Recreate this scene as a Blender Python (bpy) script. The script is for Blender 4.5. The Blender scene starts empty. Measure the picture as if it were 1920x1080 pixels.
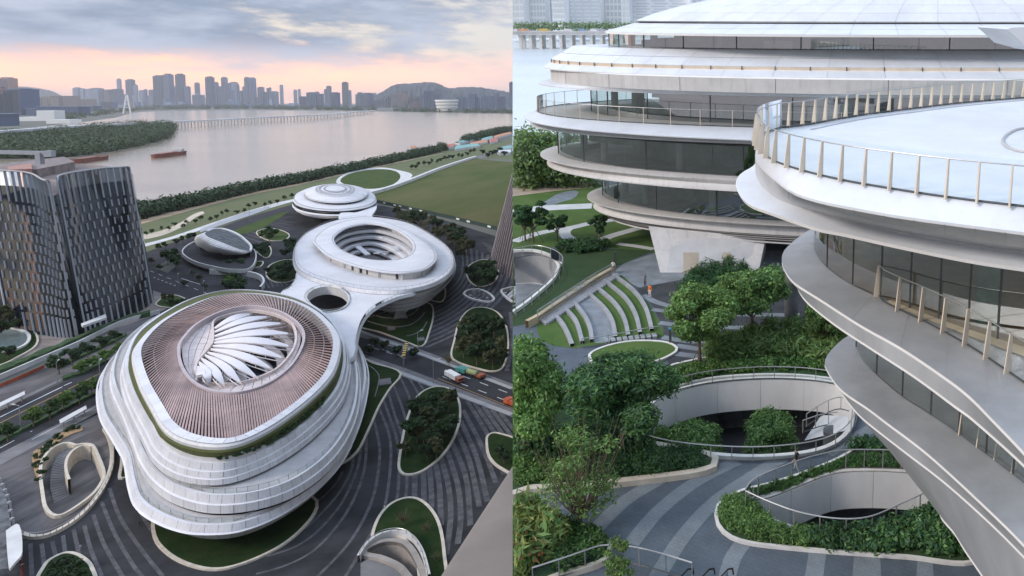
import bpy, bmesh, math, random
import numpy as np
from mathutils import Vector, Matrix
from mathutils.geometry import tessellate_polygon
rnd = random.Random(7)
S = bpy.context.scene
COL = S.collection
# ------------------------------------------------------------------ camera
F, CX, CY = 1400.0, 1400.0, 280.0          # focal length and axis in 1920x1080 pixels
HL, HR = 130.0, 32.0                       # eye height above the riverside ground / above the garden terrace
TL = math.atan((CY - 190) / F)             # camera pitch
TR = math.atan((CY - 20) / F)              # pitch relative to the sloping garden terrace
cam = bpy.data.objects.new('camera', bpy.data.cameras.new('camera'))
COL.objects.link(cam)
cam.location = (0, 0, HL)
cam.rotation_euler = (math.pi / 2 - TL, 0, 0)
cam.data.sensor_width = 36
cam.data.lens = F / 1920 * 36
cam.data.shift_x = (960 - CX) / 1920
cam.data.shift_y = -(540 - CY) / 1920
cam.data.clip_start = 0.5
cam.data.clip_end = 120000
S.camera = cam
# ------------------------------------------------------------------ world, sun, exposure
SUN_EL, SUN_AZ = math.radians(30), math.radians(-118)   # azimuth from +Y, negative = left
W = bpy.data.worlds.new('World'); S.world = W; W.use_nodes = True
wn, wl = W.node_tree.nodes, W.node_tree.links
wn.clear()
def wnode(t, **k):
    n = wn.new(t)
    for a, b in k.items(): setattr(n, a, b)
    return n
def wmath(op, a, b=None, c=None, clamp=False):
    n = wnode('ShaderNodeMath', operation=op, use_clamp=clamp)
    for i, v in enumerate((a, b, c)):
        if v is None: continue
        if isinstance(v, (int, float)): n.inputs[i].default_value = v
        else: wl.new(v, n.inputs[i])
    return n.outputs[0]
def wmix(f, a, b, mode='MIX'):
    n = wnode('ShaderNodeMix', data_type='RGBA', blend_type=mode)
    if isinstance(f, (int, float)): n.inputs[0].default_value = f
    else: wl.new(f, n.inputs[0])
    for i, v in ((6, a), (7, b)):
        if isinstance(v, tuple): n.inputs[i].default_value = (*v, 1)
        else: wl.new(v, n.inputs[i])
    return n.outputs[2]
def wsmooth(v, a, b):
    n = wnode('ShaderNodeMapRange', interpolation_type='SMOOTHSTEP')
    wl.new(v, n.inputs[0]); n.inputs[1].default_value = a; n.inputs[2].default_value = b
    return n.outputs[0]
tc = wnode('ShaderNodeTexCoord')
sep = wnode('ShaderNodeSeparateXYZ'); wl.new(tc.outputs['Generated'], sep.inputs[0])
dx, dy, dz = sep.outputs
def wnoise(sx, sz, scale, det, rough, off=0.0):
    m = wnode('ShaderNodeMapping'); wl.new(tc.outputs['Generated'], m.inputs[0])
    m.inputs['Scale'].default_value = (sx, sx, sz); m.inputs['Location'].default_value = (off, off * .7, off * .3)
    n = wnode('ShaderNodeTexNoise'); wl.new(m.outputs[0], n.inputs['Vector'])
    n.inputs['Scale'].default_value = scale; n.inputs['Detail'].default_value = det; n.inputs['Roughness'].default_value = rough
    return n.outputs['Fac']
sky = wnode('ShaderNodeTexSky', sky_type='NISHITA', sun_disc=False)
sky.sun_elevation = SUN_EL; sky.sun_rotation = SUN_AZ; sky.altitude = 100; sky.air_density = 1.4; sky.dust_density = 4.0
big = wnoise(1, 3.0, 2.4, 7, .56, 5.3)
mid = wnoise(1, 4.0, 9.0, 6, .58, 4.1)
fine = wnoise(1, 6.0, 26.0, 5, .6, 2.2)
mixn = wmath('ADD', wmath('MULTIPLY', big, .62), wmath('MULTIPLY', mid, .38))
mixn = wmath('ADD', mixn, wmath('MULTIPLY', wmath('SUBTRACT', fine, .5), .10))
dens = wsmooth(mixn, .425, .52)             # thick cloud 1, thin veil 0
# sun-side warmth
sd = (math.sin(math.radians(-62)), math.cos(math.radians(-62)))
side = wmath('ADD', wmath('MULTIPLY', dx, sd[0]), wmath('MULTIPLY', dy, sd[1]))
warm = wsmooth(side, .55, 1.0)
lo = wmath('SUBTRACT', 1.0, wsmooth(wmath('ADD', dz, wmath('MULTIPLY', wmath('SUBTRACT', mid, .5), .055)), .032, .068))
K = 10.0
def kk(c): return tuple(v * K for v in c)
thick = wmix(wsmooth(mid, .35, .68), kk((.23, .285, .385)), kk((.41, .455, .56)))
veil = wmix(warm, kk((.66, .67, .70)), kk((.86, .74, .64)))
veil = wmix(.25, veil, sky.outputs[0])
cloud = wmix(dens, veil, thick)
band = wmix(warm, kk((.57, .53, .57)), kk((1.65, .82, .44)))
bandc = wmix(wmath('MULTIPLY', wsmooth(mixn, .47, .62), .4), band, kk((.46, .46, .53)))
cloud = wmix(wmath('MULTIPLY', lo, .9), cloud, bandc)
over = wmath('ADD', 1.0, wmath('MULTIPLY', wsmooth(dz, .12, 1.0), 1.3))     # an overcast sky brightens towards the zenith
cloud = wmix(1.0, cloud, over, 'MULTIPLY')
cloud = wmix(wsmooth(dz, .12, .7), cloud, wmix(1.0, cloud, (.92, 1.0, 1.09), 'MULTIPLY'))
bg = wnode('ShaderNodeBackground'); wl.new(cloud, bg.inputs[0]); bg.inputs[1].default_value = .1
wo = wnode('ShaderNodeOutputWorld'); wl.new(bg.outputs[0], wo.inputs[0])
sun = bpy.data.objects.new('sun', bpy.data.lights.new('sun', 'SUN')); COL.objects.link(sun)
sun.data.energy = 1.5; sun.data.angle = math.radians(12); sun.data.color = (1, .88, .80)
sun.rotation_euler = Vector((math.sin(SUN_AZ) * math.cos(SUN_EL), math.cos(SUN_AZ) * math.cos(SUN_EL), math.sin(SUN_EL))).to_track_quat('Z', 'Y').to_euler()
S.view_settings.view_transform = 'Standard'; S.view_settings.look = 'None'
S.view_settings.exposure = 0.48; S.view_settings.gamma = 1.0
S.render.engine = 'CYCLES'
S.cycles.use_denoising = True
S.cycles.max_bounces = 8; S.cycles.transparent_max_bounces = 24
S.cycles.caustics_reflective = False; S.cycles.caustics_refractive = False
HAZE = 2.1e-5
# ------------------------------------------------------------------ places: image -> ground geometry
ML = Matrix.Identity(4)
MR = Matrix.Translation((0, 0, HL)) @ Matrix.Rotation(TR - TL, 4, 'X') @ Matrix.Translation((0, 0, -HR))
CUR = [ML]
def _ray(px, py, th):
    x, y = (px - CX) / F, -(py - CY) / F
    return Vector((x, y * math.sin(th) + math.cos(th), y * math.cos(th) - math.sin(th)))
def L(px, py, z=0.0):
    d = _ray(px, py, TL); t = (z - HL) / d.z
    return Vector((d.x * t, d.y * t, z))
def LD(px, py, Y):
    d = _ray(px, py, TL); t = Y / d.y
    return Vector((d.x * t, Y, HL + d.z * t))
def R(px, py, z=0.0):
    d = _ray(px, py, TR); t = (z - HR) / d.z
    return Vector((d.x * t, d.y * t, z))
def RD(px, py, Y):
    d = _ray(px, py, TR); t = Y / d.y
    return Vector((d.x * t, Y, HR + d.z * t))
def cat(pts, n, closed=False):
    """smooth curve through pts, resampled evenly to n points"""
    P = [Vector(p) for p in pts]; m = len(P); out = []
    segs = m if closed else m - 1
    for i in range(segs):
        if closed: a, b, c, d = P[i - 1], P[i], P[(i + 1) % m], P[(i + 2) % m]
        else: a, b, c, d = P[max(i - 1, 0)], P[i], P[i + 1], P[min(i + 2, m - 1)]
        for k in range(12):
            t = k / 12
            out.append(.5 * ((2 * b) + (c - a) * t + (2 * a - 5 * b + 4 * c - d) * t * t + (3 * b - a - 3 * c + d) * t ** 3))
    if closed: out.append(out[0].copy())
    else: out.append(P[-1])
    ln = [0]
    for i in range(1, len(out)): ln.append(ln[-1] + (out[i] - out[i - 1]).length)
    res = []; j = 0; cnt = n if closed else n - 1
    for k in range(n):
        s = ln[-1] * k / cnt
        while j < len(ln) - 2 and ln[j + 1] < s: j += 1
        dd = ln[j + 1] - ln[j] or 1
        res.append(out[j].lerp(out[j + 1], min(1, (s - ln[j]) / dd)))
    return res
def polar(pts, n, c=None, k=10):
    """closed outline resampled by angle about its centre (so outlines can be lofted)"""
    q = cat(pts, len(pts) * k, True)
    c = Vector(c) if c else Vector(((min(p.x for p in q) + max(p.x for p in q)) / 2, (min(p.y for p in q) + max(p.y for p in q)) / 2))
    sx = max(abs(p.x - c.x) for p in q); sy = max(abs(p.y - c.y) for p in q)
    A = sorted((math.atan2((p.y - c.y) / sy, (p.x - c.x) / sx) % (2 * math.pi), p) for p in q) if False else None
    ang = [(math.atan2((p.y - c.y) / sy, (p.x - c.x) / sx) % (2 * math.pi), i) for i, p in enumerate(q)]
    ang.sort(); out = []
    ks = [a for a, _ in ang]
    import bisect
    for j in range(n):
        t = 2 * math.pi * j / n
        i = bisect.bisect(ks, t)
        a0, i0 = ang[i - 1]; a1, i1 = ang[i % len(ang)]
        if i == 0: a0 -= 2 * math.pi
        if i == len(ang): a1 += 2 * math.pi
        f = (t - a0) / ((a1 - a0) or 1)
        out.append(q[i0].lerp(q[i1], f))
    return out
def LP(pts, z, n=96): return [L(p.x, p.y, z) for p in polar(pts, n)]
def LC(pts, z, n=40, closed=False): return [L(p.x, p.y, z) for p in cat(pts, n, closed)]
def RC(pts, z, n=40, closed=False): return [R(p.x, p.y, z) for p in cat(pts, n, closed)]
def offset(ring, d, closed=True):
    """offset a plan curve to its outside (left-hand-normal by signed area) by d"""
    n = len(ring); ar = sum(ring[i - 1].x * ring[i].y - ring[i].x * ring[i - 1].y for i in range(n)); sg = 1 if ar > 0 else -1
    if not closed: sg = 1
    out = []
    for i in range(n):
        a = ring[i - 1] if (closed or i > 0) else ring[i]; b = ring[(i + 1) % n] if (closed or i < n - 1) else ring[i]
        t = (b - a); t.z = 0
        if t.length < 1e-9: out.append(ring[i].copy()); continue
        t.normalize(); out.append(ring[i] + Vector((t.y, -t.x, 0)) * d * sg)
    return out
def atz(ring, z): return [Vector((p.x, p.y, z)) for p in ring]
def mixr(a, b, t): return [p.lerp(q, t) for p, q in zip(a, b)]
# ------------------------------------------------------------------ mesh building
OFF = {}
def set_props(o, label=None, cat_=None, group=None, kind=None):
    if label: o['label'] = label
    if cat_: o['category'] = cat_
    if group: o['group'] = group
    if kind: o['kind'] = kind
    return o
def thing(name, label, cat_, loc=(0, 0, 0), group=None):
    o = bpy.data.objects.new(name, None); COL.objects.link(o); o.empty_display_size = .5
    o.matrix_world = CUR[0] @ Matrix.Translation(loc)
    OFF[o.name] = Vector(loc)
    return set_props(o, label, cat_, group)
def link(name, me, mats, parent=None, M=None):
    o = bpy.data.objects.new(name, me); COL.objects.link(o)
    if not me.materials:
        for m in (mats if isinstance(mats, (list, tuple)) else [mats]): me.materials.append(m)
    if parent is not None:
        o.parent = parent; OFF[o.name] = OFF.get(parent.name, Vector((0, 0, 0)))
    else:
        o.matrix_world = CUR[0] @ (M or Matrix.Identity(4)); OFF[o.name] = Vector((0, 0, 0))
    return o
class MB:
    def __init__(s): s.v = []; s.f = []; s.mi = []; s.cm = 0
    def add(s, vs, fs):
        b = len(s.v); s.v += [tuple(p) for p in vs]
        for f in fs: s.f.append([b + i for i in f]); s.mi.append(s.cm)
        return s
    def quad(s, a, b, c, d): return s.add([a, b, c, d], [(0, 1, 2, 3)])
    def box(s, c, d, rz=0.0):
        c = Vector(c); x, y, z = d[0] / 2, d[1] / 2, d[2] / 2; co, si = math.cos(rz), math.sin(rz); vs = []
        for k in (-z, z):
            for i, j in ((-x, -y), (x, -y), (x, y), (-x, y)): vs.append((c.x + i * co - j * si, c.y + i * si + j * co, c.z + k))
        return s.add(vs, [(0, 3, 2, 1), (4, 5, 6, 7), (0, 1, 5, 4), (1, 2, 6, 5), (2, 3, 7, 6), (3, 0, 4, 7)])
    def beam(s, a, b, w, h, up=(0, 0, 1)):
        a, b = Vector(a), Vector(b); d = (b - a).normalized(); u = Vector(up)
        r = d.cross(u)
        if r.length < 1e-6: r = d.cross(Vector((1, 0, 0)))
        r.normalize(); u = r.cross(d).normalized(); vs = []
        for p in (a, b):
            for i, j in ((-1, -1), (1, -1), (1, 1), (-1, 1)): vs.append(p + r * i * w / 2 + u * j * h / 2)
        return s.add(vs, [(0, 3, 2, 1), (4, 5, 6, 7), (0, 1, 5, 4), (1, 2, 6, 5), (2, 3, 7, 6), (3, 0, 4, 7)])
    def tube(s, pts, r, n=6, closed=False):
        pts = [Vector(p) for p in pts]; m = len(pts); rings = []
        for i, p in enumerate(pts):
            a = pts[i - 1] if (closed or i) else p; b = pts[(i + 1) % m] if (closed or i < m - 1) else p
            t = (b - a)
            if t.length < 1e-9: t = Vector((0, 0, 1))
            t.normalize(); u = Vector((0, 0, 1)) if abs(t.z) < .9 else Vector((1, 0, 0))
            x = t.cross(u).normalized(); y = x.cross(t); rr = r[i] if isinstance(r, (list, tuple)) else r
            rings.append([p + (x * math.cos(2 * math.pi * k / n) + y * math.sin(2 * math.pi * k / n)) * rr for k in range(n)])
        s.loft(rings, True, closed)
        if not closed: s.add(rings[0], [tuple(range(n))[::-1]]); s.add(rings[-1], [tuple(range(n))])
        return s
    def loft(s, rings, closed=True, ends=False):
        n = len(rings[0]); vs = [p for r in rings for p in r]; fs = []
        m = len(rings)
        for i in range(m if ends else m - 1):
            for k in range(n if closed else n - 1):
                a = i * n + k; b = i * n + (k + 1) % n; c = ((i + 1) % m) * n + (k + 1) % n; d = ((i + 1) % m) * n + k
                fs.append((a, b, c, d))
        return s.add(vs, fs)
    def poly(s, pts, holes=()):
        loops = [[Vector((p[0], p[1], 0)) for p in pts]] + [[Vector((p[0], p[1], 0)) for p in h] for h in holes]
        allp = [p for h in ([pts] + list(holes)) for p in h]
        tr = tessellate_polygon(loops); fs = []
        for t in tr:
            a, b, c = (allp[i] for i in t)
            fs.append(t if (b[0] - a[0]) * (c[1] - a[1]) - (b[1] - a[1]) * (c[0] - a[0]) > 0 else t[::-1])
        return s.add(allp, fs)
    def prism(s, pts, z0, z1, holes=()):
        s.poly(atz(pts, z1), [atz(h, z1) for h in holes])
        s.loft([atz(pts, z0), atz(pts, z1)])
        for h in holes: s.loft([atz(h, z0), atz(h, z1)])
        return s
    def strip(s, a, b): return s.loft([a, b], False)
    def build(s, name, mats, parent=None, smooth=False, ang=None):
        me = bpy.data.meshes.new(name)
        off = OFF.get(parent.name, Vector((0, 0, 0))) if parent is not None else Vector((0, 0, 0))
        me.from_pydata([(x - off.x, y - off.y, z - off.z) for x, y, z in s.v], [], s.f)
        me.polygons.foreach_set('material_index', s.mi)
        bm = bmesh.new(); bm.from_mesh(me); bmesh.ops.remove_doubles(bm, verts=bm.verts, dist=1e-4)
        bmesh.ops.recalc_face_normals(bm, faces=bm.faces) if len(s.f) < 60000 and not getattr(s, 'keep', False) else None
        if smooth:
            for f in bm.faces: f.smooth = True
            a = math.radians(ang or 40)
            for e in bm.edges:
                if len(e.link_faces) == 2 and e.calc_face_angle(0) > a: e.smooth = False
        bm.to_mesh(me); bm.free()
        return link(name, me, mats, parent)
def structure(mb, name, m, **k):
    o = mb.build(name, m, **k); o['kind'] = 'structure'; return o
def wallring(mb, ring, z0, z1, t, closed=True):
    """upright wall following a plan curve: thickness t to the outside"""
    o = offset(ring, t, closed)
    mb.loft([atz(ring, z0), atz(ring, z1), atz(o, z1), atz(o, z0)], closed)
    return mb
def panels(name, r0, r1, per, parent, m, gap=.05, lift=.06, closed=True, rng=None):
    """clad the surface between two curves with separate panels, each its own object with open joints"""
    n = len(r0); tot = n if closed else n - 1; out = []
    k = 0
    while k + 1 <= tot:
        e = min(k + per, tot)
        if rng is None or rng((k + e) // 2):
            top, bot = [], []
            for i in range(k, e + 1):
                top.append(Vector(r0[i % n])); bot.append(Vector(r1[i % n]))
            def tr(q):
                if len(q) < 2: return q
                l0 = (q[1] - q[0]).length or 1; l1 = (q[-2] - q[-1]).length or 1
                q[0] = q[0].lerp(q[1], min(.45, gap / l0)); q[-1] = q[-1].lerp(q[-2], min(.45, gap / l1)); return q
            top, bot = tr(top), tr(bot)
            nrm = (top[-1] - top[0]).cross(bot[0] - top[0])
            if nrm.length > 1e-9: nrm.normalize()
            if nrm.dot(Vector((0, 0, HR + 40)) - top[0]) < 0: nrm = -nrm
            o0 = [p + nrm * lift for p in top]; o1 = [p + nrm * lift for p in bot]
            mb = MB(); mb.loft([top, o0, o1, bot], False)
            out.append(mb.build(name, m, parent, smooth=len(top) > 3, ang=35))
        k = e
    return out
# ------------------------------------------------------------------ materials
def mat(name, col, rough=.6, var=.12, scale=.5, bump=0.0, metal=0.0, spec=.5, island=0.0, stretch=(1, 1, 1), col2=None, bscale=None, coat=0.0, orand=0.0, streak=0.0):
    m = bpy.data.materials.new(name); m.use_nodes = True; nt = m.node_tree; N, K_ = nt.nodes, nt.links
    b = N['Principled BSDF']; b.inputs['Roughness'].default_value = rough; b.inputs['Metallic'].default_value = metal
    b.inputs['Specular IOR Level'].default_value = spec
    if coat: b.inputs['Coat Weight'].default_value = coat
    g = N.new('ShaderNodeNewGeometry'); mp = N.new('ShaderNodeMapping'); mp.inputs['Scale'].default_value = stretch
    K_.new(g.outputs['Position'], mp.inputs[0])
    n = N.new('ShaderNodeTexNoise'); n.inputs['Scale'].default_value = scale; n.inputs['Detail'].default_value = 6; n.inputs['Roughness'].default_value = .62
    K_.new(mp.outputs[0], n.inputs['Vector'])
    mx = N.new('ShaderNodeMix'); mx.data_type = 'RGBA'
    c2 = col2 or tuple(max(0, c * (1 + 2.2 * var)) for c in col)
    mx.inputs[6].default_value = (*[c * (1 - 2.2 * var) if not col2 else c for c in col], 1); mx.inputs[7].default_value = (*c2, 1)
    mr = N.new('ShaderNodeMapRange'); mr.inputs[1].default_value = .3; mr.inputs[2].default_value = .7
    K_.new(n.outputs['Fac'], mr.inputs[0]); K_.new(mr.outputs[0], mx.inputs[0])
    src = mx.outputs[2]
    if island:
        mm = N.new('ShaderNodeMix'); mm.data_type = 'RGBA'; mm.blend_type = 'MULTIPLY'; mm.inputs[0].default_value = 1
        rr = N.new('ShaderNodeMapRange'); rr.inputs[3].default_value = 1 - island; rr.inputs[4].default_value = 1 + island
        K_.new(g.outputs['Random Per Island'], rr.inputs[0]); K_.new(src, mm.inputs[6]); K_.new(rr.outputs[0], mm.inputs[7]); src = mm.outputs[2]
    def mul(src, fac, lo_, hi_):
        mm = N.new('ShaderNodeMix'); mm.data_type = 'RGBA'; mm.blend_type = 'MULTIPLY'; mm.inputs[0].default_value = 1
        rr = N.new('ShaderNodeMapRange'); rr.inputs[3].default_value = lo_; rr.inputs[4].default_value = hi_
        K_.new(fac, rr.inputs[0]); K_.new(src, mm.inputs[6]); K_.new(rr.outputs[0], mm.inputs[7]); return mm.outputs[2]
    if orand: oi = N.new('ShaderNodeObjectInfo'); src = mul(src, oi.outputs['Random'], 1 - orand, 1 + orand)
    if streak:
        m2 = N.new('ShaderNodeMapping'); m2.inputs['Scale'].default_value = (2.2, 2.2, .12); K_.new(g.outputs['Position'], m2.inputs[0]); n3 = N.new('ShaderNodeTexNoise'); n3.inputs['Scale'].default_value = 1; n3.inputs['Detail'].default_value = 5; K_.new(m2.outputs[0], n3.inputs['Vector'])
        sm_ = N.new('ShaderNodeMapRange'); sm_.inputs[1].default_value = .5; sm_.inputs[2].default_value = .75; K_.new(n3.outputs['Fac'], sm_.inputs[0]); src = mul(src, sm_.outputs[0], 1, 1 - streak)
    K_.new(src, b.inputs['Base Color'])
    if bump:
        n2 = N.new('ShaderNodeTexNoise'); n2.inputs['Scale'].default_value = bscale or scale * 4; n2.inputs['Detail'].default_value = 5
        K_.new(mp.outputs[0], n2.inputs['Vector'])
        bp = N.new('ShaderNodeBump'); bp.inputs['Strength'].default_value = bump; bp.inputs['Distance'].default_value = 1.0 / (bscale or scale * 4)
        K_.new(n2.outputs['Fac'], bp.inputs['Height']); K_.new(bp.outputs[0], b.inputs['Normal'])
    return m
def leafmat(name, col, isl=.45, trans=.32):
    m = mat(name, col, .55, .22, .35, island=isl, spec=.3, orand=.22)
    nt = m.node_tree; b = nt.nodes['Principled BSDF']
    t = nt.nodes.new('ShaderNodeBsdfTranslucent'); t.inputs[0].default_value = (col[0] * 1.4, col[1] * 1.4, col[2] * .8, 1)
    mx = nt.nodes.new('ShaderNodeMixShader'); mx.inputs[0].default_value = trans
    nt.links.new(b.outputs[0], mx.inputs[1]); nt.links.new(t.outputs[0], mx.inputs[2]); nt.links.new(mx.outputs[0], nt.nodes['Material Output'].inputs[0])
    return m
def glassmat(name, tint, refl=.35, rough=.02, ior=1.5):
    m = bpy.data.materials.new(name); m.use_nodes = True; nt = m.node_tree; N = nt.nodes; N.clear()
    o = N.new('ShaderNodeOutputMaterial'); t = N.new('ShaderNodeBsdfTransparent'); t.inputs[0].default_value = (*tint, 1)
    g = N.new('ShaderNodeBsdfGlossy'); g.inputs['Roughness'].default_value = rough; g.inputs[0].default_value = (.9, .93, .95, 1)
    fr = N.new('ShaderNodeFresnel'); fr.inputs[0].default_value = ior
    mr = N.new('ShaderNodeMath'); mr.operation = 'MULTIPLY_ADD'; mr.inputs[1].default_value = 1 - refl; mr.inputs[2].default_value = refl; mr.use_clamp = True
    nt.links.new(fr.outputs[0], mr.inputs[0])
    mx = N.new('ShaderNodeMixShader'); nt.links.new(mr.outputs[0], mx.inputs[0]); nt.links.new(t.outputs[0], mx.inputs[1]); nt.links.new(g.outputs[0], mx.inputs[2])
    nt.links.new(mx.outputs[0], o.inputs[0]); return m
def brickmat(name, c1, c2, mortar, bw, bh, rough=.75, msize=.02, rot=0.0):
    m = mat(name, c1, rough, .12, .6); nt = m.node_tree; N, K_ = nt.nodes, nt.links; b = N['Principled BSDF']
    g = N.new('ShaderNodeNewGeometry'); mp = N.new('ShaderNodeMapping'); mp.inputs['Rotation'].default_value = (0, 0, rot); K_.new(g.outputs['Position'], mp.inputs[0])
    t = N.new('ShaderNodeTexBrick'); t.inputs['Color1'].default_value = (*c1, 1); t.inputs['Color2'].default_value = (*c2, 1); t.inputs['Mortar'].default_value = (*mortar, 1)
    t.inputs['Scale'].default_value = 1; t.inputs['Brick Width'].default_value = bw; t.inputs['Row Height'].default_value = bh; t.inputs['Mortar Size'].default_value = msize
    K_.new(mp.outputs[0], t.inputs['Vector'])
    src = b.inputs['Base Color'].links[0].from_socket
    mm = N.new('ShaderNodeMix'); mm.data_type = 'RGBA'; mm.inputs[0].default_value = .35
    K_.new(src, mm.inputs[6]); K_.new(t.outputs['Color'], mm.inputs[7]); K_.new(mm.outputs[2], b.inputs['Base Color']); return m
M = {}
M['white'] = mat('white_panel', (.63, .625, .64), .5, .05, .06, spec=.3, orand=.06, streak=.20)
M['rwhite'] = mat('white_aluminium_panel', (.63, .655, .675), .42, .035, .25, spec=.35, orand=.025, streak=.05)
M['fascia'] = mat('pale_grey_cladding', (.58, .57, .55), .5, .05, .3, orand=.04, streak=.16)
M['floor'] = mat('terrace_floor', (.40, .39, .39), .7, .06, .2)
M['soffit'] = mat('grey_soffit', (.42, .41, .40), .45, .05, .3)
M['joint'] = mat('dark_joint', (.33, .33, .33), .8, .05)
M['dark'] = mat('dark_interior', (.03, .032, .035), .6, .2, .3)
M['steel'] = mat('brushed_steel', (.42, .42, .41), .35, .05, 1, metal=.6)
M['cream'] = mat('cream_kerb_stone', (.55, .49, .40), .75, .08, .6)
M['wkerb'] = mat('white_kerb_stone', (.66, .64, .60), .7, .08, .6)
M['asphalt'] = mat('asphalt', (.040, .040, .044), .9, .12, .06, spec=.15)
M['plaza'] = mat('dark_plaza_paving', (.036, .037, .040), .9, .25, .05, spec=.12)
M['stripe'] = mat('grey_paving_band', (.096, .094, .10), .9, .2, .3, spec=.12)
M['pave'] = mat('grey_pavement', (.17, .165, .165), .9, .12, .12, spec=.15)
M['wood'] = mat('grey_timber_paving', (.12, .112, .112), .9, .25, .25, stretch=(.5, .12, 1), spec=.15)
M['lawn'] = mat('lawn', (.034, .066, .018), .95, .18, .06, bump=.35, bscale=1.2, col2=(.078, .10, .034), spec=.08)
M['dlawn'] = mat('dark_lawn', (.010, .028, .008), .95, .25, .10, bump=.35, bscale=1.2, col2=(.032, .048, .016), spec=.06)
M['field'] = mat('meadow', (.050, .082, .022), .95, .2, .014, col2=(.125, .115, .05), stretch=(1, .3, 1), spec=.08, bump=.3, bscale=.3)
M['leaf'] = leafmat('broad_leaf', (.045, .085, .026))
M['dleaf'] = leafmat('dark_leaf', (.028, .058, .022))
M['oleaf'] = leafmat('olive_leaf', (.075, .085, .035))
M['bleaf'] = leafmat('bright_leaf', (.085, .155, .035))
M['sleaf'] = leafmat('strap_leaf', (.10, .135, .04))
M['bark'] = mat('bark', (.13, .095, .065), .9, .2, 2, bump=.4)
M['pale'] = mat('pale_concrete', (.55, .54, .52), .75, .08, .1)
M['mark'] = mat('road_paint', (.75, .75, .72), .7, .06, .5)
M['yellow'] = mat('yellow_paint', (.62, .40, .08), .6, .1, 1)
M['red'] = mat('red_panel', (.42, .085, .03), .55, .15, .3)
M['glass'] = glassmat('clear_rail_glass', (.93, .96, .95), .015, .06, 1.15)
def leafmesh(name, clumps, n, size, mats, aspect=.5, seed=1, up=.35, shell=.55, droop=0.0):
    """n leaf-shaped quads spread through the clump volumes; clumps = [(x,y,z,rx,ry,rz)]"""
    g = np.random.default_rng(seed); c = np.array(clumps, float)
    w = (c[:, 3] * c[:, 4] * c[:, 5]) ** (2 / 3); idx = g.choice(len(c), n, p=w / w.sum())
    d = g.normal(size=(n, 3)); d /= np.linalg.norm(d, axis=1)[:, None]
    rr = (shell + (1 - shell) * g.random(n)) * (1 + .18 * g.normal(size=n))
    p = c[idx, :3] + d * rr[:, None] * c[idx, 3:6]
    nr = d * .8 + g.normal(size=(n, 3)) * .55 + np.array([0, 0, up]); nr /= np.linalg.norm(nr, axis=1)[:, None]
    a = g.normal(size=(n, 3)); a[:, 2] -= droop; a -= (a * nr).sum(1)[:, None] * nr; a /= np.linalg.norm(a, axis=1)[:, None]
    b = np.cross(nr, a); s = size * (.6 + .8 * g.random(n))[:, None]
    v = np.stack([p - a * s, p + b * s * aspect - a * s * .1, p + a * s, p - b * s * aspect - a * s * .1], 1).reshape(-1, 3)
    me = bpy.data.meshes.new(name); me.vertices.add(4 * n); me.vertices.foreach_set('co', v.astype(np.float32).ravel())
    me.loops.add(4 * n); me.loops.foreach_set('vertex_index', np.arange(4 * n, dtype=np.int32))
    me.polygons.add(n); me.polygons.foreach_set('loop_start', np.arange(0, 4 * n, 4, dtype=np.int32))
    me.polygons.foreach_set('loop_total', np.full(n, 4, np.int32))
    me.update(calc_edges=True); me.validate()
    for m in (mats if isinstance(mats, list) else [mats]): me.materials.append(m)
    if isinstance(mats, list) and len(mats) > 1:
        me.polygons.foreach_set('material_index', g.integers(0, len(mats), n).astype(np.int32))
    return me
def treemeshes(h, r, n, size, lm, seed, bare=0, trunk=.35, clump=14, flat=.75, tr=None, aspect=.5, lean=0):
    """returns (trunk mesh, crown mesh) for a tree of height h and crown radius r standing at the origin"""
    q = random.Random(seed); cl = []; mb = MB(); t0 = h * trunk; rt = tr or h * .02
    top = Vector((lean, 0, h * .8))
    mb.tube([(0, 0, -.2), (lean * .2, 0, t0 * .6), (lean * .4, 0, t0), tuple(top * .8)], [rt * 1.3, rt, rt * .8, rt * .3], 7)
    zc = t0 + (h - t0) * .5; rz = (h - t0) * .5
    for i in range(clump):
        for _ in range(30):
            d = Vector((q.uniform(-1, 1), q.uniform(-1, 1), q.uniform(-1, 1)))
            if .35 < d.length < 1: break
        cr = r * q.uniform(.22, .40)
        c = Vector((d.x * (r - cr * .6) + lean * .6, d.y * (r - cr * .6), zc + d.z * (rz - cr * flat * .5)))
        cl.append((c.x, c.y, c.z, cr, cr, cr * flat))
        a = Vector((lean * .4, 0, t0 * q.uniform(.75, 1.3)))
        mid = a.lerp(c, .5) + Vector((0, 0, -.06 * h * q.random()))
        mb.tube([a, mid, c], [rt * .55, rt * .35, rt * .12], 5)
    for i in range(bare):
        an = q.uniform(0, 6.28); e = Vector((math.cos(an) * r * q.uniform(.4, 1.1), math.sin(an) * r * q.uniform(.4, 1.1), h * q.uniform(.6, 1.05)))
        a = Vector((0, 0, t0 * q.uniform(.7, 1.1))); mb.tube([a, a.lerp(e, .5) + Vector((0, 0, -.05 * h)), e], [rt * .5, rt * .3, rt * .1], 5)
    me = bpy.data.meshes.new('trunk'); me.from_pydata(mb.v, [], mb.f); me.polygons.foreach_set('use_smooth', [True] * len(mb.f)); me.materials.append(M['bark'])
    return me, leafmesh('crown', cl, n, size, lm, aspect, seed)
def tree(name, label, loc, meshes, sc=1.0, rz=0.0, group=None, cat_='tree', sxy=1.0):
    o = bpy.data.objects.new(name, None); COL.objects.link(o); o.empty_display_size = .5
    o.matrix_world = CUR[0] @ Matrix.Translation(loc) @ Matrix.Rotation(rz, 4, 'Z') @ Matrix.Diagonal((sc * sxy, sc * sxy, sc, 1))
    set_props(o, label, cat_, group)
    for nm, me in zip(('trunk', 'crown'), meshes):
        if me is None: continue
        c = bpy.data.objects.new(nm, me); COL.objects.link(c); c.parent = o
    return o
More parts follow.
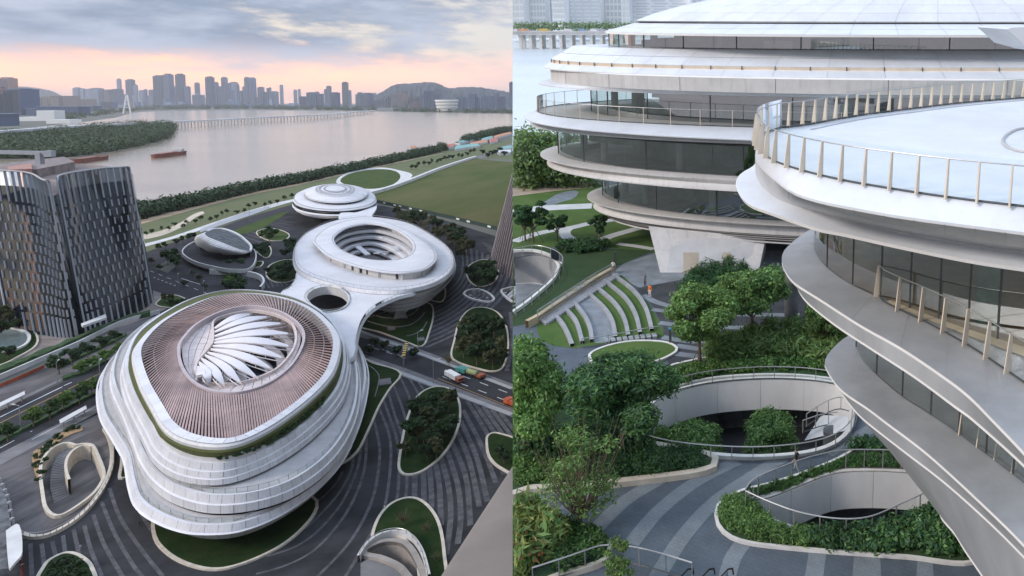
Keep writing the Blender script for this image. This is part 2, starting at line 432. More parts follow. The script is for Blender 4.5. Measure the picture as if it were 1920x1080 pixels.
ORD = ['first', 'second', 'third', 'fourth', 'fifth', 'sixth', 'seventh', 'eighth', 'ninth', 'tenth', 'eleventh', 'twelfth', 'thirteenth', 'fourteenth', 'fifteenth', 'sixteenth', 'seventeenth', 'eighteenth', 'nineteenth', 'twentieth', 'twenty-first', 'twenty-second', 'twenty-third', 'twenty-fourth', 'twenty-fifth', 'twenty-sixth', 'twenty-seventh', 'twenty-eighth', 'twenty-ninth', 'thirtieth']
# =================================================================== RIVERSIDE CAMPUS: ground, water, roads
def sheet(name, pts, z, m, smooth=None, holes=()):
    mb = MB(); P = LC(pts, z, smooth, True) if smooth else [L(x, y, z) for x, y in pts]
    mb.poly(P, holes); return structure(mb, name, m)
H_SUNK = [(79, 890), (84, 866), (100, 846), (122, 836), (140, 840), (155, 838), (171, 841), (181, 860), (192, 891), (188, 909), (168, 935), (124, 966), (104, 970), (89, 955), (83, 924)]
H_RAMP = [(687, 1041), (710, 1026), (735, 1022), (757, 1028), (775, 1052), (790, 1092), (778, 1092), (755, 1066), (720, 1049)]
H_OV1 = [(872, 553), (880, 546), (897, 545), (914, 552), (924, 562), (918, 567), (900, 565), (882, 560)]
H_OV2 = [(942, 548), (950, 543), (968, 542), (968, 566), (955, 562)]
holes = [LC(H_SUNK, 0, 60, True), LC(H_RAMP, 0, 48, True), LC(H_OV1, 0, 40, True), LC(H_OV2, 0, 30, True)]
mb = MB()
big_ = 45000
mb.poly([Vector((-big_, -300, 0)), Vector((big_, -300, 0)), Vector((big_, big_, 0)), Vector((-big_, big_, 0))], holes)
M['ground'] = mat('dull_ground', (.10, .105, .085), .9, .2, .004)
structure(mb, 'ground', M['ground'])
# the bay
def watermat(name, col, rough, sc, bump, stretch=(1, 1, 1), spec=.5):
    m = mat(name, col, rough, .10, .004, spec=spec, stretch=(.22, 1, 1)); nt = m.node_tree; N = nt.nodes; b = N['Principled BSDF']
    g = N.new('ShaderNodeNewGeometry'); mp = N.new('ShaderNodeMapping'); mp.inputs['Scale'].default_value = stretch; nt.links.new(g.outputs['Position'], mp.inputs[0])
    h = None
    for s, w in ((sc, 1.0), (sc * .13, 2.5)):
        n = N.new('ShaderNodeTexNoise'); n.inputs['Scale'].default_value = s; n.inputs['Detail'].default_value = 4; nt.links.new(mp.outputs[0], n.inputs['Vector'])
        bp = N.new('ShaderNodeBump'); bp.inputs['Strength'].default_value = bump * w; bp.inputs['Distance'].default_value = 1
        nt.links.new(n.outputs['Fac'], bp.inputs['Height'])
        if h: nt.links.new(h, bp.inputs['Normal'])
        h = bp.outputs[0]
    nt.links.new(h, b.inputs['Normal'])
    return m
M['bay'] = watermat('bay_water', (.37, .30, .22), .14, .35, .16, (1, .6, 1), .6)
near = [(-260, 470), (100, 425), (255, 393), (400, 364), (560, 330), (700, 300), (830, 274), (900, 258), (960, 245), (1150, 216), (1400, 204)]
far = [(1400, 200.5), (960, 213), (900, 212), (830, 210.5), (700, 209), (620, 207.5), (560, 207), (470, 206.5), (400, 206.5), (300, 208), (250, 211), (215, 221), (140, 231), (0, 245), (-260, 262)]
sheet('bay', near + far, .06, M['bay'])
M['mudbank'] = mat('mud_bank', (.10, .085, .06), .9, .15, .02)
sheet('mangrove_bank', [(-260, 300), (0, 300), (60, 302), (150, 297), (200, 288), (260, 279), (306, 268), (312, 258), (300, 252), (334, 245), (320, 239), (280, 236), (200, 243), (100, 251), (0, 258), (-260, 272)], .35, M['mudbank'], 90)
# parkland along the shore
sheet('riverside_park', [(-100, 520), (250, 415), (400, 376), (560, 343), (700, 310), (830, 283), (960, 262), (965, 300), (890, 296), (700, 362), (560, 392), (470, 412), (330, 470), (260, 500)], .10, mat('park_grass', (.075, .105, .035), .95, .2, .03, col2=(.12, .12, .05)))
M['sand'] = mat('sandy_path', (.36, .25, .16), .9, .12, .05)
def ribbon(name, up, low, z, m, n=40):
    mb = MB(); mb.strip(LC(up, z, n), LC(low, z, n)); return structure(mb, name, m)
ribbon('shore_path', [(250, 416), (400, 378), (480, 359), (560, 344), (700, 313), (830, 287)], [(250, 424), (400, 383), (480, 363), (560, 347), (700, 315), (830, 288)], .16, M['sand'])
ribbon('shore_path', [(255, 443), (300, 433), (335, 419), (362, 402), (380, 396)], [(255, 452), (305, 441), (342, 425), (368, 407), (384, 400)], .18, mat('cream_path', (.52, .44, .34), .85, .1, .05))
ribbon('promenade', [(262, 459), (320, 444), (400, 417), (470, 394), (520, 380), (560, 371)], [(262, 465), (320, 449), (400, 424), (470, 402), (520, 386), (560, 375)], .20, M['pale'])
ribbon('promenade_ramp', [(375, 430), (420, 412), (470, 395), (505, 386)], [(375, 436), (430, 417), (475, 402), (505, 391)], .6, mat('grey_deck', (.30, .31, .33), .6, .06, .05))
ribbon('shore_road', [(255, 480), (320, 456), (400, 431), (470, 406), (560, 380)], [(255, 520), (320, 485), (400, 450), (480, 420), (560, 392)], .14, M['asphalt'])
sheet('verge', [(430, 434), (470, 420), (520, 401), (545, 395), (500, 424), (462, 438), (440, 440)], .2, M['lawn'])
# park lawn with white rim path, promenade wall and field on the right
ring = [(638, 340), (650, 328), (680, 320), (715, 317), (742, 321), (751, 332), (738, 345), (715, 352), (690, 354), (660, 350)]
sheet('ring_path', [(630, 342), (646, 326), (680, 317), (718, 314), (752, 320), (772, 326), (770, 334), (752, 346), (720, 355), (690, 358), (655, 353)], .2, M['pale'], 60)
sheet('park_lawn', ring, .26, M['lawn'], 60)
sheet('field', [(690, 372), (700, 362), (740, 350), (800, 328), (860, 305), (888, 297), (925, 301), (1000, 307), (1000, 440), (930, 425), (900, 420), (820, 404), (760, 392), (712, 382)], .22, M['field'])
wt = thing('promenade_wall', 'long white promenade wall dividing the meadow from the park', 'wall', L(780, 334))
mb = MB(); wc = LC([(688, 366), (720, 357), (760, 343), (820, 319), (870, 302), (890, 296)], 0, 40); wallring(mb, wc, 0, 4.5, 6, False); mb.build('wall', M['pale'], wt)
fe = thing('site_fence', 'dark green site fence with small white notices below the meadow', 'fence', L(820, 404))
fc = LC([(706, 380), (760, 392), (820, 405), (880, 419), (932, 432)], 0, 24)
for i in range(23):
    mb = MB(); a, b = fc[i], fc[i + 1]; mb.quad(a, b, b + Vector((0, 0, 4)), a + Vector((0, 0, 4))); mb.quad(a + Vector((0, .2, 0)), a + Vector((0, .2, 4)), b + Vector((0, .2, 4)), b + Vector((0, .2, 0)))
    M.setdefault('fence', mat('fence_sheet', (.02, .045, .035), .7, .1, .3)); mb.build('panel', M['fence'], fe)
    if i in (1, 3, 4, 6, 8, 15, 17, 21):
        mb = MB(); c = a.lerp(b, .5) + Vector((0, -.3, 2)); mb.box(c, (7, .2, 1.8), math.atan2(b.y - a.y, b.x - a.x)); mb.build('notice', M['mark'], fe)
# construction-site roofs by the far right bank
cs = [((828, 281), (852, 278), (850, 273), (824, 277), 'red'), ((852, 284), (900, 277), (888, 273), (856, 277), 'teal'), ((862, 272), (900, 262), (893, 259), (852, 271), 'teal'), ((880, 276), (915, 269), (910, 265), (884, 271), 'orange'),
      ((905, 268), (925, 262), (921, 258), (902, 263), 'teal'), ((920, 271), (934, 267), (930, 262), (917, 264), 'red'), ((928, 262), (960, 253), (956, 249), (922, 259), 'orange'), ((936, 292), (958, 290), (957, 285), (932, 287), 'white'), ((940, 284), (960, 282), (960, 277), (944, 279), 'teal'), ((770, 283), (782, 281), (780, 278), (768, 280), 'orange')]
ccol = {'red': (.42, .12, .09), 'teal': (.18, .36, .33), 'orange': (.50, .22, .12), 'white': (.5, .52, .52)}
for i, (a, b, c, d, k) in enumerate(cs):
    P = [L(*q) for q in (a, b, c, d)]; o = thing('site_shed', f'{ORD[i]} {k} roofed low site shed counted along the far right bank', 'shed', P[0], 'low sheds of the construction site')
    mb = MB(); mb.prism(P, 0, 6); mb.build('wall', M['pale'], o)
    mb = MB(); mid1, mid2 = (P[0] + P[3]) / 2 + Vector((0, 0, 10)), (P[1] + P[2]) / 2 + Vector((0, 0, 10)); U = [p + Vector((0, 0, 6.1)) for p in P]
    mb.quad(U[0], U[1], mid2, mid1); mb.quad(mid1, mid2, U[2], U[3]); M.setdefault('roof' + k, mat('roof_' + k, ccol[k], .7, .1, .05)); mb.build('roof', M['roof' + k], o)
sheet('site_road', [(890, 296), (960, 268), (1000, 262), (1000, 284), (930, 287), (905, 297)], .24, M['pave'])
# ------------------------------------------------------------------- avenue on the left
AV = 430
sheet('plaza', [(250, 560), (330, 500), (360, 440), (480, 400), (560, 385), (640, 378), (720, 386), (830, 412), (920, 440), (1010, 470), (1010, 1200), (-60, 1200), (-60, 850), (120, 780), (200, 700)], .08, M['plaza'], holes=[atz(h, .08) for h in holes])
sheet('avenue', [(-120, 830), (0, 771), (120, 715), (200, 676), (300, 625), (330, 640), (200, 745), (120, 792), (0, 850), (-120, 905)], .12, M['asphalt'])
sheet('tower_forecourt', [(-120, 640), (0, 590), (60, 560), (120, 520), (300, 515), (330, 570), (280, 595), (150, 640), (0, 706), (-120, 760)], .10, mat('pinkish_paving', (.21, .175, .155), .8, .2, .12, stretch=(.4, 1, 1)))
sheet('avenue_pavement', [(-120, 775), (0, 722), (100, 675), (230, 612), (300, 590), (300, 618), (200, 672), (117, 712), (0, 769), (-120, 825)], .16, M['wood'])
sheet('kerb_strip', [(0, 764), (117, 709), (200, 668), (200, 671), (117, 713), (0, 771)], .2, M['pave'])
ribbon('lower_pavement', [(-60, 878), (0, 850), (100, 799), (185, 756)], [(-60, 905), (0, 872), (100, 818), (185, 772)], .16, M['pave'])
ribbon('timber_court', [(-60, 905), (0, 872), (100, 818), (195, 775)], [(-60, 1010), (40, 1012), (140, 985), (214, 860)], .13, M['wood']) if False else sheet('timber_court', [(-60, 905), (0, 872), (100, 818), (190, 774), (203, 805), (213, 840), (212, 880), (190, 930), (150, 975), (100, 1005), (60, 1013), (40, 1008), (-60, 985)], .14, M['wood'], holes=[atz(holes[0], .14)])
def line(name, a, b, z, w, m, dash=0):
    A, B = L(*a, z), L(*b, z); d = (B - A).normalized(); n = Vector((d.y, -d.x, 0)) * w / 2; mb = MB()
    if not dash: mb.quad(A - n, B - n, B + n, A + n)
    else:
        l = (B - A).length; k = 0
        while k < l: P, Q = A + d * k, A + d * min(l, k + dash * .45); mb.quad(P - n, Q - n, Q + n, P + n); k += dash
    return structure(mb, name, m)
line('lane_marking', (0, 782), (117, 725), .2, .5, M['mark']); line('lane_marking', (120, 723), (145, 712), .2, .5, M['mark'], 9); line('lane_marking', (0, 793), (200, 694), .2, .25, M['yellow'])
line('lane_marking', (0, 840), (60, 808), .2, .4, M['mark'], 14)
line('lane_marking', (0, 814), (60, 786), .2, .35, M['mark'], 16); line('lane_marking', (60, 824), (190, 757), .2, .25, M['mark'])
def hedge(name, label, up, low, h, m, n=30):
    a, b = LC(up, 0, n), LC(low, 0, n); mb = MB(); lift = Vector((0, 0, h)); q = random.Random(len(up) * 7 + int(up[0][0]))
    A, B = [], []
    for p, r in zip(a, b): A.append(p.lerp(r, .12) + lift * q.uniform(.8, 1.15)); B.append(p.lerp(r, .88) + lift * q.uniform(.8, 1.15))
    mb.loft([a, A, B, b], False); o = mb.build(name, m, smooth=True); return set_props(o, label, 'hedge')
M['hedge'] = mat('clipped_hedge', (.024, .058, .014), .9, .3, .6, bump=.6, bscale=2.5)
hedge('hedge', 'long green hedge strip above the white retaining wall at left', [(-40, 714), (0, 697), (140, 640), (230, 602), (282, 591)], [(-40, 724), (0, 707), (140, 649), (230, 607), (282, 594)], 3, M['hedge'])
hedge('hedge', 'clipped median hedge under the row of round street trees at left', [(-20, 836), (0, 827), (100, 776), (185, 734)], [(-20, 842), (0, 833), (100, 782), (185, 739)], 1.2, M['hedge'])
hedge('hedge', 'curving kerbside hedge beside the dashed lane at left', [(116, 710), (130, 704), (150, 698), (200, 674)], [(118, 715), (140, 708), (160, 702), (202, 679)], 1.2, M['hedge'])
hedge('hedge', 'dark hedge under the shaded trees on the left pavement', [(104, 690), (150, 666), (200, 643), (236, 626)], [(108, 694), (152, 673), (202, 649), (238, 631)], 1.2, M['hedge'])
rw = thing('retaining_wall', 'white retaining wall with red panels beside the left pavement', 'wall', L(60, 690))
a_ = LC([(-60, 734), (0, 712), (97, 670), (150, 647), (230, 608), (300, 588)], 0, 40); mb = MB(); wallring(mb, a_, 0, 2.4, -.8, False); mb.build('wall', M['pale'], rw)
rp = LC([(-60, 752), (0, 727), (40, 710), (84, 690)], 0, 14)
for i in range(13):
    mb = MB(); a, b = rp[i], rp[i + 1]; b = a.lerp(b, .97); mb.loft([[a, b], [a + Vector((0, 0, 1.8)), b + Vector((0, 0, 1.8))], [a + Vector((0, 1, 1.8)), b + Vector((0, 1, 1.8))]], False); mb.build('panel', M['red'], rw)
# round pond with its planting bed
bed = [(-60, 590), (0, 575), (22, 566), (42, 565), (38, 580), (27, 595), (32, 610), (60, 622), (69, 640), (60, 655), (30, 672), (0, 686), (-60, 700)]
pb = thing('planting_bed', 'curved green planting bed around the round pond at far left', 'planting bed', L(20, 650))
mb = MB(); B_ = LC(bed, 0, 60, True); mb.prism(B_, 0, .6); mb.build('lawn', M['dlawn'], pb); mb = MB(); wallring(mb, B_, 0, .8, .9); mb.build('kerb', M['cream'], pb)
pd = thing('pond', 'round pale rimmed pond at the far left edge', 'pond', L(15, 642))
pr = LC([(-40, 640), (-20, 624), (10, 620), (40, 625), (52, 636), (45, 650), (20, 660), (-15, 660)], 0, 48, True)
mb = MB(); wallring(mb, pr, 0, 1.6, 1.4); mb.build('rim', M['wkerb'], pd); mb = MB(); mb.poly(atz(pr, 1.1)); M['pond'] = watermat('pond_water', (.12, .17, .17), .1, 2, .25); mb.build('water', M['pond'], pd)
# roads round the shell pavilion and the cross road on the right
sheet('station_road', [(262, 520), (285, 500), (340, 522), (420, 552), (470, 575), (440, 600), (360, 570), (275, 540)], .16, M['asphalt'])
line('lane_marking', (288, 520), (330, 536), .2, .4, M['mark'], 8); line('lane_marking', (340, 522), (375, 533), .2, .4, M['mark'])
line('lane_marking', (282, 508), (400, 555), .2, .3, M['mark'], 18)
sheet('cross_pavement', [(640, 610), (680, 620), (780, 652), (870, 686), (1010, 738), (1010, 800), (960, 782), (860, 745), (750, 704), (670, 676), (640, 668)], .14, M['pave'])
sheet('cross_road', [(640, 624), (676, 632), (780, 664), (870, 696), (1010, 750), (1010, 786), (960, 766), (860, 728), (760, 690), (676, 662), (640, 652)], .18, M['asphalt'])
line('lane_marking', (700, 652), (762, 672), .24, .3, M['mark'], 12)
for a, b in (((835, 693), (962, 740)), ((830, 706), (962, 756)), ((690, 646), (755, 668))): line('lane_marking', a, b, .24, .35, M['mark'], 14)
line('lane_marking', (820, 709), (962, 765), .24, .4, mat('ochre_kerb', (.33, .19, .08), .8, .1, .5))
for a, b, w, m in (((675, 620), (960, 728), 2.2, M['joint']), ((675, 670), (960, 777), 2.6, M['joint'])): line('drain_strip', a, b, .22, w, m)
# ------------------------------------------------------------------- paving bands
pav = thing('paving_pattern', 'pale curved bands laid across the dark plaza paving', 'paving', L(740, 860))
pav['kind'] = 'structure'
def band(pts, w, n=26, z=.13, m=None):
    c = LC(pts, z, n); a = offset(c, w / 2, False); b = offset(c, -w / 2, False); mb = MB(); mb.loft([a, b], False); return mb.build('band', m or M['stripe'], pav)
BW = .95
for pts in ([(690, 752), (699, 780), (710, 827), (712, 858), (702, 924), (680, 977), (647, 1027), (591, 1085)], [(682, 782), (685, 802), (687, 836), (683, 880), (669, 924), (641, 974), (591, 1030), (536, 1060), (480, 1076)],
            [(662, 858), (658, 883), (636, 924), (602, 963), (572, 991)], [(676, 844), (672, 872), (660, 905), (636, 950), (591, 1000), (549, 1027), (500, 1043)], [(642, 884), (634, 900), (618, 920), (596, 940)],
            [(704, 750), (717, 780), (730, 816), (733, 858), (727, 919), (716, 963), (680, 1027), (645, 1085)], [(716, 742), (730, 780), (742, 816), (748, 852), (747, 913), (740, 947), (716, 985), (690, 1020)], [(727, 732), (741, 780), (755, 822), (763, 897), (760, 936)],
            [(738, 722), (752, 758), (762, 790)], [(750, 706), (765, 738), (772, 760)], [(765, 706), (780, 730), (786, 745)], [(782, 712), (794, 730)],
            [(57, 1019), (60, 1085)], [(78, 1019), (84, 1068)], [(98, 1015), (106, 1048)], [(118, 1004), (123, 1042)], [(138, 993), (149, 1042)], [(158, 985), (172, 1035), (195, 1090)], [(175, 965), (195, 1020), (235, 1090)], [(190, 940), (215, 1000), (250, 1060), (275, 1090)],
            [(205, 915), (225, 970), (265, 1030), (305, 1080)], [(240, 895), (252, 940), (278, 985), (290, 1000)]):
    band(pts, BW)
for pts in ([(778, 891), (777, 938)], [(794, 886), (795, 942)], [(805, 877), (809, 924), (808, 960)], [(816, 866), (824, 913), (827, 985)], [(827, 858), (841, 913), (845, 969), (836, 1040)], [(838, 844), (858, 908), (864, 969), (858, 1020)], [(846, 826), (874, 897), (882, 985)],
            [(854, 805), (880, 863), (899, 950)], [(863, 788), (894, 858), (914, 940)], [(868, 768), (905, 840), (930, 905)], [(876, 752), (918, 822), (945, 890)], [(890, 756), (930, 815), (962, 870)], [(906, 762), (940, 810), (970, 850)], [(922, 768), (965, 825)], [(938, 774), (975, 820)]):
    band(pts, 1.7)
ia = [(806, 566), (838, 548), (862, 522), (868, 490), (862, 455)]; oa = [(797, 652), (850, 628), (905, 592), (950, 545), (968, 500)]
for k in range(11):
    t = k / 10; band([(a[0] + (b[0] - a[0]) * t, a[1] + (b[1] - a[1]) * t) for a, b in zip(ia, oa)], 1.6 + t)
band([(957, 585), (960, 640), (950, 696)], 2.0)
for k in range(9): band([(448 + k * 9, 440 - k * 3.5), (500 + k * 7, 458 - k * 5)], 1.3)          # terraces beside the shell pavilion
for k in range(12): band([(430 + k * 8.5, 520 - k), (445 + k * 8.5, 548 - k * 1.2)], 1.2)
for k in range(8): band([(905 + 4 * k, 455 + k * 5), (940 + 4 * k, 470 + k * 6)], 1.6)
# ------------------------------------------------------------------- planted islands
def island(label, pts, m='dlawn', kerb='cream', n=64, kw=.9, h=.5):
    c = LC(pts, 0, n, True); cen = sum(c, Vector((0, 0, 0))) / n
    o = thing('planted_island', label, 'planted island', cen, 'kerbed lawn islands on the plaza'); mb = MB(); mb.prism(c, 0, h); mb.build('lawn', M[m], o)
    mb = MB(); wallring(mb, c, 0, h + .15, kw); mb.build('kerb', M[kerb], o); return c
island('large dark lawn island below the front of the terraced white building', [(290, 985), (300, 1020), (340, 1052), (400, 1068), (460, 1056), (530, 1022), (578, 978), (592, 946), (575, 934), (540, 945), (450, 975), (380, 985), (320, 975), (296, 968)])
island('wooded leaf shaped island right of the terraced white building', [(751, 880), (754, 845), (765, 790), (785, 745), (815, 728), (845, 734), (860, 762), (856, 805), (832, 850), (795, 882), (765, 891)])
island('arched dark lawn island behind the sunken ramp at lower right', [(702, 1012), (712, 975), (735, 948), (765, 937), (790, 944), (812, 968), (824, 1000), (830, 1045), (832, 1095), (795, 1095), (785, 1050), (760, 1012), (730, 1005)])
island('dark kerbed lawn cut off by the near beige parapet', [(915, 832), (918, 818), (935, 816), (975, 835), (975, 890), (940, 878), (920, 858)])
island('small rounded shrub island at the bottom left of the plaza', [(78, 1100), (88, 1062), (108, 1046), (128, 1041), (150, 1049), (168, 1068), (168, 1100)])
island('triangular green lawn tucked against the right flank of the white building', [(672, 676), (700, 684), (749, 701), (728, 732), (708, 765), (690, 805), (668, 848), (640, 870), (628, 866), (650, 815), (676, 750)])
island('lawn with white seating arcs under the white footbridge', [(668, 606), (720, 588), (780, 570), (806, 572), (811, 592), (804, 622), (791, 650), (765, 643), (715, 624), (675, 614)])
island('large wooded island beside the right edge', [(848, 668), (854, 638), (862, 606), (880, 583), (905, 578), (932, 588), (948, 615), (951, 655), (941, 690), (922, 697), (890, 690), (860, 680)])
island('round wooded island near the curved dark tower', [(876, 512), (882, 498), (905, 488), (928, 494), (933, 515), (922, 532), (898, 538), (882, 528)])
island('small green wedge under the right end of the ring building', [(806, 558), (828, 536), (834, 550), (829, 565), (818, 566)], n=32)
island('lawn island with three trees on the striped plaza behind the pavilion', [(482, 438), (492, 431), (515, 430), (538, 438), (540, 446), (525, 452), (500, 450)], 'lawn')
island('dark lawn island left of the ring building with a sunken stair', [(502, 520), (504, 502), (520, 492), (545, 488), (556, 500), (558, 518), (545, 528), (520, 530)])
island('small clump island right of the shell pavilion', [(478, 466), (490, 458), (505, 464), (507, 476), (500, 484), (488, 478)], n=32)
island('green bed between the tower and the station road', [(294, 572), (312, 556), (332, 556), (352, 566), (350, 576), (320, 578)], 'lawn', n=40)
island('small cup shaped bed by the striped pavilion plaza', [(470, 498), (480, 492), (492, 492), (488, 500), (478, 502)], n=30)
island('narrow green wedge beside the left foot of the terraced white building', [(232, 848), (240, 868), (246, 886), (228, 898), (231, 872)], n=32)
def arc(name, label, pts, z=.55, w=.7):
    c = LC(pts, 0, 30); mb = MB(); wallring(mb, c, .3, z + .35, w, False); o = mb.build(name, M['pave']); return set_props(o, label, 'seating wall')
arc('seating_wall', 'upper white seating arc on the lawn under the footbridge', [(700, 592), (730, 598), (770, 592), (788, 572)])
arc('seating_wall', 'middle white seating arc on the lawn under the footbridge', [(690, 604), (730, 614), (765, 612), (785, 600), (795, 588)])
arc('seating_wall', 'short lower seating arc on the lawn under the footbridge', [(762, 632), (778, 628), (792, 618), (799, 606)])
arc('seating_wall', 'thin curved line of white edging on the triangular lawn', [(682, 682), (700, 692), (711, 705), (711, 720), (704, 746)], .3, .5)
for lab, c, s in (('square grey vent grating on the triangular lawn', (722, 716), 5), ('small grey vent grating near the point of the seating lawn', (789, 636), 3.6), ('grey vent grating in the middle of the seating lawn', (734, 616), 4)):
    mb = MB(); mb.box(L(*c, .75), (s, s * 1.6, .5), .5); set_props(mb.build('vent_grating', M['pave']), lab, 'vent')
# sunken court with curving stair
sk = thing('sunken_court', 'sunken timber court with horseshoe wall and curving stair at lower left', 'sunken court', L(135, 905))
hs = holes[0]; mb = MB(); mb.poly(atz(hs, -4.5)); mb.build('floor', M['wood'], sk)
mb = MB(); mb.loft([atz(hs, -4.5), atz(hs, .1)]); wallring(mb, hs, 0, 1.2, .9); mb.build('wall', M['cream'], sk)
hw = LC([(133, 903), (127, 885), (128, 866), (138, 850), (155, 840), (170, 842)], 0, 30); mb = MB(); wallring(mb, hw, -4.5, 1.0, -.8, False); mb.build('horseshoe_wall', M['cream'], sk)
o1 = LC([(140, 838), (120, 840), (103, 853), (95, 872), (93, 895), (100, 920)], 0, 27); i1 = LC([(145, 843), (137, 849), (129, 860), (126, 875), (128, 890), (132, 904)], 0, 27)
for k in range(26):
    z = -.1 - 4.3 * k / 25; mb = MB(); mb.prism([o1[k], o1[k + 1], i1[k + 1], i1[k]], -4.5, z); mb.build('step', M['pave'], sk)
ow = thing('ramp_wall', 'long cream railed wall curving round the timber court at lower left', 'wall', L(200, 900))
oc_ = LC([(199, 806), (208, 822), (214, 850), (211, 885), (190, 930), (150, 975), (100, 1005), (62, 1013), (38, 1008)], 0, 50); mb = MB(); wallring(mb, oc_, 0, 1.1, 1.2, False); mb.build('wall', M['cream'], ow)
for k in range(0, 50, 2):
    mb = MB(); p = oc_[k]; mb.box(p + Vector((0, 0, 1.7)), (.12, .12, 1.2)); mb.build('post', M['steel'], ow)
mb = MB(); mb.tube([p + Vector((0, 0, 2.3)) for p in oc_], .08, 5); mb.build('handrail', M['steel'], ow)
pbq = LC([(60, 862), (64, 848), (82, 838), (90, 830), (118, 812), (150, 802), (156, 808), (130, 818), (105, 835), (85, 855), (76, 880), (77, 908), (66, 890)], 0, 48, True)
o = thing('planting_bed', 'ochre gravel bed with round shrubs left of the sunken court', 'planting bed', L(80, 850)); mb = MB(); mb.prism(pbq, .1, .5); mb.build('gravel', mat('ochre_gravel', (.33, .21, .11), .95, .2, 1.5), o)
# lower right sunken ramp
rr = thing('sunken_ramp', 'curved pale walled ramp opening at the bottom of the plaza', 'ramp', L(730, 1050))
hr = holes[1]; mb = MB(); mb.poly(atz(hr, -6)); mb.build('floor', M['plaza'], rr); mb = MB(); mb.loft([atz(hr, -6), atz(hr, 1.0)]); wallring(mb, hr, 0, 1.2, 1.6); mb.build('wall', mat('warm_concrete', (.30, .27, .24), .8, .1, .2), rr)
oc2 = LC([(675, 1055), (690, 1032), (715, 1014), (745, 1009), (770, 1018), (790, 1048), (802, 1092)], 0, 40); mb = MB(); wallring(mb, oc2, 0, 2.2, -.8, False); mb.build('outer_wall', M['pale'], rr)
mb = MB(); mb.tube([p + Vector((0, 0, 3.1)) for p in oc2], .1, 5); mb.build('handrail', M['steel'], rr)
for k in range(0, 40, 3): mb = MB(); mb.box(oc2[k] + Vector((0, 0, 2.6)), (.14, .14, 1.0)); mb.build('post', M['steel'], rr)
mb = MB(); mb.poly([L(x, y, .3) for x, y in ((676, 1056), (690, 1048), (725, 1058), (760, 1076), (775, 1096), (676, 1096))]); mb.build('ramp_slab', M['pave'], rr)
for h, lab in ((holes[2], 'oval white rimmed light well on the striped plaza'), (holes[3], 'oval light well cut off at the seam of the striped plaza')):
    o = thing('light_well', lab, 'light well', h[0]); mb = MB(); mb.loft([atz(h, -9), atz(h, .9)]); wallring(mb, h, 0, 1.1, 1.4); mb.build('rim', M['wkerb'], o); mb = MB(); mb.poly(atz(h, -9)); mb.build('floor', M['plaza'], o)
    for k in range(4): mb = MB(); p = h[0].lerp(h[len(h) // 2], .2 + .2 * k); mb.box((p.x, p.y, -1.2), (2.2, 30, 1.2)) if k in (1, 2) else mb.box((p.x, p.y, -4), (1.5, 1.5, 9)); mb.build('beam', M['pale'], o)
# =================================================================== RIVERSIDE CAMPUS: buildings
def ell(cx, cy, rx, ry, k=16): return [(cx + rx * math.cos(2 * math.pi * i / k), cy + ry * math.sin(2 * math.pi * i / k)) for i in range(k)]
N1 = 192
ROOF = [(250, 665), (262, 715), (285, 760), (310, 800), (345, 822), (400, 832), (450, 826), (500, 803), (550, 770), (595, 732), (625, 695), (637, 650), (630, 620), (600, 588), (560, 566), (510, 553), (450, 549), (400, 556), (350, 575), (300, 603), (265, 635)]
RA = [(236, 680), (243, 720), (258, 755), (280, 795), (300, 830), (335, 855), (380, 867), (430, 866), (490, 845), (550, 810), (600, 768), (632, 728), (645, 690), (646, 655), (636, 622), (610, 590), (565, 562), (510, 548), (450, 543), (400, 548), (345, 566), (290, 598), (252, 632)]
RC_ = [(212, 690), (216, 725), (236, 768), (254, 812), (270, 852), (298, 888), (340, 914), (400, 928), (470, 924), (540, 903), (600, 864), (640, 818), (664, 764), (670, 705), (660, 655), (636, 616), (600, 582), (550, 560), (500, 550), (440, 548), (390, 556), (330, 578), (270, 610), (228, 648)]
RE = [(189, 720), (195, 772), (218, 812), (240, 850), (250, 900), (264, 936), (300, 962), (350, 980), (400, 984), (455, 978), (520, 952), (585, 908), (632, 858), (662, 800), (680, 740), (684, 690), (668, 645), (640, 615), (600, 585), (550, 566), (490, 556), (430, 560), (370, 578), (300, 608), (240, 645), (205, 680)]
RF = [(191, 752), (203, 798), (229, 836), (247, 893), (256, 930), (285, 968), (330, 995), (395, 1010), (460, 1002), (530, 970), (600, 916), (648, 845), (674, 772), (680, 715), (665, 665), (640, 630), (600, 600), (550, 580), (490, 572), (430, 576), (370, 595), (300, 622), (240, 662), (205, 700)]
INN = [(338, 655), (344, 690), (365, 718), (400, 735), (450, 738), (500, 722), (540, 692), (563, 655), (566, 625), (545, 600), (510, 583), (465, 577), (420, 586), (375, 608), (350, 632)]
VOID = [(403, 606), (402, 630), (400, 647), (388, 664), (373, 682), (369, 702), (380, 718), (410, 724), (450, 722), (490, 710), (520, 694), (545, 665), (553, 640), (548, 615), (530, 600), (500, 590), (470, 587), (430, 594)]
b1 = thing('terraced_hall', 'large white terraced building with louvred roof and petal oculus', 'building', L(440, 800, 0))
def front(r): 
    # which samples of a ring can be seen from the camera's side
    c = sum(r, Vector((0, 0, 0))) / len(r)
    vis = []
    for i in range(len(r)):
        t = r[(i + 1) % len(r)] - r[i - 1]; n = Vector((t.y, -t.x, 0))
        if n.dot(r[i] - c) < 0: n = -n
        vis.append(n.dot(Vector((0, 0, HL)) - r[i]) > 0 or r[i].y < c.y)
    return vis
rA, rC, rE, rF, rR, rI = LP(RA, 24.6, N1), LP(RC_, 17.5, N1), LP(RE, 10.5, N1), LP(RF, 5, N1), LP(ROOF, 30, N1), LP(INN, 30, N1)
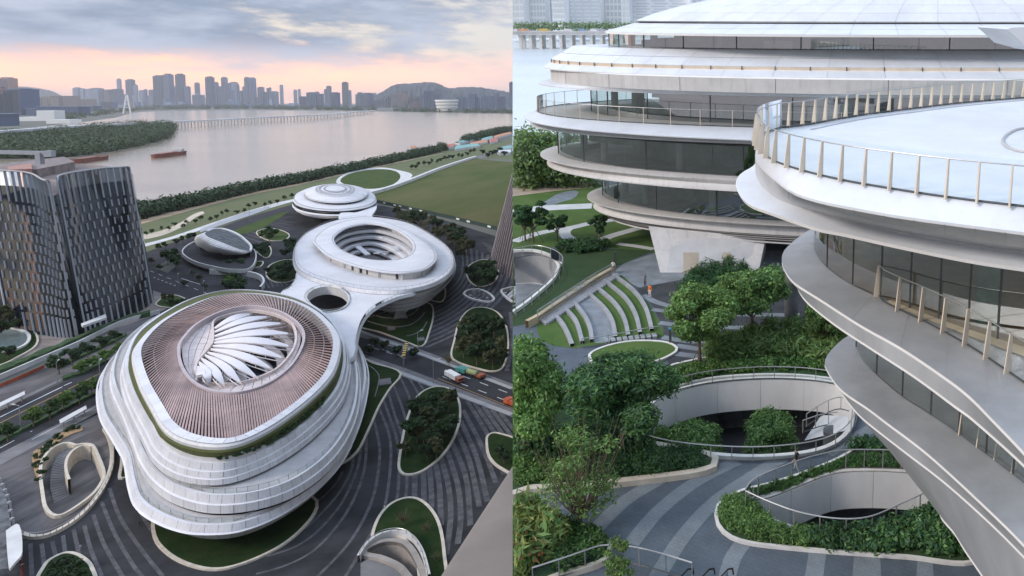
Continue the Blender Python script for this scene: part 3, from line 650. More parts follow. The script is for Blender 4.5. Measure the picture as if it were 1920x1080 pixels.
def tier(name, ring, prof, z_in, inner, per=4, mname='white'):
    """lipped white fascia: prof = [(outset, z)...]; each lip clad with separate panels"""
    vis = front(ring); rings = [atz(offset(ring, d), z) for d, z in prof]
    back = [atz(offset(ring, d - .25), z - .1) for d, z in prof]
    mb = MB(); mb.loft(back); o = mb.build(name, M['joint'], b1)
    for a, b in zip(range(len(prof) - 1), range(1, len(prof))):
        if abs(prof[a][1] - prof[b][1]) < .45:
            mb = MB(); mb.loft([rings[a], rings[b]]); mb.build('lip', M[mname], b1, smooth=True)
        else: panels('panel', rings[a], rings[b], per, b1, M[mname], .05, .1, True, lambda i: vis[i % len(vis)])
    return rings
tier('parapet_backing', rA, [(-.8, 24.2), (-.7, 24.8), (.3, 24.7), (.7, 22.8), (1.2, 22.5), (1.5, 20.9), (1.9, 20.6), (2.0, 19.0), (1.0, 18.7)], 24, None, 3)
tier('fascia_backing', rC, [(-.5, 17.7), (.2, 17.7), (.6, 15.4), (1.1, 15.1), (1.1, 12.7), (.2, 12.3)], 17, None, 3)
tier('skirt_backing', rE, [(-.5, 10.7), (.4, 10.7), (1.0, 8.8)], 10, None, 3)
e2 = atz(offset(rE, 1.6), 8.5); mb = MB(); mb.loft([atz(offset(rE, 1.0), 8.8), e2]); mb.build('lip', M['white'], b1, smooth=True)
vis = front(rE); panels('panel', e2, rF, 3, b1, M['white'], .05, .1, True, lambda i: vis[i % N1]); mb = MB(); mb.loft([atz(offset(rE, 1.3), 8.3), atz(offset(rF, -.3), 5)]); mb.build('skirt_backing', M['joint'], b1)
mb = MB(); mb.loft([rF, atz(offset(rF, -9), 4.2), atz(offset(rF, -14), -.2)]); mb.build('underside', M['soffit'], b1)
mb = MB(); mb.loft([atz(offset(rA, .6), 18.4), atz(offset(rC, -.4), 17.3)]); mb.build('terrace_floor', M['floor'], b1)
mb = MB(); mb.loft([atz(offset(rC, .6), 11.9), atz(offset(rE, -.4), 10.3)]); mb.build('terrace_floor', M['floor'], b1)
mb = MB(); mb.loft([atz(offset(rR, .2), 28.9), atz(offset(rR, 1.0), 27.8), mixr(atz(rR, 26.6), atz(rA, 25.0), .5), atz(offset(rA, -.7), 24.3)]); M['rgarden'] = mat('roof_garden_grass', (.05, .075, .018), .95, .3, .25, bump=.4, bscale=1.5, col2=(.10, .10, .03)); mb.build('roof_garden', M['rgarden'], b1)
# the roof rim, in panels
ri = atz(offset(rR, -2.4), 30.5); mb = MB(); mb.loft([atz(offset(rR, .5), 24), atz(offset(rR, .6), 29.2), atz(rR, 29.8), atz(ri, 30.2), atz(offset(rR, -2.5), 25)]); mb.build('roof_rim_backing', M['fascia'], b1)
panels('panel', rR, ri, 4, b1, M['white'], .06, .1)
# railings on both terraces
def rail(par, ring, h, every, closed=True, r=.06, postm=None, glass=True, n0=0, n1=None, pw=.12):
    n1 = n1 or len(ring); seg = ring[n0:n1]; up = Vector((0, 0, h))
    mb = MB(); mb.tube([p + up for p in seg], r, 5, closed and n0 == 0 and n1 == len(ring)); mb.build('handrail', M['steel'], par)
    for i in range(0, len(seg), every):
        mb = MB(); mb.box(seg[i] + up / 2, (pw, pw, h)); mb.build('post', postm or M['steel'], par)
    if glass:
        for i in range(0, len(seg) - every, every):
            a = seg[i:i + every + 1]; mb = MB(); mb.loft([[p + up * .06 for p in a], [p + up * .95 for p in a]], False); mb.build('pane', M['glass'], par)
rl = thing('terrace_railing', 'thin glass railing round the upper terrace of the louvred roof building', 'railing', L(400, 928, 17.5)); rr1 = atz(offset(rC, -.9), 17.6); rail(rl, rr1, 1.5, 3, True, .09)
rl = thing('terrace_railing', 'thin glass railing round the lowest terrace of the louvred roof building', 'railing', L(400, 984, 10.5)); rr1 = atz(offset(rE, -.9), 10.6); rail(rl, rr1, 1.5, 3, True, .09)
# louvres
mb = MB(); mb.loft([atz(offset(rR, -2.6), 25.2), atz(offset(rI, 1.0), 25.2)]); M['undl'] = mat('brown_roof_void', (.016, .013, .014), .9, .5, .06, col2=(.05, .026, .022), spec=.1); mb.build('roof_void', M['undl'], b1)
NS = 172
lo_, li_ = LP(ROOF, 30.2, NS), LP(INN, 30.2, NS); lo_ = offset(lo_, -2.2); li_ = offset(li_, .9)
M['louvre'] = mat('aluminium_louvre', (.34, .235, .215), .5, .15, .05, orand=.12)
for i in range(NS):
    mb = MB(); mb.beam(li_[(i + 4) % NS], lo_[i], .5, .3); mb.build('louvre', M['louvre'], b1)
for t in (.33, .67):
    mb = MB(); mb.tube([p + Vector((0, 0, -.6)) for p in mixr(li_, lo_, t)], .18, 5, True); mb.build('louvre_ring', M['steel'], b1)
mb = MB(); wallring(mb, rI, 27, 31, 1.0); mb.build('oculus_rim', mat('mauve_rim', (.44, .38, .39), .5, .06, .2), b1)
# platform and void under the petals
rV = LP(VOID, 28, N1); rI2 = atz(offset(rI, -1.6), 28.2); cP = polar(INN, N1); cV = polar(VOID, N1)
pin = [L(p.x + (442 - p.x) * .03, p.y + (650 - p.y) * .03, 28) for p in cP]
M['tile'] = mat('pale_pink_tile', (.60, .52, .49), .55, .06, .2)
mb = MB(); mb.loft([atz(pin, 27.8), atz(rV, 27.8)]); mb.build('platform_bed', M['joint'], b1)
for k in range(4): panels('platform_tile', mixr(pin, rV, k / 4 + .01), mixr(pin, rV, (k + 1) / 4 - .01), 6, b1, M['tile'], .12, .25)
mb = MB(); wallring(mb, rV, 26.5, 29.4, .8); mb.build('void_kerb', M['tile'], b1)
for k, (d, z) in enumerate(((3, 22), (7, 16.5), (11, 11))):
    a = offset(rV, -d); mb = MB(); mb.loft([atz(offset(rV, -d + 3.4), z - .4), atz(a, z), atz(a, z - 1.6), atz(offset(rV, -d + 3.4), z - 1.6)]); mb.build('inner_gallery', M['tile'], b1)
mb = MB(); mb.loft([atz(rV, 28), atz(rV, 4)]); mb.build('void_wall', mat('dim_wall', (.12, .10, .10), .6, .2, .1), b1); mb = MB(); mb.poly(atz(rV, 5)); mb.build('void_floor', mat('dark_blue_floor', (.05, .055, .08), .6, .3, .1), b1)
for i, (c, col) in enumerate((((452, 714), (.6, .42, .06)), ((464, 712), (.6, .42, .06)), ((486, 700), (.25, .27, .36)))):
    mb = MB(); p = L(*c, 9); mb.box((p.x, p.y, 6), (3 + i, 8, 2), .4); M[f'stall{i}'] = mat(f'stall_{i}', col, .5); mb.build('kiosk', M[f'stall{i}'], b1)
roots = [(402, 615), (402, 622), (402, 630), (402, 637), (401, 642), (399, 648), (395, 654), (389, 660), (384, 665), (377, 671), (373, 678), (371, 686)]
tips = [(474, 588), (508, 593), (535, 606), (550, 626), (551, 651), (537, 673), (513, 693), (484, 709), (453, 719), (421, 723), (394, 719), (376, 712)]
M['petal'] = mat('white_petal_metal', (.66, .63, .64), .45, .03, .1)
for i, (r0, t0) in enumerate(zip(roots, tips)):
    r0, t0 = Vector(r0), Vector(t0); d = t0 - r0; nn = Vector((-d.y, d.x)).normalized(); nn = nn if nn.y < 0 else -nn
    wmax = 9.5 + 8 * (i / 11) ** 1.2; bow = 9 - .9 * abs(i - 4); A, B = [], []
    for k in range(15):
        s = k / 14; w = (2.2 + (wmax - 2.2) * math.sin(math.pi * min(1, s / .62) / 2)) if s < .62 else wmax * (1 - ((s - .62) / .38)) ** .8 + .25
        c = r0.lerp(t0, s) + nn * bow * math.sin(math.pi * s); z = 29.2 + 3.2 * math.sin(math.pi * s)
        up, dn = c + nn * w * .5, c - nn * w * .5; A.append(L(up.x, up.y, z + .4)); B.append(L(dn.x, dn.y, z))
    mb = MB(); mb.loft([A, B, [p - Vector((0, 0, .5)) for p in B], [p - Vector((0, 0, .5)) for p in A]], False, True); o = mb.build('petal', M['petal'], b1, smooth=True)
    mb = MB(); c0 = [p - Vector((0, 0, 1.6)) for p in B]; mb.tube([c0[j].lerp(B[j], .0) for j in range(0, 15)], .22, 5); mb.build('truss', M['petal'], o)
    for j in (4, 7, 10): mb = MB(); mb.beam(B[j], c0[j], .2, .2); mb.build('strut', M['petal'], o)
mb = MB(); seg = [L(x, y, 30.6) for x, y in [(468, 612), (485, 625), (492, 640), (485, 655), (470, 668), (452, 680)]]; mb.tube(seg, .2, 5); mb.build('tie_rod', M['petal'], b1)
# ------------------------------------------------------------------ footbridge deck and ring building
b2 = thing('ring_hall', 'white ring shaped building with large oval opening in its roof', 'building', L(700, 500))
D2 = [(553, 470), (556, 498), (578, 516), (620, 530), (680, 542), (740, 545), (800, 535), (838, 515), (850, 492), (843, 468), (815, 445), (770, 420), (720, 409), (670, 407), (620, 416), (580, 434), (560, 452)]
R2 = [(588, 448), (592, 460), (620, 482), (680, 502), (740, 511), (790, 507), (815, 492), (818, 475), (800, 455), (765, 433), (720, 415), (690, 411), (650, 414), (610, 428)]
O2 = [(626, 450), (640, 468), (680, 484), (720, 489), (755, 485), (773, 472), (772, 455), (750, 436), (720, 424), (690, 420), (655, 426), (635, 437)]
G2 = [(580, 495), (600, 525), (640, 552), (690, 575), (740, 584), (790, 572), (828, 542), (846, 512), (840, 480), (800, 450), (720, 425), (640, 430), (590, 460)]
N2 = 128
d2, r2, o2, g2 = LP(D2, 22, N2), LP(R2, 27, N2), LP(O2, 27, N2), LP(G2, 9, N2)
mb = MB(); mb.loft([d2, atz(r2, 22.2), atz(offset(r2, -3), 22.2)]); mb.build('deck', M['white'], b2)
mb = MB(); mb.loft([atz(offset(r2, -3), 22), atz(offset(r2, -3), 26.2)]); mb.build('upper_wall', M['fascia'], b2)
mb = MB(); mb.loft([atz(offset(r2, -1.5), 26), atz(r2, 26.2), atz(r2, 27), atz(offset(r2, -.6), 27.2), atz(offset(o2, 1.0), 27.5), atz(o2, 27.2), atz(o2, 26.2)]); mb.build('roof', M['white'], b2, smooth=True, ang=50)
mb = MB(); mb.tube(atz(offset(r2, -1.2), 27.2), .22, 5, True); mb.tube(atz(offset(o2, 1.2), 27.5), .22, 5, True); mb.build('roof_joint', M['joint'], b2)
def nearest(ring, x):
    best = [(abs(F * p.x / (p.y * math.cos(TL) - (p.z - HL) * math.sin(TL)) + CX - x), k) for k, p in enumerate(ring) if p.y < sum(v.y for v in ring) / len(ring)]
    return min(best)[1]
for c_, w in ((662, 2.5), (674, 4), (690, 1.4), (742, 1.4)):
    rw_ = offset(r2, -2.9); k = nearest(rw_, c_); p = rw_[k]; t = rw_[(k + 1) % N2] - rw_[k - 1]; mb = MB(); mb.box((p.x, p.y, 23.8), (w, .5, 3), math.atan2(t.y, t.x)); mb.build('doorway', M['slate2'] if 'slate2' in M else M['dark'], b2)
for k in range(0, N2, 4):
    mb = MB(); p = offset(r2, -2)[k]; mb.box((p.x, p.y, 24.1), (.8, .8, 4)); mb.build('column', M['white'], b2) if k % 8 == 0 else None
lips = [(0, 22.3), (.6, 22.2), (1.2, 20.2), (.3, 19.8), (-.6, 18.6), (-1.0, 18.2)]
tv = front(d2)
mb = MB(); mb.loft([atz(offset(d2, a - .2), z - .1) for a, z in lips]); mb.build('rim_backing', M['joint'], b2)
panels('panel', atz(offset(d2, .6), 22.2), atz(offset(d2, 1.2), 20.2), 2, b2, M['white'], .06, .1, True, lambda i: tv[i % N2])
mb = MB(); mb.loft([atz(offset(d2, 1.2), 20.2), atz(offset(d2, .2), 19.8)]); mb.build('lip', M['white'], b2)
g1 = atz(mixr(d2, g2, .35), 17.2)
for k, (t0, t1) in enumerate(((.30, .52), (.55, .76), (.79, 1.0))):
    a, b = mixr(atz(d2, 19), g2, t0), mixr(atz(d2, 19), g2, t1)
    mb = MB(); mb.loft([offset(a, 1.6 - k * .3), offset(a, 2.2 - k * .3), offset(b, 1.2 - k * .3), offset(b, -1.5)]); mb.build('soffit_lip', M['white'], b2, smooth=True, ang=30)
mb = MB(); mb.loft([atz(offset(d2, -1), 18.3), mixr(atz(d2, 19), g2, .5), g2, atz(offset(g2, -12), 8.4), atz(offset(g2, -16), 0)]); mb.build('underside', M['fascia'], b2)
# galleries in the oval opening
mb = MB(); mb.loft([atz(offset(o2, 5), 26), atz(offset(o2, 5), 2)]); mb.build('court_wall', mat('gallery_glass', (.10, .12, .135), .15, .2, .08, spec=.7), b2)
for z, d in ((21.6, 2.0), (16.6, -.5), (11.6, -3), (6.6, -6)):
    a = offset(o2, d); mb = MB(); mb.loft([atz(offset(o2, 5.2), z + .1), atz(a, z), atz(offset(a, -.3), z - .2), atz(offset(a, .1), z - 2.2), atz(offset(o2, 5.2), z - 2.2)]); g_ = mb.build('gallery', M['white'], b2, smooth=True)
    mb = MB(); mb.tube([p + Vector((0, 0, 1.5)) for p in atz(offset(a, .3), z)], .09, 4, True); mb.build('gallery_rail', M['steel'], g_)
mb = MB(); mb.poly(atz(offset(o2, 5), 2.2)); mb.build('court_floor', M['pave'], b2)
for a, za, b, zb in (((715, 446), 17, (742, 452), 12), ((740, 462), 15, (754, 482), 8), ((705, 475), 12, (735, 472), 7), ((670, 462), 12, (690, 478), 8)):
    mb = MB(); mb.beam(L(*a, za), L(*b, zb), 4, 1.0); mb.build('stair', M['white'], b2)
rl = thing('deck_railing', 'thin railing round the white deck of the ring building', 'railing', L(720, 545, 22)); rail(rl, atz(offset(d2, -1), 22.2), 1.5, 2, True, .1, None, False)
br = thing('footbridge', 'white footbridge deck with an oval hole between the two large halls', 'footbridge', L(640, 600))
DK = [(528, 549), (546, 538), (557, 520), (560, 505), (575, 512), (620, 527), (700, 545), (775, 547), (745, 556), (712, 570), (690, 585), (675, 605), (667, 632), (664, 655), (656, 672), (636, 655), (600, 592), (560, 560)]
DH = LC([(576, 560), (586, 546), (612, 539), (640, 545), (653, 560), (645, 577), (620, 585), (595, 580)], 20, 48, True)
dk = LC(DK, 20, 110, True); mb = MB(); mb.poly(dk, [DH]); mb.build('deck', M['white'], br)
mb = MB(); mb.loft([dk, offset(dk, .5), atz(offset(dk, 1.2), 18.4), atz(offset(dk, -1.0), 17.6), atz(offset(dk, -2.5), 16.8)]); mb.build('edge', M['white'], br, smooth=True, ang=50)
mb = MB(); mb.poly(atz(offset(dk, -2.5), 16.8), [atz(DH, 16.8)]); mb.build('soffit', M['soffit'], br)
mb = MB(); mb.loft([atz(DH, 15.8), DH, atz(DH, 20.6), atz(offset(DH, .8), 20.6), atz(offset(DH, .8), 20)]); mb.build('hole_rim', M['fascia'], br)
rl = thing('bridge_railing', 'round railing about the oval hole in the white footbridge', 'railing', L(612, 585, 20)); rail(rl, atz(offset(DH, 1.2), 20.1), 1.5, 3, True, .09)
rl = thing('bridge_railing', 'railing along the curved right edge of the white footbridge', 'railing', L(690, 585, 20)); rail(rl, [p for p in LC([(775, 548), (745, 557), (712, 571), (691, 586), (677, 606), (669, 632), (666, 652)], 20.1, 40)], 1.5, 2, False, .09)
rl = thing('bridge_railing', 'short railing along the left edge of the white footbridge', 'railing', L(550, 535, 20)); rail(rl, [p for p in LC([(530, 549), (546, 539), (556, 522), (559, 508)], 20.1, 16)], 1.5, 2, False, .09)
# ------------------------------------------------------------------ domed disc building
b3 = thing('disc_hall', 'round white disc building with dark rings on its domed roof', 'building', L(628, 410))
q = lambda cx, cy, rx, ry, z: LP(ell(cx, cy, rx, ry), z, 96)
dr = [q(628, 370, 76, 21, 21.5), q(629, 366, 70, 19, 22.6), q(630, 364, 60.5, 17, 23.2)]
mb = MB(); mb.loft([q(628, 379, 77, 18, 18.2), q(628, 376, 78.5, 20, 19.6), dr[0], dr[1], dr[2]]); mb.build('eave', M['white'], b3, smooth=True)
mb = MB(); mb.tube(q(628, 372, 76.5, 20.5, 21.4), .3, 5, True); mb.build('eave_joint', M['joint'], b3)
mb = MB(); mb.loft([q(630, 366, 57, 16, 23), q(630, 364, 57, 16, 25)]); mb.build('clerestory', M['dark'], b3)
dm = [q(630, 364, 60, 17, 24.8), q(630, 362, 61, 17, 25.3), q(629, 358, 50, 13.5, 28), q(628.5, 354.5, 36, 9.8, 30.2), q(628, 352, 20, 5.6, 31.8), q(628, 351, 6, 1.7, 32.4)]
mb = MB(); mb.loft(dm); mb.poly(dm[-1]); mb.build('dome', M['white'], b3, smooth=True)
for a, b in ((.30, .36), (.47, .54), (.72, .80)):
    rx = lambda t: 36 * (1 - t) + 1; mk = lambda t: LP(ell(628.3, 354.5 - 3 * min(1, t), rx(t), 9.8 * (1 - t) + .3), 31.2 + 2.0 * t, 72)
    mb = MB(); mb.loft([mk(a - .3), mk(b - .3)]); mb.build('roof_ring', mat('grey_ring', (.25, .25, .26), .6), b3)
mb = MB(); mb.tube(q(630, 363, 59, 16, 25.9), .25, 5, True); mb.build('dome_joint', M['joint'], b3)
for k, (cx, cy, rx, ry, z) in enumerate(((627, 385, 78, 20, 15.6), (626, 390, 73, 18, 12.2), (625, 395, 64, 15, 9))):
    mb = MB(); mb.loft([q(cx, cy - 3, rx, ry, z + 1.4), q(cx, cy, rx + 1.5, ry, z), q(cx, cy + 1, rx - 3, ry - 1, z - 1.2), q(cx, cy + 3, rx - 8, ry - 2, z - 1.6)]); mb.build('terrace_lip', M['white'], b3, smooth=True)
mb = MB(); mb.loft([q(628, 380, 74, 18, 18.4), q(625, 392, 60, 14, 9), q(622, 402, 44, 10, 0)]); mb.build('glazed_core', mat('core_glass', (.07, .09, .10), .15, .2, .1), b3)
dk3 = LC([(640, 398), (668, 398), (698, 388), (707, 386), (703, 396), (697, 404), (699, 412), (640, 414)], 18, 40, True); mb = MB(); mb.prism(dk3, 16, 18); mb.build('link_deck', M['white'], b3)
# ------------------------------------------------------------------ shell pavilion
sh = thing('shell_pavilion', 'clam shell shaped white pavilion on a curved pale podium', 'pavilion', L(410, 500))
pod = LC([(341, 471), (348, 483), (370, 494), (402, 502), (433, 507), (468, 505), (480, 490), (478, 470), (450, 448), (400, 446), (362, 455)], 5, 60, True)
mb = MB(); mb.poly(pod); mb.build('podium_floor', M['asphalt'], sh); mb = MB(); mb.loft([atz(offset(pod, -4), 0), atz(pod, 3.2), atz(pod, 6), atz(offset(pod, -.8), 6), atz(offset(pod, -.8), 5)]); mb.build('podium_wall', M['fascia'], sh)
dru = LP(ell(420, 472, 46, 13), 5, 60); mb = MB(); mb.loft([dru, LP(ell(420, 463, 47, 12), 10, 60)]); mb.build('drum_wall', mat('grey_drum', (.07, .07, .075), .4, .1, .2), sh)
lw = cat([(370, 442), (365, 450), (370, 461), (385, 470), (402, 475), (433, 477.5), (457, 476.5), (469, 472)], 40); rg = cat([(388, 435), (384, 438), (390, 444), (402, 449), (420, 456), (440, 464), (456, 469), (469, 472)], 40)
M['shell'] = mat('pearl_shell_metal', (.78, .75, .72), .4, .04, .15)
def shp(t, k):
    a, b = lw[k], rg[k]; p = a.lerp(b, t); e = 1 - (k / 39) ** 1.6; z = 9.2 + 11.5 * e * math.sin(t * math.pi / 2) ** .9
    return L(p.x, p.y, z)
for j in range(8):
    t0, t1 = j / 8, (j + 1) / 8 + .03; A = [shp(t0, k) + Vector((0, -.2, .5)) for k in range(40)]; B = [shp(min(1, t1), k) for k in range(40)]; C_ = [shp(t0, k) for k in range(40)]
    mb = MB(); mb.loft([C_, A, B], False); mb.build('shell_course', M['shell'], sh, smooth=True, ang=50)
bk = cat([(388, 435), (398, 431), (412, 430), (428, 433), (448, 442), (464, 455), (471, 464), (469, 472)], 40)
M['slate'] = mat('grey_planted_roof', (.085, .09, .095), .7, .4, .3)
for j in range(5):
    mk = lambda t: [L(rg[k].lerp(bk[k], t).x, rg[k].lerp(bk[k], t).y, 9.2 + 11.5 * (1 - (k / 39) ** 1.6) * (1 - .18 * t) + .1) for k in range(40)]
    mb = MB(); mb.loft([mk(j / 5), mk((j + .94) / 5)], False); mb.build('roof_strip', M['slate'], sh, smooth=True)
rim = [L(p.x, p.y, 9.2 + 9.6 * (1 - (k / 39) ** 1.6)) for k, p in enumerate(bk)]; mb = MB(); mb.tube([p + Vector((0, 0, .5)) for p in rim], 1.0, 6); mb.build('shell_rim', M['shell'], sh)
mb = MB(); mb.loft([rim, atz(rim, 5)], False); mb.build('back_wall', M['slate'], sh)
vw = thing('viaduct_parapet', 'white curved parapet of the access ramp below the shell pavilion', 'wall', L(470, 518))
vc = LC([(395, 514), (441, 516), (472, 519), (491, 526), (497, 537), (490, 548)], 0, 30); mb = MB(); wallring(mb, vc, 0, 4, 1.2, False); mb.build('wall', M['wkerb'], vw)
sheet('underpass_road', [(435, 520), (472, 522), (490, 530), (492, 545), (440, 552), (420, 545)], .3, M['asphalt'])
# ------------------------------------------------------------------ glass tower
tw = thing('glass_tower', 'dark curved glass office tower with staggered white fins', 'tower', L(150, 620))
ZT = 88.0
TB = [(-30, 600), (20, 618), (78, 628), (112, 633), (140, 632), (180, 620), (235, 598), (285, 568), (276, 540), (200, 520), (90, 520), (-40, 560)]
TT = [(-110, 322), (-40, 319), (20, 320), (60, 325), (88, 338), (120, 326), (185, 316), (241, 311), (236, 297), (180, 288), (90, 286), (-90, 296)]
NT = 96
tb = LC(TB, 0, NT, True)
# match the crown ring to the base ring segment by segment
def seglofts(pts, z):
    out = []; P = [Vector(p) for p in pts]; m = len(P)
    for i in range(m):
        for k in range(8):
            t = k / 8; a, b, c, d = P[i - 1], P[i], P[(i + 1) % m], P[(i + 2) % m]
            q_ = .5 * ((2 * b) + (c - a) * t + (2 * a - 5 * b + 4 * c - d) * t * t + (3 * b - a - 3 * c + d) * t ** 3); out.append(L(q_.x, q_.y, z))
    return out
tb, tt = seglofts(TB, 0), seglofts(TT, ZT)
def tp(u, v):   # u ring index (float), v height 0..1
    i = int(math.floor(u)) % NT; f = u - math.floor(u); a = tb[i].lerp(tb[(i + 1) % NT], f); b = tt[i].lerp(tt[(i + 1) % NT], f)
    return a.lerp(b, v)
M['tglass'] = mat('dark_tower_glass', (.010, .013, .017), .08, .3, .05, spec=.35)
mb = MB(); mb.loft([[tp(u, v) for u in range(NT)] for v in (0, .15, .3, .45, .6, .75, .9)]); mb.build('curtain_wall', M['tglass'], tw, smooth=True)
mb = MB(); mb.poly([tp(u, .9) for u in range(NT)]); mb.build('roof_deck', mat('brown_roof', (.20, .15, .13), .8, .2, .1), tw)
M['fin'] = mat('silver_fin', (.33, .34, .36), .4, .05, .3)
mid_ = 34.0   # ring index of the notch between the two faces
lspan, rspan = (8.0, 33.0), (36.5, 56.0)
def outn(u):
    a, b = tp(u - .5, .5), tp(u + .5, .5); t = b - a; n = Vector((t.y, -t.x, 0)).normalized(); c = sum(tb, Vector()) / NT
    return n if n.dot(a - Vector((c.x, c.y, a.z))) > 0 else -n
def fin(u, v0, v1, w=.28, d=.8):
    n = outn(u); a, b = tp(u, v0) + n * d * .5, tp(u, v1) + n * d * .5; t = (tp(u + .5, v0) - tp(u - .5, v0)).normalized(); r = t * w / 2; e = n * d / 2; mb = MB()
    mb.add([a - r - e, a + r - e, a + r + e, a - r + e, b - r - e, b + r - e, b + r + e, b - r + e], [(0, 3, 2, 1), (4, 5, 6, 7), (0, 1, 5, 4), (1, 2, 6, 5), (2, 3, 7, 6), (3, 0, 4, 7)]); return mb
rows = 12
for (s0, s1), nc in ((lspan, 13), (rspan, 13)):
    for c in range(nc):
        u = s0 + (s1 - s0) * c / (nc - 1)
        fin(u, .80, .995, .2).build('crown_fin', M['fin'], tw); fin(u, .0, .12).build('base_fin', M['fin'], tw)
        for r in range(rows - 1):
            uu = u + (.5 if r % 2 else 0) * (s1 - s0) / (nc - 1)
            if uu > s1: continue
            v0 = .135 + r * .66 / (rows - 1); fin(uu, v0, v0 + .044, .30, .7).build('fin', M['fin'], tw)
M['screen'] = glassmat('crown_glass', (.10, .12, .13), .05)
for (s0, s1) in (lspan, rspan):
    us = [s0 + (s1 - s0) * k / 24 for k in range(25)]
    mb = MB(); mb.loft([[tp(u, .9) for u in us], [tp(u, 1.0) for u in us]], False); mb.build('crown_screen', M['screen'], tw)
    fr = [tp(us[0], v) for v in (.0, .3, .6, .9, .97)] + [tp(u, 1.0) for u in us[1:-1]] + [tp(us[-1], v) for v in (.97, .9, .6, .3, .0)]
    mb = MB(); mb.tube([p + outn(30 if s0 < 20 else 45) * .4 for p in fr], .5, 6); mb.build('crown_frame', M['fin'], tw)
mb = MB(); cp = [L(x, y, 9) for x, y in ((152, 608), (198, 590), (200, 596), (155, 612))]; mb.prism(cp, 8.2, 9.4); mb.build('entrance_canopy', M['pale'], tw)
mb = MB(); cp = [L(x, y, 8) for x, y in ((50, 580), (60, 580), (64, 592), (54, 594))]; mb.prism(cp, 7, 8.2); mb.build('side_canopy', M['pale'], tw)
mb = MB(); pl = [L(x, y, ZT - 4) for x, y in ((8, 309), (120, 296), (140, 306), (70, 320), (10, 322))]; mb.prism(pl, ZT - 10, ZT - 3); mb.build('plant_screen', mat('brown_plant_screen', (.20, .16, .15), .8, .2, .2), tw)
mb = MB(); mb.prism([L(x, y, ZT) for x, y in ((14, 308), (58, 302), (60, 312), (15, 314))], ZT - 4, ZT - 1.5); mb.build('plant_panel', mat('terracotta_panel', (.36, .19, .15), .8), tw)
cr = thing('roof_crane', 'grey cleaning crane boom on the roof of the glass tower', 'crane', LD(75, 300, 440))
P0 = LD(75, 305, 440); mb = MB(); mb.box(P0 + Vector((0, 0, 2.5)), (3, 3, 7)); mb.build('mast', M['fin'], cr); mb = MB(); mb.beam(LD(-10, 285, 440), LD(85, 287, 440), 1.6, 2.2); mb.build('boom', M['fin'], cr); mb = MB(); mb.box(LD(93, 288, 440), (4.5, 3, 3.6)); mb.build('counterweight', M['fin'], cr); mb = MB(); mb.beam(LD(68, 290, 440), LD(76, 297, 440), .6, .6); mb.build('strut', M['fin'], cr)
# curved tower sliver on the right, beige parapet, corner building lower left
t2 = thing('curved_tower', 'curved grey tower with close vertical fins at the seam', 'tower', L(970, 520))
t2b = LC([(923, 478), (932, 505), (955, 520), (1010, 535), (1050, 500), (1010, 465), (950, 460)], 0, 60, True); t2t = LC([(962, 325), (972, 345), (990, 352), (1030, 355), (1060, 335), (1030, 318), (990, 316)], 62, 60, True)
M['bronze'] = mat('mauve_fin', (.24, .20, .19), .5, .1, .2)
t2m = [a.lerp(b, .5) for a, b in zip(t2b, t2t)]; mb = MB(); mb.loft([t2b, t2m, t2t]); mb.build('curtain_wall', mat('bronze_glass', (.06, .055, .06), .3, .1, .1), t2)
for k in range(60):
    if t2b[k].y < L(960, 500).y + 60: mb = MB(); mb.tube([offset(t2b, .5)[k], offset(t2m, .5)[k], offset(t2t, .5)[k]], .5, 4); mb.build('fin', M['bronze'], t2)
pw = thing('near_parapet', 'plain beige rooftop parapet slanting across the lower right corner of the aerial view', 'parapet', L(900, 1080, 0))
pp = [L(x, y, 60) for x, y in ((820, 1080), (890, 974), (960, 868), (1060, 716), (1060, 1140), (780, 1140))]; mb = MB(); mb.prism(pp, 0, 59); ins = offset(pp, -1.2); mb.loft([atz(pp, 59), atz(offset(pp, -.35), 59.7), atz(ins, 60)]); mb.poly(atz(ins, 60)); mb.build('coping', mat('beige_render', (.235, .205, .18), .85, .08, .05), pw, smooth=True, ang=35)
lb = thing('corner_building', 'dark ribbed corner building with pale canopy at lower left edge', 'building', L(0, 1060))
bb = [L(x, y) for x, y in ((-60, 905), (-6, 915), (14, 960), (26, 1030), (40, 1092), (-60, 1110))]; mb = MB(); mb.prism(bb, 0, 4.6); mb.build('wall', M['slate'], lb)
M['dred'] = mat('dark_red_rib', (.10, .035, .035), .6)
for k in range(14):
    a, b = bb[1], bb[4]; i_ = k / 13; pt = [bb[1], bb[2], bb[3], bb[4]]; s = i_ * 3; j = min(2, int(s)); p = pt[j].lerp(pt[j + 1], s - j); mb = MB(); mb.box((p.x + .5, p.y, 2.5), (.8, .8, 5.2)); mb.build('rib', M['fin'] if k < 8 else M['dred'], lb)
mb = MB(); cn = [L(x_, y_, 6) for x_, y_ in ((11, 996), (22, 988), (31, 983), (36, 985), (40, 996), (42, 1015), (42, 1036), (39, 1044), (28, 1056), (19, 1067), (16, 1062), (13, 1030))]; mb.prism(cn, 5.4, 6.2); mb.build('canopy', M['pale'], lb)
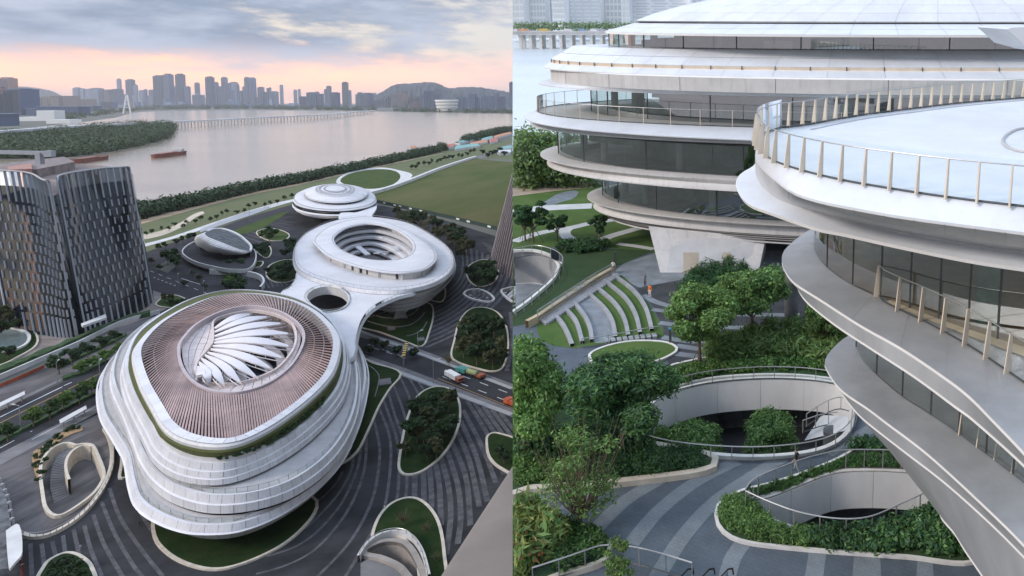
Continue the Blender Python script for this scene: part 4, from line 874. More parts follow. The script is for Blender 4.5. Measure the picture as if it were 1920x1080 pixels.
# =================================================================== RIVERSIDE CAMPUS: trees, vehicles, river, far shore
TM = {k: treemeshes(7.5, 3.6, 900, .62, [M[m]], sd, clump=11, tr=.18) for k, m, sd in (('a', 'leaf', 11), ('b', 'leaf', 12), ('d', 'dleaf', 13), ('d2', 'dleaf', 14), ('o', 'oleaf', 15), ('o2', 'oleaf', 16))}
TM['bare'] = treemeshes(7, 3.2, 120, .3, [M['oleaf']], 21, bare=26, tr=.16)
TM['br'] = treemeshes(7.5, 3.6, 900, .62, [M['bleaf']], 22, clump=11, tr=.18)
def lt(px, py, rpx, k, label, group, name='street_tree'):
    """tree whose crown centre shows at (px,py) with crown radius rpx pixels"""
    g = L(px, py); s = 1.0
    for _ in range(4):
        m = g.y / 1400; s = rpx * m / 2.75; g = L(px, py + s * 5.0 / m * .93)
    return tree(name, label, g, TM[k], s, rnd.uniform(0, 6.28), group)
for i, (x, y, r) in enumerate(((15, 805, 15), (63, 777, 15), (94, 764, 14), (120, 747, 15), (150, 736, 14), (172, 721, 13))):
    lt(x, y, r, 'br' if i % 2 else 'a', f'{ORD[i]} round street tree from the left in the median hedge', 'round street trees in the left median')
for i, (x, y, r) in enumerate(((111, 677, 15), (135, 664, 13), (165, 651, 12), (190, 640, 11), (218, 627, 10))):
    lt(x, y, r, 'd' if i % 2 else 'd2', f'{ORD[i]} dark shaded tree from the left below the retaining wall', 'dark trees below the retaining wall')
for i, (x, y, r) in enumerate(((151, 686, 11), (175, 677, 10), (199, 664, 11), (222, 651, 9))):
    lt(x, y, r, 'br', f'{ORD[i]} light green young tree from the left beside the kerb hedge', 'young kerbside trees')
for i, (x, y, r, k) in enumerate(((10, 590, 17, 'o'), (-2, 612, 14, 'd'), (22, 582, 12, 'a'), (14, 658, 11, 'd'), (30, 606, 9, 'a'), (3, 560, 12, 'o2'))):
    lt(x, y, r, k, f'{ORD[i]} leafy tree counted around the round pond at far left', 'trees around the pond', 'garden_tree')
def wood(pts, n, r, kinds, lab, grp, seed):
    q = random.Random(seed); P = cat(pts, 40, True); k = 0; out = []; xs = [p.x for p in P]; ys = [p.y for p in P]
    def inside(x, y):
        c = False
        for i in range(40):
            a, b = P[i - 1], P[i]
            if (a.y > y) != (b.y > y) and x < (b.x - a.x) * (y - a.y) / (b.y - a.y) + a.x: c = not c
        return c
    tries = 0
    while len(out) < n and tries < 3000:
        tries += 1
        x, y = q.uniform(min(xs), max(xs)), q.uniform(min(ys), max(ys))
        if inside(x, y) and all((x - a) ** 2 + ((y - b) * 1.6) ** 2 > (r * .95) ** 2 for a, b in out): out.append((x, y))
    out.sort(key=lambda t: (round(t[1] / 12), t[0]))
    for i, (x, y) in enumerate(out):
        lt(x, y, r * q.uniform(.75, 1.2), q.choice(kinds), lab.format(ORD[i]), grp, 'garden_tree')
wood([(760, 830), (772, 780), (800, 742), (838, 740), (852, 770), (845, 810), (810, 845), (775, 850)], 13, 17, ['d', 'o', 'd2', 'o2', 'd'], '{} tree, back to front, in the leaf shaped wooded island', 'trees of the leaf shaped island', 3)
wood([(868, 605), (885, 590), (915, 588), (940, 610), (945, 650), (935, 682), (900, 680), (870, 665)], 16, 14, ['d', 'o', 'd2', 'o', 'bare'], '{} tree, back to front, in the large wooded island at the right', 'trees of the large right island', 4)
wood([(885, 500), (905, 492), (925, 500), (925, 515), (905, 522), (888, 515)], 7, 10, ['d', 'd2'], '{} tree, back to front, in the round island by the curved tower', 'trees of the round island', 5)
wood([(715, 392), (770, 398), (830, 418), (872, 440), (878, 462), (860, 482), (845, 455), (800, 428), (740, 402)], 30, 9, ['o', 'o2', 'd', 'o', 'bare'], '{} brownish tree, back to front, behind the ring building', 'brownish grove behind the ring building', 6)
wood([(485, 436), (510, 428), (535, 436), (525, 442), (500, 442)], 5, 7, ['a', 'd'], '{} tree, back to front, on the lawn island behind the pavilion', 'trees behind the pavilion', 8)
wood([(505, 505), (520, 494), (545, 492), (553, 505), (535, 515), (512, 518)], 8, 7.5, ['d', 'd2', 'a'], '{} tree, back to front, on the dark island left of the ring building', 'trees left of the ring building', 9)
wood([(530, 455), (545, 448), (556, 455), (552, 470), (535, 472)], 5, 8, ['d', 'd2'], '{} dark tree, back to front, close against the ring building deck', 'dark trees against the ring building', 10)
wood([(480, 462), (492, 458), (504, 466), (500, 474), (486, 472)], 4, 7, ['d'], '{} tree, back to front, in the small clump island', 'trees of the small clump island', 12)
wood([(420, 522), (440, 516), (458, 528), (455, 540), (430, 540)], 6, 9, ['a', 'd', 'br'], '{} tree, back to front, beside the viaduct parapet', 'trees beside the viaduct parapet', 13)
wood([(300, 560), (325, 552), (350, 562), (370, 570), (330, 574)], 6, 8, ['a', 'd2', 'o'], '{} tree, back to front, in the bed behind the louvred roof', 'trees behind the louvred roof', 14)
wood([(310, 480), (328, 468), (332, 490), (318, 500)], 4, 9, ['d', 'a'], '{} tree, back to front, between tower and shell pavilion', 'trees between tower and pavilion', 15)
wood([(415, 488), (440, 490), (465, 488), (462, 496), (425, 498)], 6, 6, ['d', 'a'], '{} small tree, back to front, on the pavilion podium', 'trees on the pavilion podium', 16)
for i, (x, y) in enumerate(((298, 462), (310, 458), (330, 452), (342, 447), (354, 443), (362, 440), (285, 488), (300, 500), (345, 530), (375, 520), (385, 535), (380, 555), (362, 512))):
    lt(x, y, 5, ('o', 'a', 'd')[i % 3], f'{ORD[i]} small roadside tree around the shell pavilion roads', 'small roadside trees by the pavilion')
for i in range(22):
    t = i / 21; x = 275 + t * 270 + rnd.uniform(-4, 4); y = 436 - t * 70 + rnd.uniform(-3, 5); lt(x, y, 3.6, ('a', 'd', 'o')[i % 3], f'{ORD[i]} little park tree from the left along the riverside promenade', 'little trees along the promenade')
for i in range(16):
    x = 770 + i * 8 + rnd.uniform(-2, 2); y = 312 - i * 1.9 + rnd.uniform(-2, 3); lt(x, y, 3.5, ('a', 'd', 'o')[i % 3], f'{ORD[i]} tiny tree from the left along the park road by the meadow', 'tiny trees of the park road')
for i, (x, y) in enumerate(((915, 290), (922, 286), (930, 284), (905, 284), (945, 287), (938, 280))): lt(x, y, 4.5, 'd', f'{ORD[i]} dark tree beside the sheds above the meadow', 'dark trees by the sheds')
for i, (x, y) in enumerate(((702, 640), (722, 645), (745, 655), (690, 655), (775, 660), (838, 668), (842, 672))): lt(x, y, 8, 'bare' if i > 4 else 'd', f'{ORD[i]} small tree along the shaded cross road', 'small trees along the cross road')
lt(757, 965, 13, 'bare', 'bare branched tree on the arched lawn island', None, 'bare_tree'); lt(800, 985, 9, 'bare', 'small bare tree near the right kerb of the arched island', None, 'bare_tree'); lt(818, 1040, 9, 'bare', 'thin bare tree low on the arched island', None, 'bare_tree')
for i, (x, y, r) in enumerate(((105, 1058, 10), (122, 1052, 10), (140, 1055, 10), (100, 1075, 11), (122, 1072, 12), (148, 1074, 11), (935, 840, 9), (945, 855, 10))): lt(x, y, r, 'd' if i % 2 else 'd2', f'{ORD[i]} dark shrub of the bottom islands, counted left to right', 'dark shrubs on the small islands', 'shrub')
sm = treemeshes(2.2, 2.0, 420, .4, [M['hedge'], M['dleaf']], 31, trunk=.05, clump=9, tr=.06)
def shrub(px, py, z, s, label, group): return tree('shrub', label, L(px, py, z), sm, s, rnd.uniform(0, 6.28), group, 'shrub')
for i, (x, y, s) in enumerate(((80, 868, .9), (72, 858, .8), (88, 846, 1.1), (98, 836, 1.0), (70, 875, .8), (76, 890, .9), (130, 808, .9), (142, 804, .8), (110, 822, .9), (72, 902, .7))): shrub(x, y, .4, s, f'{ORD[i]} round shrub in the ochre gravel bed', 'shrubs of the gravel bed')
q_ = random.Random(5)
for i in range(26):
    k = int(N1 * (.06 + .22 * i / 25)); p = rA[k].lerp(rR[k], .35); o = tree('shrub', f'{ORD[i]} golden shrub along the roof garden of the terraced building', (p.x, p.y, 25.6), sm, q_.uniform(.45, .8), q_.uniform(0, 6), 'roof garden shrubs', 'shrub')
# tree belt along the near bank and mangroves on the far one
def belt(name, label, rowsets, n, rr, m, seed, size):
    g = np.random.default_rng(seed); cl = []
    for (a, b, w) in rowsets:
        A, B = cat(a, 60), cat(b, 60)
        for _ in range(w):
            k = g.integers(0, 60); t = g.random(); p = A[k].lerp(B[k], t); p3 = L(p.x + g.normal() * 2, p.y, 0); r = rr * (.6 + .8 * g.random()) * max(1, p3.y / 1500); cl.append((p3.x, p3.y, r * .75, r, r * 1.3, r * .95))
    me = leafmesh(name, cl, n, size, [M[m]], .8, seed, .4, .75)
    # keep leaf size constant in view by distance
    o = link(name, me, M[m]); set_props(o, label, 'trees', None, 'stuff'); return o
M['belt'] = leafmat('bank_leaf', (.034, .066, .024), .3, .1); M['mang'] = leafmat('mangrove_leaf', (.050, .082, .030), .25, .1)
belt('shore_tree_belt', 'long belt of dark green trees lining the near river bank', [([(230, 409), (400, 372), (480, 353), (560, 339), (640, 322), (700, 309), (780, 292), (830, 281)], [(230, 418), (400, 378), (480, 359), (560, 343), (640, 326), (700, 313), (780, 295), (830, 283)], 900), ([(868, 267), (900, 259), (930, 252), (965, 247)], [(868, 269), (900, 262), (930, 255), (965, 250)], 160)], 80000, 7.0, 'belt', 41, 1.6)
belt('mangrove_forest', 'dense green mangrove forest on the far left bank', [([(-60, 268), (0, 261), (100, 254), (200, 246), (280, 239), (322, 241)], [(-60, 300), (0, 298), (100, 296), (170, 290), (250, 277), (304, 262)], 1500), ([(0, 259), (100, 252), (200, 244)], [(0, 298), (80, 298), (180, 290)], 500)], 170000, 9.0, 'mang', 42, 2.3)
belt('far_shore_trees', 'green strip of trees along the opposite city shore', [([(120, 214), (240, 207), (300, 203), (400, 203), (500, 203), (560, 204), (700, 206)], [(130, 226), (240, 210), (300, 206), (400, 205), (500, 205), (560, 206), (700, 208)], 380), ([(740, 208), (850, 210), (960, 211)], [(740, 209), (850, 211), (960, 213)], 160)], 26000, 4.0, 'mang', 43, 6.0)
# ------------------------------------------------------------------ vehicles, gantry, lamps, people
def wheel(mb, c, r, w, rz):
    d = Vector((-math.sin(rz), math.cos(rz), 0)); mb.tube([Vector(c) - d * w / 2, Vector(c) + d * w / 2], r, 10)
M['tyre'] = mat('tyre', (.02, .02, .02), .9); M['teal'] = mat('teal_paint', (.06, .24, .21), .55, .15, 1); M['lime'] = mat('olive_tarp', (.24, .27, .12), .7, .1); M['orange'] = mat('orange_paint', (.30, .085, .04), .6, .2, 1); M['vglass'] = mat('vehicle_glass', (.02, .025, .03), .1)
def truck(label, a, b, parts, w=2.6):
    A, B = L(*a), L(*b); d = (B - A); ln = d.length; d.normalize(); rz = math.atan2(d.y, d.x); o = thing('truck', label, 'truck', A)
    def bx(nm, s0, s1, z0, z1, m, ww=w, par=None):
        mb = MB(); z0, z1 = .4 + z0 * .7, .4 + z1 * .7
        if nm == 'tank': mb.tube([A + d * s0 * ln + Vector((0, 0, 2.1)), A + d * (s0 + .02) * ln + Vector((0, 0, 2.1)), A + d * (s1 - .02) * ln + Vector((0, 0, 2.1)), A + d * s1 * ln + Vector((0, 0, 2.1))], [.7, 1.3, 1.3, .7], 12); return mb.build(nm, M[m], par or o)
        c = A + d * (s0 + s1) / 2 * ln; mb.box((c.x, c.y, (z0 + z1) / 2), ((s1 - s0) * ln, ww, z1 - z0), rz); return mb.build(nm, M[m], par or o)
    bx('chassis', .02, .98, .7, 1.1, 'tyre', w * .8)
    for p in parts: bx(*p)
    for s in (.1, .26, .62, .74, .9):
        for sd in (-1, 1): mb = MB(); c = A + d * s * ln + Vector((-d.y, d.x, 0)) * sd * (w / 2 - .2); wheel(mb, (c.x, c.y, .75), .55, .4, rz); mb.build('wheel', M['tyre'], o)
    return o
truck('green cabbed tanker truck with yellow tank and orange tail', (859, 698), (908, 712), [('cab', .0, .16, 1, 3.6, 'teal'), ('windscreen', -.004, .01, 2.2, 3.3, 'vglass', 2.3), ('front_body', .18, .36, 1.1, 3.8, 'teal'), ('tank', .37, .76, 1.2, 3.6, 'lime'), ('tail', .80, .96, 1.0, 2.6, 'orange')], 3.4)
truck('white box lorry with orange sides on the cross road', (839, 706), (865, 720), [('cargo_box', .0, .76, 1, 4.0, 'mark'), ('cab', .8, 1.0, .9, 3.2, 'orange'), ('windscreen', .99, 1.01, 2, 3, 'vglass', 2.3)], 3.0)
truck('red truck cut off at the seam of the cross road', (950, 757), (978, 768), [('cab', 0, .3, .9, 3.6, 'red'), ('body', .33, 1, 1, 3.4, 'red')], 3.2)
gt = thing('road_gantry', 'yellow and black striped height gantry across the shaded road', 'gantry', L(760, 675)); ga, gb = L(763, 660), L(757, 686)
for p in (ga, gb): mb = MB(); mb.box(p + Vector((0, 0, 2.5)), (.5, .5, 5)); mb.build('post', M['steel'], gt)
for k in range(12): mb = MB(); mb.beam(ga.lerp(gb, k / 12) + Vector((0, 0, 5)), ga.lerp(gb, (k + 1) / 12) + Vector((0, 0, 5)), 1.6, .5); mb.build('bar_segment', M['yellow'] if k % 2 else M['tyre'], gt)
def shelter(label, pts, z=3.2):
    P = [L(x, y, z) for x, y in pts]; o = thing('bus_shelter', label, 'bus shelter', L(*pts[0])); mb = MB(); mb.prism(P, z - .3, z); mb.build('roof', M['pale'], o)
    for t in (.1, .5, .9): mb = MB(); p = P[3].lerp(P[2], t).lerp(P[0].lerp(P[1], t), .3); mb.box((p.x, p.y, z / 2), (.3, .3, z)); mb.build('post', M['steel'], o)
shelter('white roofed bus shelter at the far left kerb', [(-20, 764), (46, 733), (47, 739), (-20, 772)]); shelter('white roofed bus shelter below the median trees', [(111, 787), (161, 760), (163, 766), (113, 794)])
def lamp(label, px, py, h, rz=0):
    p = L(px, py); o = thing('street_lamp', label, 'street lamp', p, 'street lamps'); mb = MB(); mb.tube([p, p + Vector((0, 0, h))], [.16, .1], 6); mb.build('pole', M['steel'], o)
    mb = MB(); e = p + Vector((math.cos(rz) * 2.5, math.sin(rz) * 2.5, h + .4)); mb.tube([p + Vector((0, 0, h)), e], .09, 5); mb.build('arm', M['steel'], o); mb = MB(); mb.box(e, (1.4, .5, .25), rz); mb.build('lamp_head', M['pale'], o)
for i, (x, y, r) in enumerate(((39, 812, 3), (188, 722, 2), (108, 724, 2), (813, 720, .5), (784, 662, 1), (334, 545, 2), (382, 560, 2), (345, 440, 1), (468, 415, 2))): lamp(f'{ORD[i]} thin street lamp in the aerial street scene', x, y, 11, r)
def person(label, loc, shirt, trousers, rz=0.0, pose='stand', hair=(.015, .012, .01)):
    """one continuous skinned body; materials by region"""
    st = .16 if pose == 'walk' else .03; V = []; E = []; Rr = []
    def v(x, y, z, r, p=None):
        V.append((x, y, z)); Rr.append(r); 
        if p is not None: E.append((p, len(V) - 1))
        return len(V) - 1
    pel = v(0, 0, .95, .145); wst = v(0, 0, 1.1, .13, pel); ch = v(0, .01, 1.3, .15, wst); nk0 = v(0, 0, 1.45, .075, ch); nk = v(0, .015, 1.52, .052, nk0)
    hd = v(0, .035, 1.62, .088, nk); tp_ = v(0, .02, 1.71, .075, hd)
    for s in (-1, 1):
        hp = v(.095 * s, 0, .88, .095, pel); kn = v(.1 * s, st * s * .55 + .03, .5, .065, hp); an = v(.1 * s, st * s * 1.3 - .02, .09, .042, kn); v(.11 * s, st * s * 1.3 + .13, .04, .036, an)
        sh_ = v(.19 * s, 0, 1.39, .062, ch); el = v(.25 * s, -.05 - st * s * .4, 1.12, .045, sh_); wr = v(.25 * s, .07 - st * s * .9, .9, .033, el); hn = v(.25 * s, .1 - st * s, .81, .036, wr)
        for f, (fx, fz) in enumerate(((-.02, -.09), (0, -.1), (.02, -.09), (.035, -.07))): v(.25 * s + fx * .6, .115 - st * s + fx * .3, .81 + fz, .011, hn)
        v(.25 * s - .03 * s, .14 - st * s, .78, .012, hn)
    me = bpy.data.meshes.new('body'); me.from_pydata(V, E, []); ob = bpy.data.objects.new('tmp', me); COL.objects.link(ob)
    ob.modifiers.new('s', 'SKIN'); sv = me.skin_vertices[0].data
    for i_, r_ in enumerate(Rr): sv[i_].radius = (r_ * (1.15 if i_ in (0, 1, 2) else 1), r_ * (.8 if i_ in (0, 1, 2) else 1))
    sv[0].use_root = True; ss = ob.modifiers.new('u', 'SUBSURF'); ss.levels = 1; ss.render_levels = 1
    dg = bpy.context.evaluated_depsgraph_get(); dg.update(); bm_ = bpy.data.meshes.new_from_object(ob.evaluated_get(dg)); bpy.data.objects.remove(ob)
    bm_.name = 'body'; bm_.materials.clear()
    cols = (('skin', (.42, .26, .19)), ('shirt', shirt), ('trousers', trousers), ('hair', hair), ('shoe', (.05, .05, .05)))
    for nme, c in cols: bm_.materials.append(mat('person_' + nme, c, .8, .06, 6))
    for p in bm_.polygons:
        c = p.center; ax = abs(c.x)
        if c.z > 1.66 or (c.z > 1.56 and c.y < .0): k = 3
        elif c.z > 1.47: k = 0
        elif ax > .175 and c.z < 1.18: k = 0
        elif c.z > .96: k = 1
        elif c.z > .1: k = 2
        else: k = 4
        p.material_index = k; p.use_smooth = True
    o = bpy.data.objects.new('person', bm_); COL.objects.link(o); o.matrix_world = CUR[0] @ Matrix.Translation(loc) @ Matrix.Rotation(rz, 4, 'Z'); return set_props(o, label, 'person')
person('tiny person in pale blue crossing the striped plaza at lower left', L(151, 1031, .1), (.4, .45, .55), (.3, .32, .38), .6, 'walk'); person('tiny person in white on the dark plaza right of centre', L(721, 956, .1), (.6, .6, .6), (.5, .5, .5), 2)
person('tiny dark figure standing on the plaza near the large lawn island', L(262, 985, .1), (.05, .05, .06), (.03, .03, .04), 1); person('tiny dark figure beside the green flank lawn', L(657, 858, .1), (.08, .08, .12), (.04, .04, .05), 3, 'walk')
# painted number on the paving
tcv = bpy.data.curves.new('painted_number', 'FONT'); tcv.body = '026'; tcv.size = 5; tcv.extrude = .01
to = bpy.data.objects.new('painted_number', tcv); COL.objects.link(to); dg = bpy.context.evaluated_depsgraph_get(); dg.update(); tme = bpy.data.meshes.new_from_object(to.evaluated_get(dg)); bpy.data.objects.remove(to)
to = link('painted_number', tme, M['mark']); to.matrix_world = Matrix.Translation(L(194, 806, .3)) @ Matrix.Rotation(.35, 4, 'Z') @ Matrix.Diagonal((1, 2.4, 1, 1)); to['kind'] = 'structure'
# ------------------------------------------------------------------ river traffic
M['rust'] = mat('rusty_red_hull', (.20, .07, .05), .7, .2, .1)
def barge(label, a, b, wheelhouse=True):
    A, B = L(*a), L(*b); d = B - A; ln = d.length; d.normalize(); n = Vector((-d.y, d.x, 0)); w = ln * .17; o = thing('barge', label, 'barge', A); h = ln * .055
    def ringat(z, s): return [A + d * (ln * t) + n * (w / 2 * k * s) + Vector((0, 0, z)) for t, k in ((.0, .1), (.03, .7), (.1, 1), (.95, 1), (1, .8), (1, -.8), (.95, -1), (.1, -1), (.03, -.7), (0, -.1))]
    mb = MB(); mb.loft([ringat(-1, .8), ringat(h, 1)]); mb.poly(ringat(h * .9, 1)); mb.build('hull', M['rust'], o)
    mb = MB(); c = A + d * ln * .42; mb.box((c.x, c.y, h + .6), (ln * .6, w * .6, 1.6), math.atan2(d.y, d.x)); mb.build('hatch', mat('hatch_red', (.26, .11, .08), .8) if 'hatch' not in M else M['hatch'], o); M.setdefault('hatch', bpy.data.materials['hatch_red'])
    if wheelhouse:
        for t, ww, hh in ((.84, .14, 4), (.87, .09, 7.5)): mb = MB(); c = A + d * ln * t; mb.box((c.x, c.y, h + hh / 2), (ln * ww, w * .75, hh), math.atan2(d.y, d.x)); mb.build('deckhouse', M['pale'], o)
barge('red hulled cargo barge with pale wheelhouse in the middle of the bay', (289, 297), (342, 289)); barge('red barge partly hidden behind the glass tower', (140, 307), (195, 298), False)
# ------------------------------------------------------------------ long bridge over the bay
bg_ = thing('bay_bridge', 'long low concrete bridge on many piers crossing the bay', 'bridge', L(300, 240))
up = cat([(-40, 246), (0, 244), (100, 237), (200, 231.5), (300, 227), (400, 222.5), (480, 218.5), (560, 215), (620, 211.5), (670, 207), (700, 205)], 120); BZ = 32.0
dk_ = [L(p.x, p.y + 7 * (1 - k / 119) + 2.5, BZ) for k, p in enumerate(up)]
dk_ = [L(p.x, p.y + 2, BZ) for p in up]; wdt = 26
mb = MB(); o_ = offset(dk_, wdt, False); mb.loft([atz(dk_, BZ - 5), atz(dk_, BZ + 3), atz(o_, BZ + 3), atz(o_, BZ - 5)], False, True); mb.build('deck', mat('grey_bridge_deck', (.55, .55, .56), .8, .05, .01), bg_)
for k in range(6, 118, 1):
    for c in (dk_[k],):
        s = max(3.0, c.y / 1400 * 1.9); mb = MB(); mb.box((c.x, c.y, (BZ - 3) / 2), (s, s, BZ - 3)); mb.build('pier', M['pale'], bg_)
# ------------------------------------------------------------------ hills and far city
def ridge(name, pts, Y, depth, m):
    P = cat(pts, 160); mb = MB(); q = random.Random(3); rows = []
    for p in P: p.y += q.uniform(-.7, .7)
    for t in (0, .15, .3, .45, .6, .75, .88, 1.0):
        rows.append([LD(p.x, 190 + (p.y - 190) * math.sin(t * math.pi / 2) + (q.uniform(-1.6, 1.6) if 0 < t < 1 else 0), Y + depth * t + q.uniform(-150, 150) * (0 < t < 1)) for p in P])
        if t == 0: rows[0] = [Vector((p.x, p.y, -5)) for p in rows[0]]
    mb.loft(rows, False); return structure(mb, name, m, smooth=True)
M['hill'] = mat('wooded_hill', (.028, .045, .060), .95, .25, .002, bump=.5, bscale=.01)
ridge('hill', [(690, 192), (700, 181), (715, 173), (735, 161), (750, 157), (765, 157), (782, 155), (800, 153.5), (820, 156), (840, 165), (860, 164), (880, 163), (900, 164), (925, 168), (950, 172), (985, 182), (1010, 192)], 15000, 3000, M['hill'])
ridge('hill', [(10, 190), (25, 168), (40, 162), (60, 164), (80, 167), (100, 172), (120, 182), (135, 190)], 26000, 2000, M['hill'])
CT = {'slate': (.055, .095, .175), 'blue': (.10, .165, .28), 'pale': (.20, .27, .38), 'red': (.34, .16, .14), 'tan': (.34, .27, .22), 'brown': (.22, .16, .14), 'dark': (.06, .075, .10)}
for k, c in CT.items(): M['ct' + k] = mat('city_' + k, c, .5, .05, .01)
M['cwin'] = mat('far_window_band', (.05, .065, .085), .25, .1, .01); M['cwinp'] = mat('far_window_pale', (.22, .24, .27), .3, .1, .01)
city = [(2, 25, 147, 205, 'red'), (-6, 8, 165, 216, 'red'), (18, 60, 168, 216, 'slate'), (-8, 15, 176, 222, 'dark'), (55, 70, 181, 207, 'tan'), (71, 84, 182, 206, 'tan'), (86, 104, 183, 205, 'tan'), (104, 140, 180, 203, 'brown'), (139, 150, 165, 190, 'pale'), (152, 160, 167, 190, 'pale'), (162, 170, 168, 190, 'pale'), (172, 190, 166, 188, 'pale'), (152, 175, 186, 202, 'brown'), (176, 185, 172, 198, 'brown'), (187, 197, 169, 200, 'slate'), (198, 209, 169, 200, 'brown'), (211, 227, 168, 200, 'slate'), (194, 214, 191, 203, 'slate'),
        (220, 226, 149, 195, 'pale'), (238, 250, 150, 199, 'slate'), (231, 238, 177, 199, 'blue'), (251, 257, 160, 195, 'pale'), (262, 270, 170, 197, 'pale'), (281, 291, 169, 197, 'blue'), (290, 306, 143, 200, 'slate'), (308, 322, 140, 200, 'blue'), (331, 344, 140, 200, 'slate'), (346, 355, 163, 200, 'blue'), (326, 331, 163, 198, 'slate'), (364, 380, 178, 199, 'slate'), (366, 373, 156, 199, 'slate'), (387, 399, 145, 201, 'slate'), (400, 408, 155, 200, 'blue'), (409, 416, 163, 200, 'blue'), (416, 425, 146, 200, 'blue'), (426, 432, 157, 200, 'blue'), (432, 444, 155, 200, 'pale'), (444, 448, 159, 200, 'blue'), (449, 455, 171, 199, 'slate'), (455, 459, 163, 199, 'slate'), (459, 467, 146, 200, 'blue'), (468, 478, 147, 200, 'blue'),
        (484, 494, 164, 200, 'blue'), (495, 499, 173, 200, 'slate'), (500, 503, 166, 199, 'slate'), (504, 508, 165, 199, 'slate'), (509, 520, 172, 199, 'blue'), (525, 530, 160, 196, 'pale'), (551, 556, 169, 196, 'pale'), (559, 563, 168, 196, 'pale'), (563, 575, 181, 202, 'slate'), (577, 594, 174, 202, 'blue'), (595, 605, 176, 202, 'slate'), (608, 612, 168, 200, 'blue'), (613, 620, 162, 200, 'slate'), (622, 635, 174, 203, 'slate'), (642, 652, 155, 200, 'dark'), (653, 658, 170, 200, 'blue'), (671, 679, 174, 201, 'slate'), (681, 697, 175, 202, 'slate'), (702, 713, 179, 201, 'blue'),
        (741, 762, 176, 202, 'brown'), (773, 787, 192, 206, 'brown'), (796, 811, 171, 206, 'slate'), (812, 827, 176, 205, 'slate'), (833, 843, 184, 200, 'pale'), (858, 875, 182, 206, 'blue'), (880, 893, 176, 206, 'blue'), (894, 901, 182, 206, 'blue'), (902, 912, 181, 205, 'slate'), (914, 926, 180, 206, 'blue'), (933, 947, 181, 206, 'slate'), (948, 958, 184, 204, 'pale'), (955, 966, 155, 203, 'slate')]
xq = random.Random(91)
for i in range(46):
    x = xq.choice([xq.uniform(60, 300), xq.uniform(340, 560), xq.uniform(560, 720), xq.uniform(760, 955)]); w = xq.uniform(3, 6.5); city.append((x, x + w, xq.uniform(168, 190), 200 + (4 if x > 740 else 0), xq.choice(['pale', 'pale', 'blue', 'blue', 'slate'])))
city.sort()
cn = {'slate': 'slate blue', 'blue': 'hazy blue', 'pale': 'pale distant', 'red': 'reddish', 'tan': 'tan', 'brown': 'brown', 'dark': 'dark'}
cq = random.Random(17)
lows = []
for i in range(58):
    x = cq.uniform(-5, 955); w = cq.uniform(5, 13); lows.append((x, x + w, cq.uniform(184, 197), 203 + (3 if x > 740 else 0), cq.choice(['pale', 'blue', 'pale', 'tan' if x < 240 else 'blue'])))
lows.sort()
seen = {}
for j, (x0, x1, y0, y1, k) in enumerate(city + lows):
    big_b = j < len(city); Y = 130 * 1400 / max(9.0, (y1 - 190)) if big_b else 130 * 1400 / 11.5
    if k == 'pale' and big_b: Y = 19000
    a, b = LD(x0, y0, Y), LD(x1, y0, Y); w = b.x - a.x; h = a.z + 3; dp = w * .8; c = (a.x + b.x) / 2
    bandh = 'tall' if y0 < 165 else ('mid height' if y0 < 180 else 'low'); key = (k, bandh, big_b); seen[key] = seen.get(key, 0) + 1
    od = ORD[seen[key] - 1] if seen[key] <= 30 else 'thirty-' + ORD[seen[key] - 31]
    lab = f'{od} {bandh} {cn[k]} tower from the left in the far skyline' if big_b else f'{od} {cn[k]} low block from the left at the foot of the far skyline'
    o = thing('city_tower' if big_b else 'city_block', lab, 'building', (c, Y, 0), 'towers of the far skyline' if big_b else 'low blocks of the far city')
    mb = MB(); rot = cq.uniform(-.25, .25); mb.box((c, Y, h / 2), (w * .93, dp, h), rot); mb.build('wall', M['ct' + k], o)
    if big_b:
        if y0 < 176: mb = MB(); mb.box((c, Y, h + h * .012), (w * .6, dp * .6, h * .035), rot); mb.build('roof_plant', M['ctslate'], o)
        nv = max(2, int((x1 - x0) / 2.6)); co, si = math.cos(rot), math.sin(rot)
        for s in range(nv):
            t = (s + .5) / nv - .5; lx, ly = t * w * .86, -dp / 2 - w * .004; mb = MB(); mb.box((c + lx * co - ly * si, Y + lx * si + ly * co, h * .5), (w * .93 / nv * .5, w * .02, h * .93), rot); mb.build('window_strip', M['cwinp' if k == 'pale' else 'cwin'], o)
st = thing('oval_hall', 'white oval tiered hall on the far shore in front of the hill', 'building', L(838, 209)); SC = LD(838, 205, 9000)
for k in range(4):
    z = 20 + k * 38; r = 118 + k * 7; rg_ = [Vector((SC.x + r * math.cos(t * .2094), SC.y + r * .7 * math.sin(t * .2094), z)) for t in range(30)]; mb = MB(); mb.loft([atz(offset(rg_, -14), z - 18), atz(rg_, z), atz(rg_, z + 12), atz(offset(rg_, -14), z + 14)]); mb.poly(atz(offset(rg_, -14), z + 14)); mb.build('tier', M['mark'], st)
pyl = thing('white_pylon', 'white leaning A shaped bridge pylon on the far left shore', 'pylon', L(238, 214)); Yp = 7300
for a, b in (((231, 213), (237, 178)), ((245, 213), (238.5, 178))): mb = MB(); mb.beam(LD(*a, Yp), LD(*b, Yp), 9, 9); mb.build('leg', M['mark'], pyl)
for y in (188, 195, 202): mb = MB(); mb.beam(LD(233 + (190 - y) * .12, y, Yp), LD(241 - (190 - y) * .16, y, Yp), 5, 5); mb.build('crossbeam', M['mark'], pyl)
ms = thing('white_museum', 'white angular riverside hall on the far left bank', 'building', L(95, 228)); 
for (x0, x1, y0, y1, Y) in ((80, 110, 207, 229, 5000), (48, 82, 219, 230, 5000), (100, 140, 224, 236, 4400)): a, b = LD(x0, y0, Y), LD(x1, y0, Y); mb = MB(); mb.box(((a.x + b.x) / 2, Y, a.z / 2), (b.x - a.x, 90, a.z), .1); mb.build('wing', M['mark'], ms)
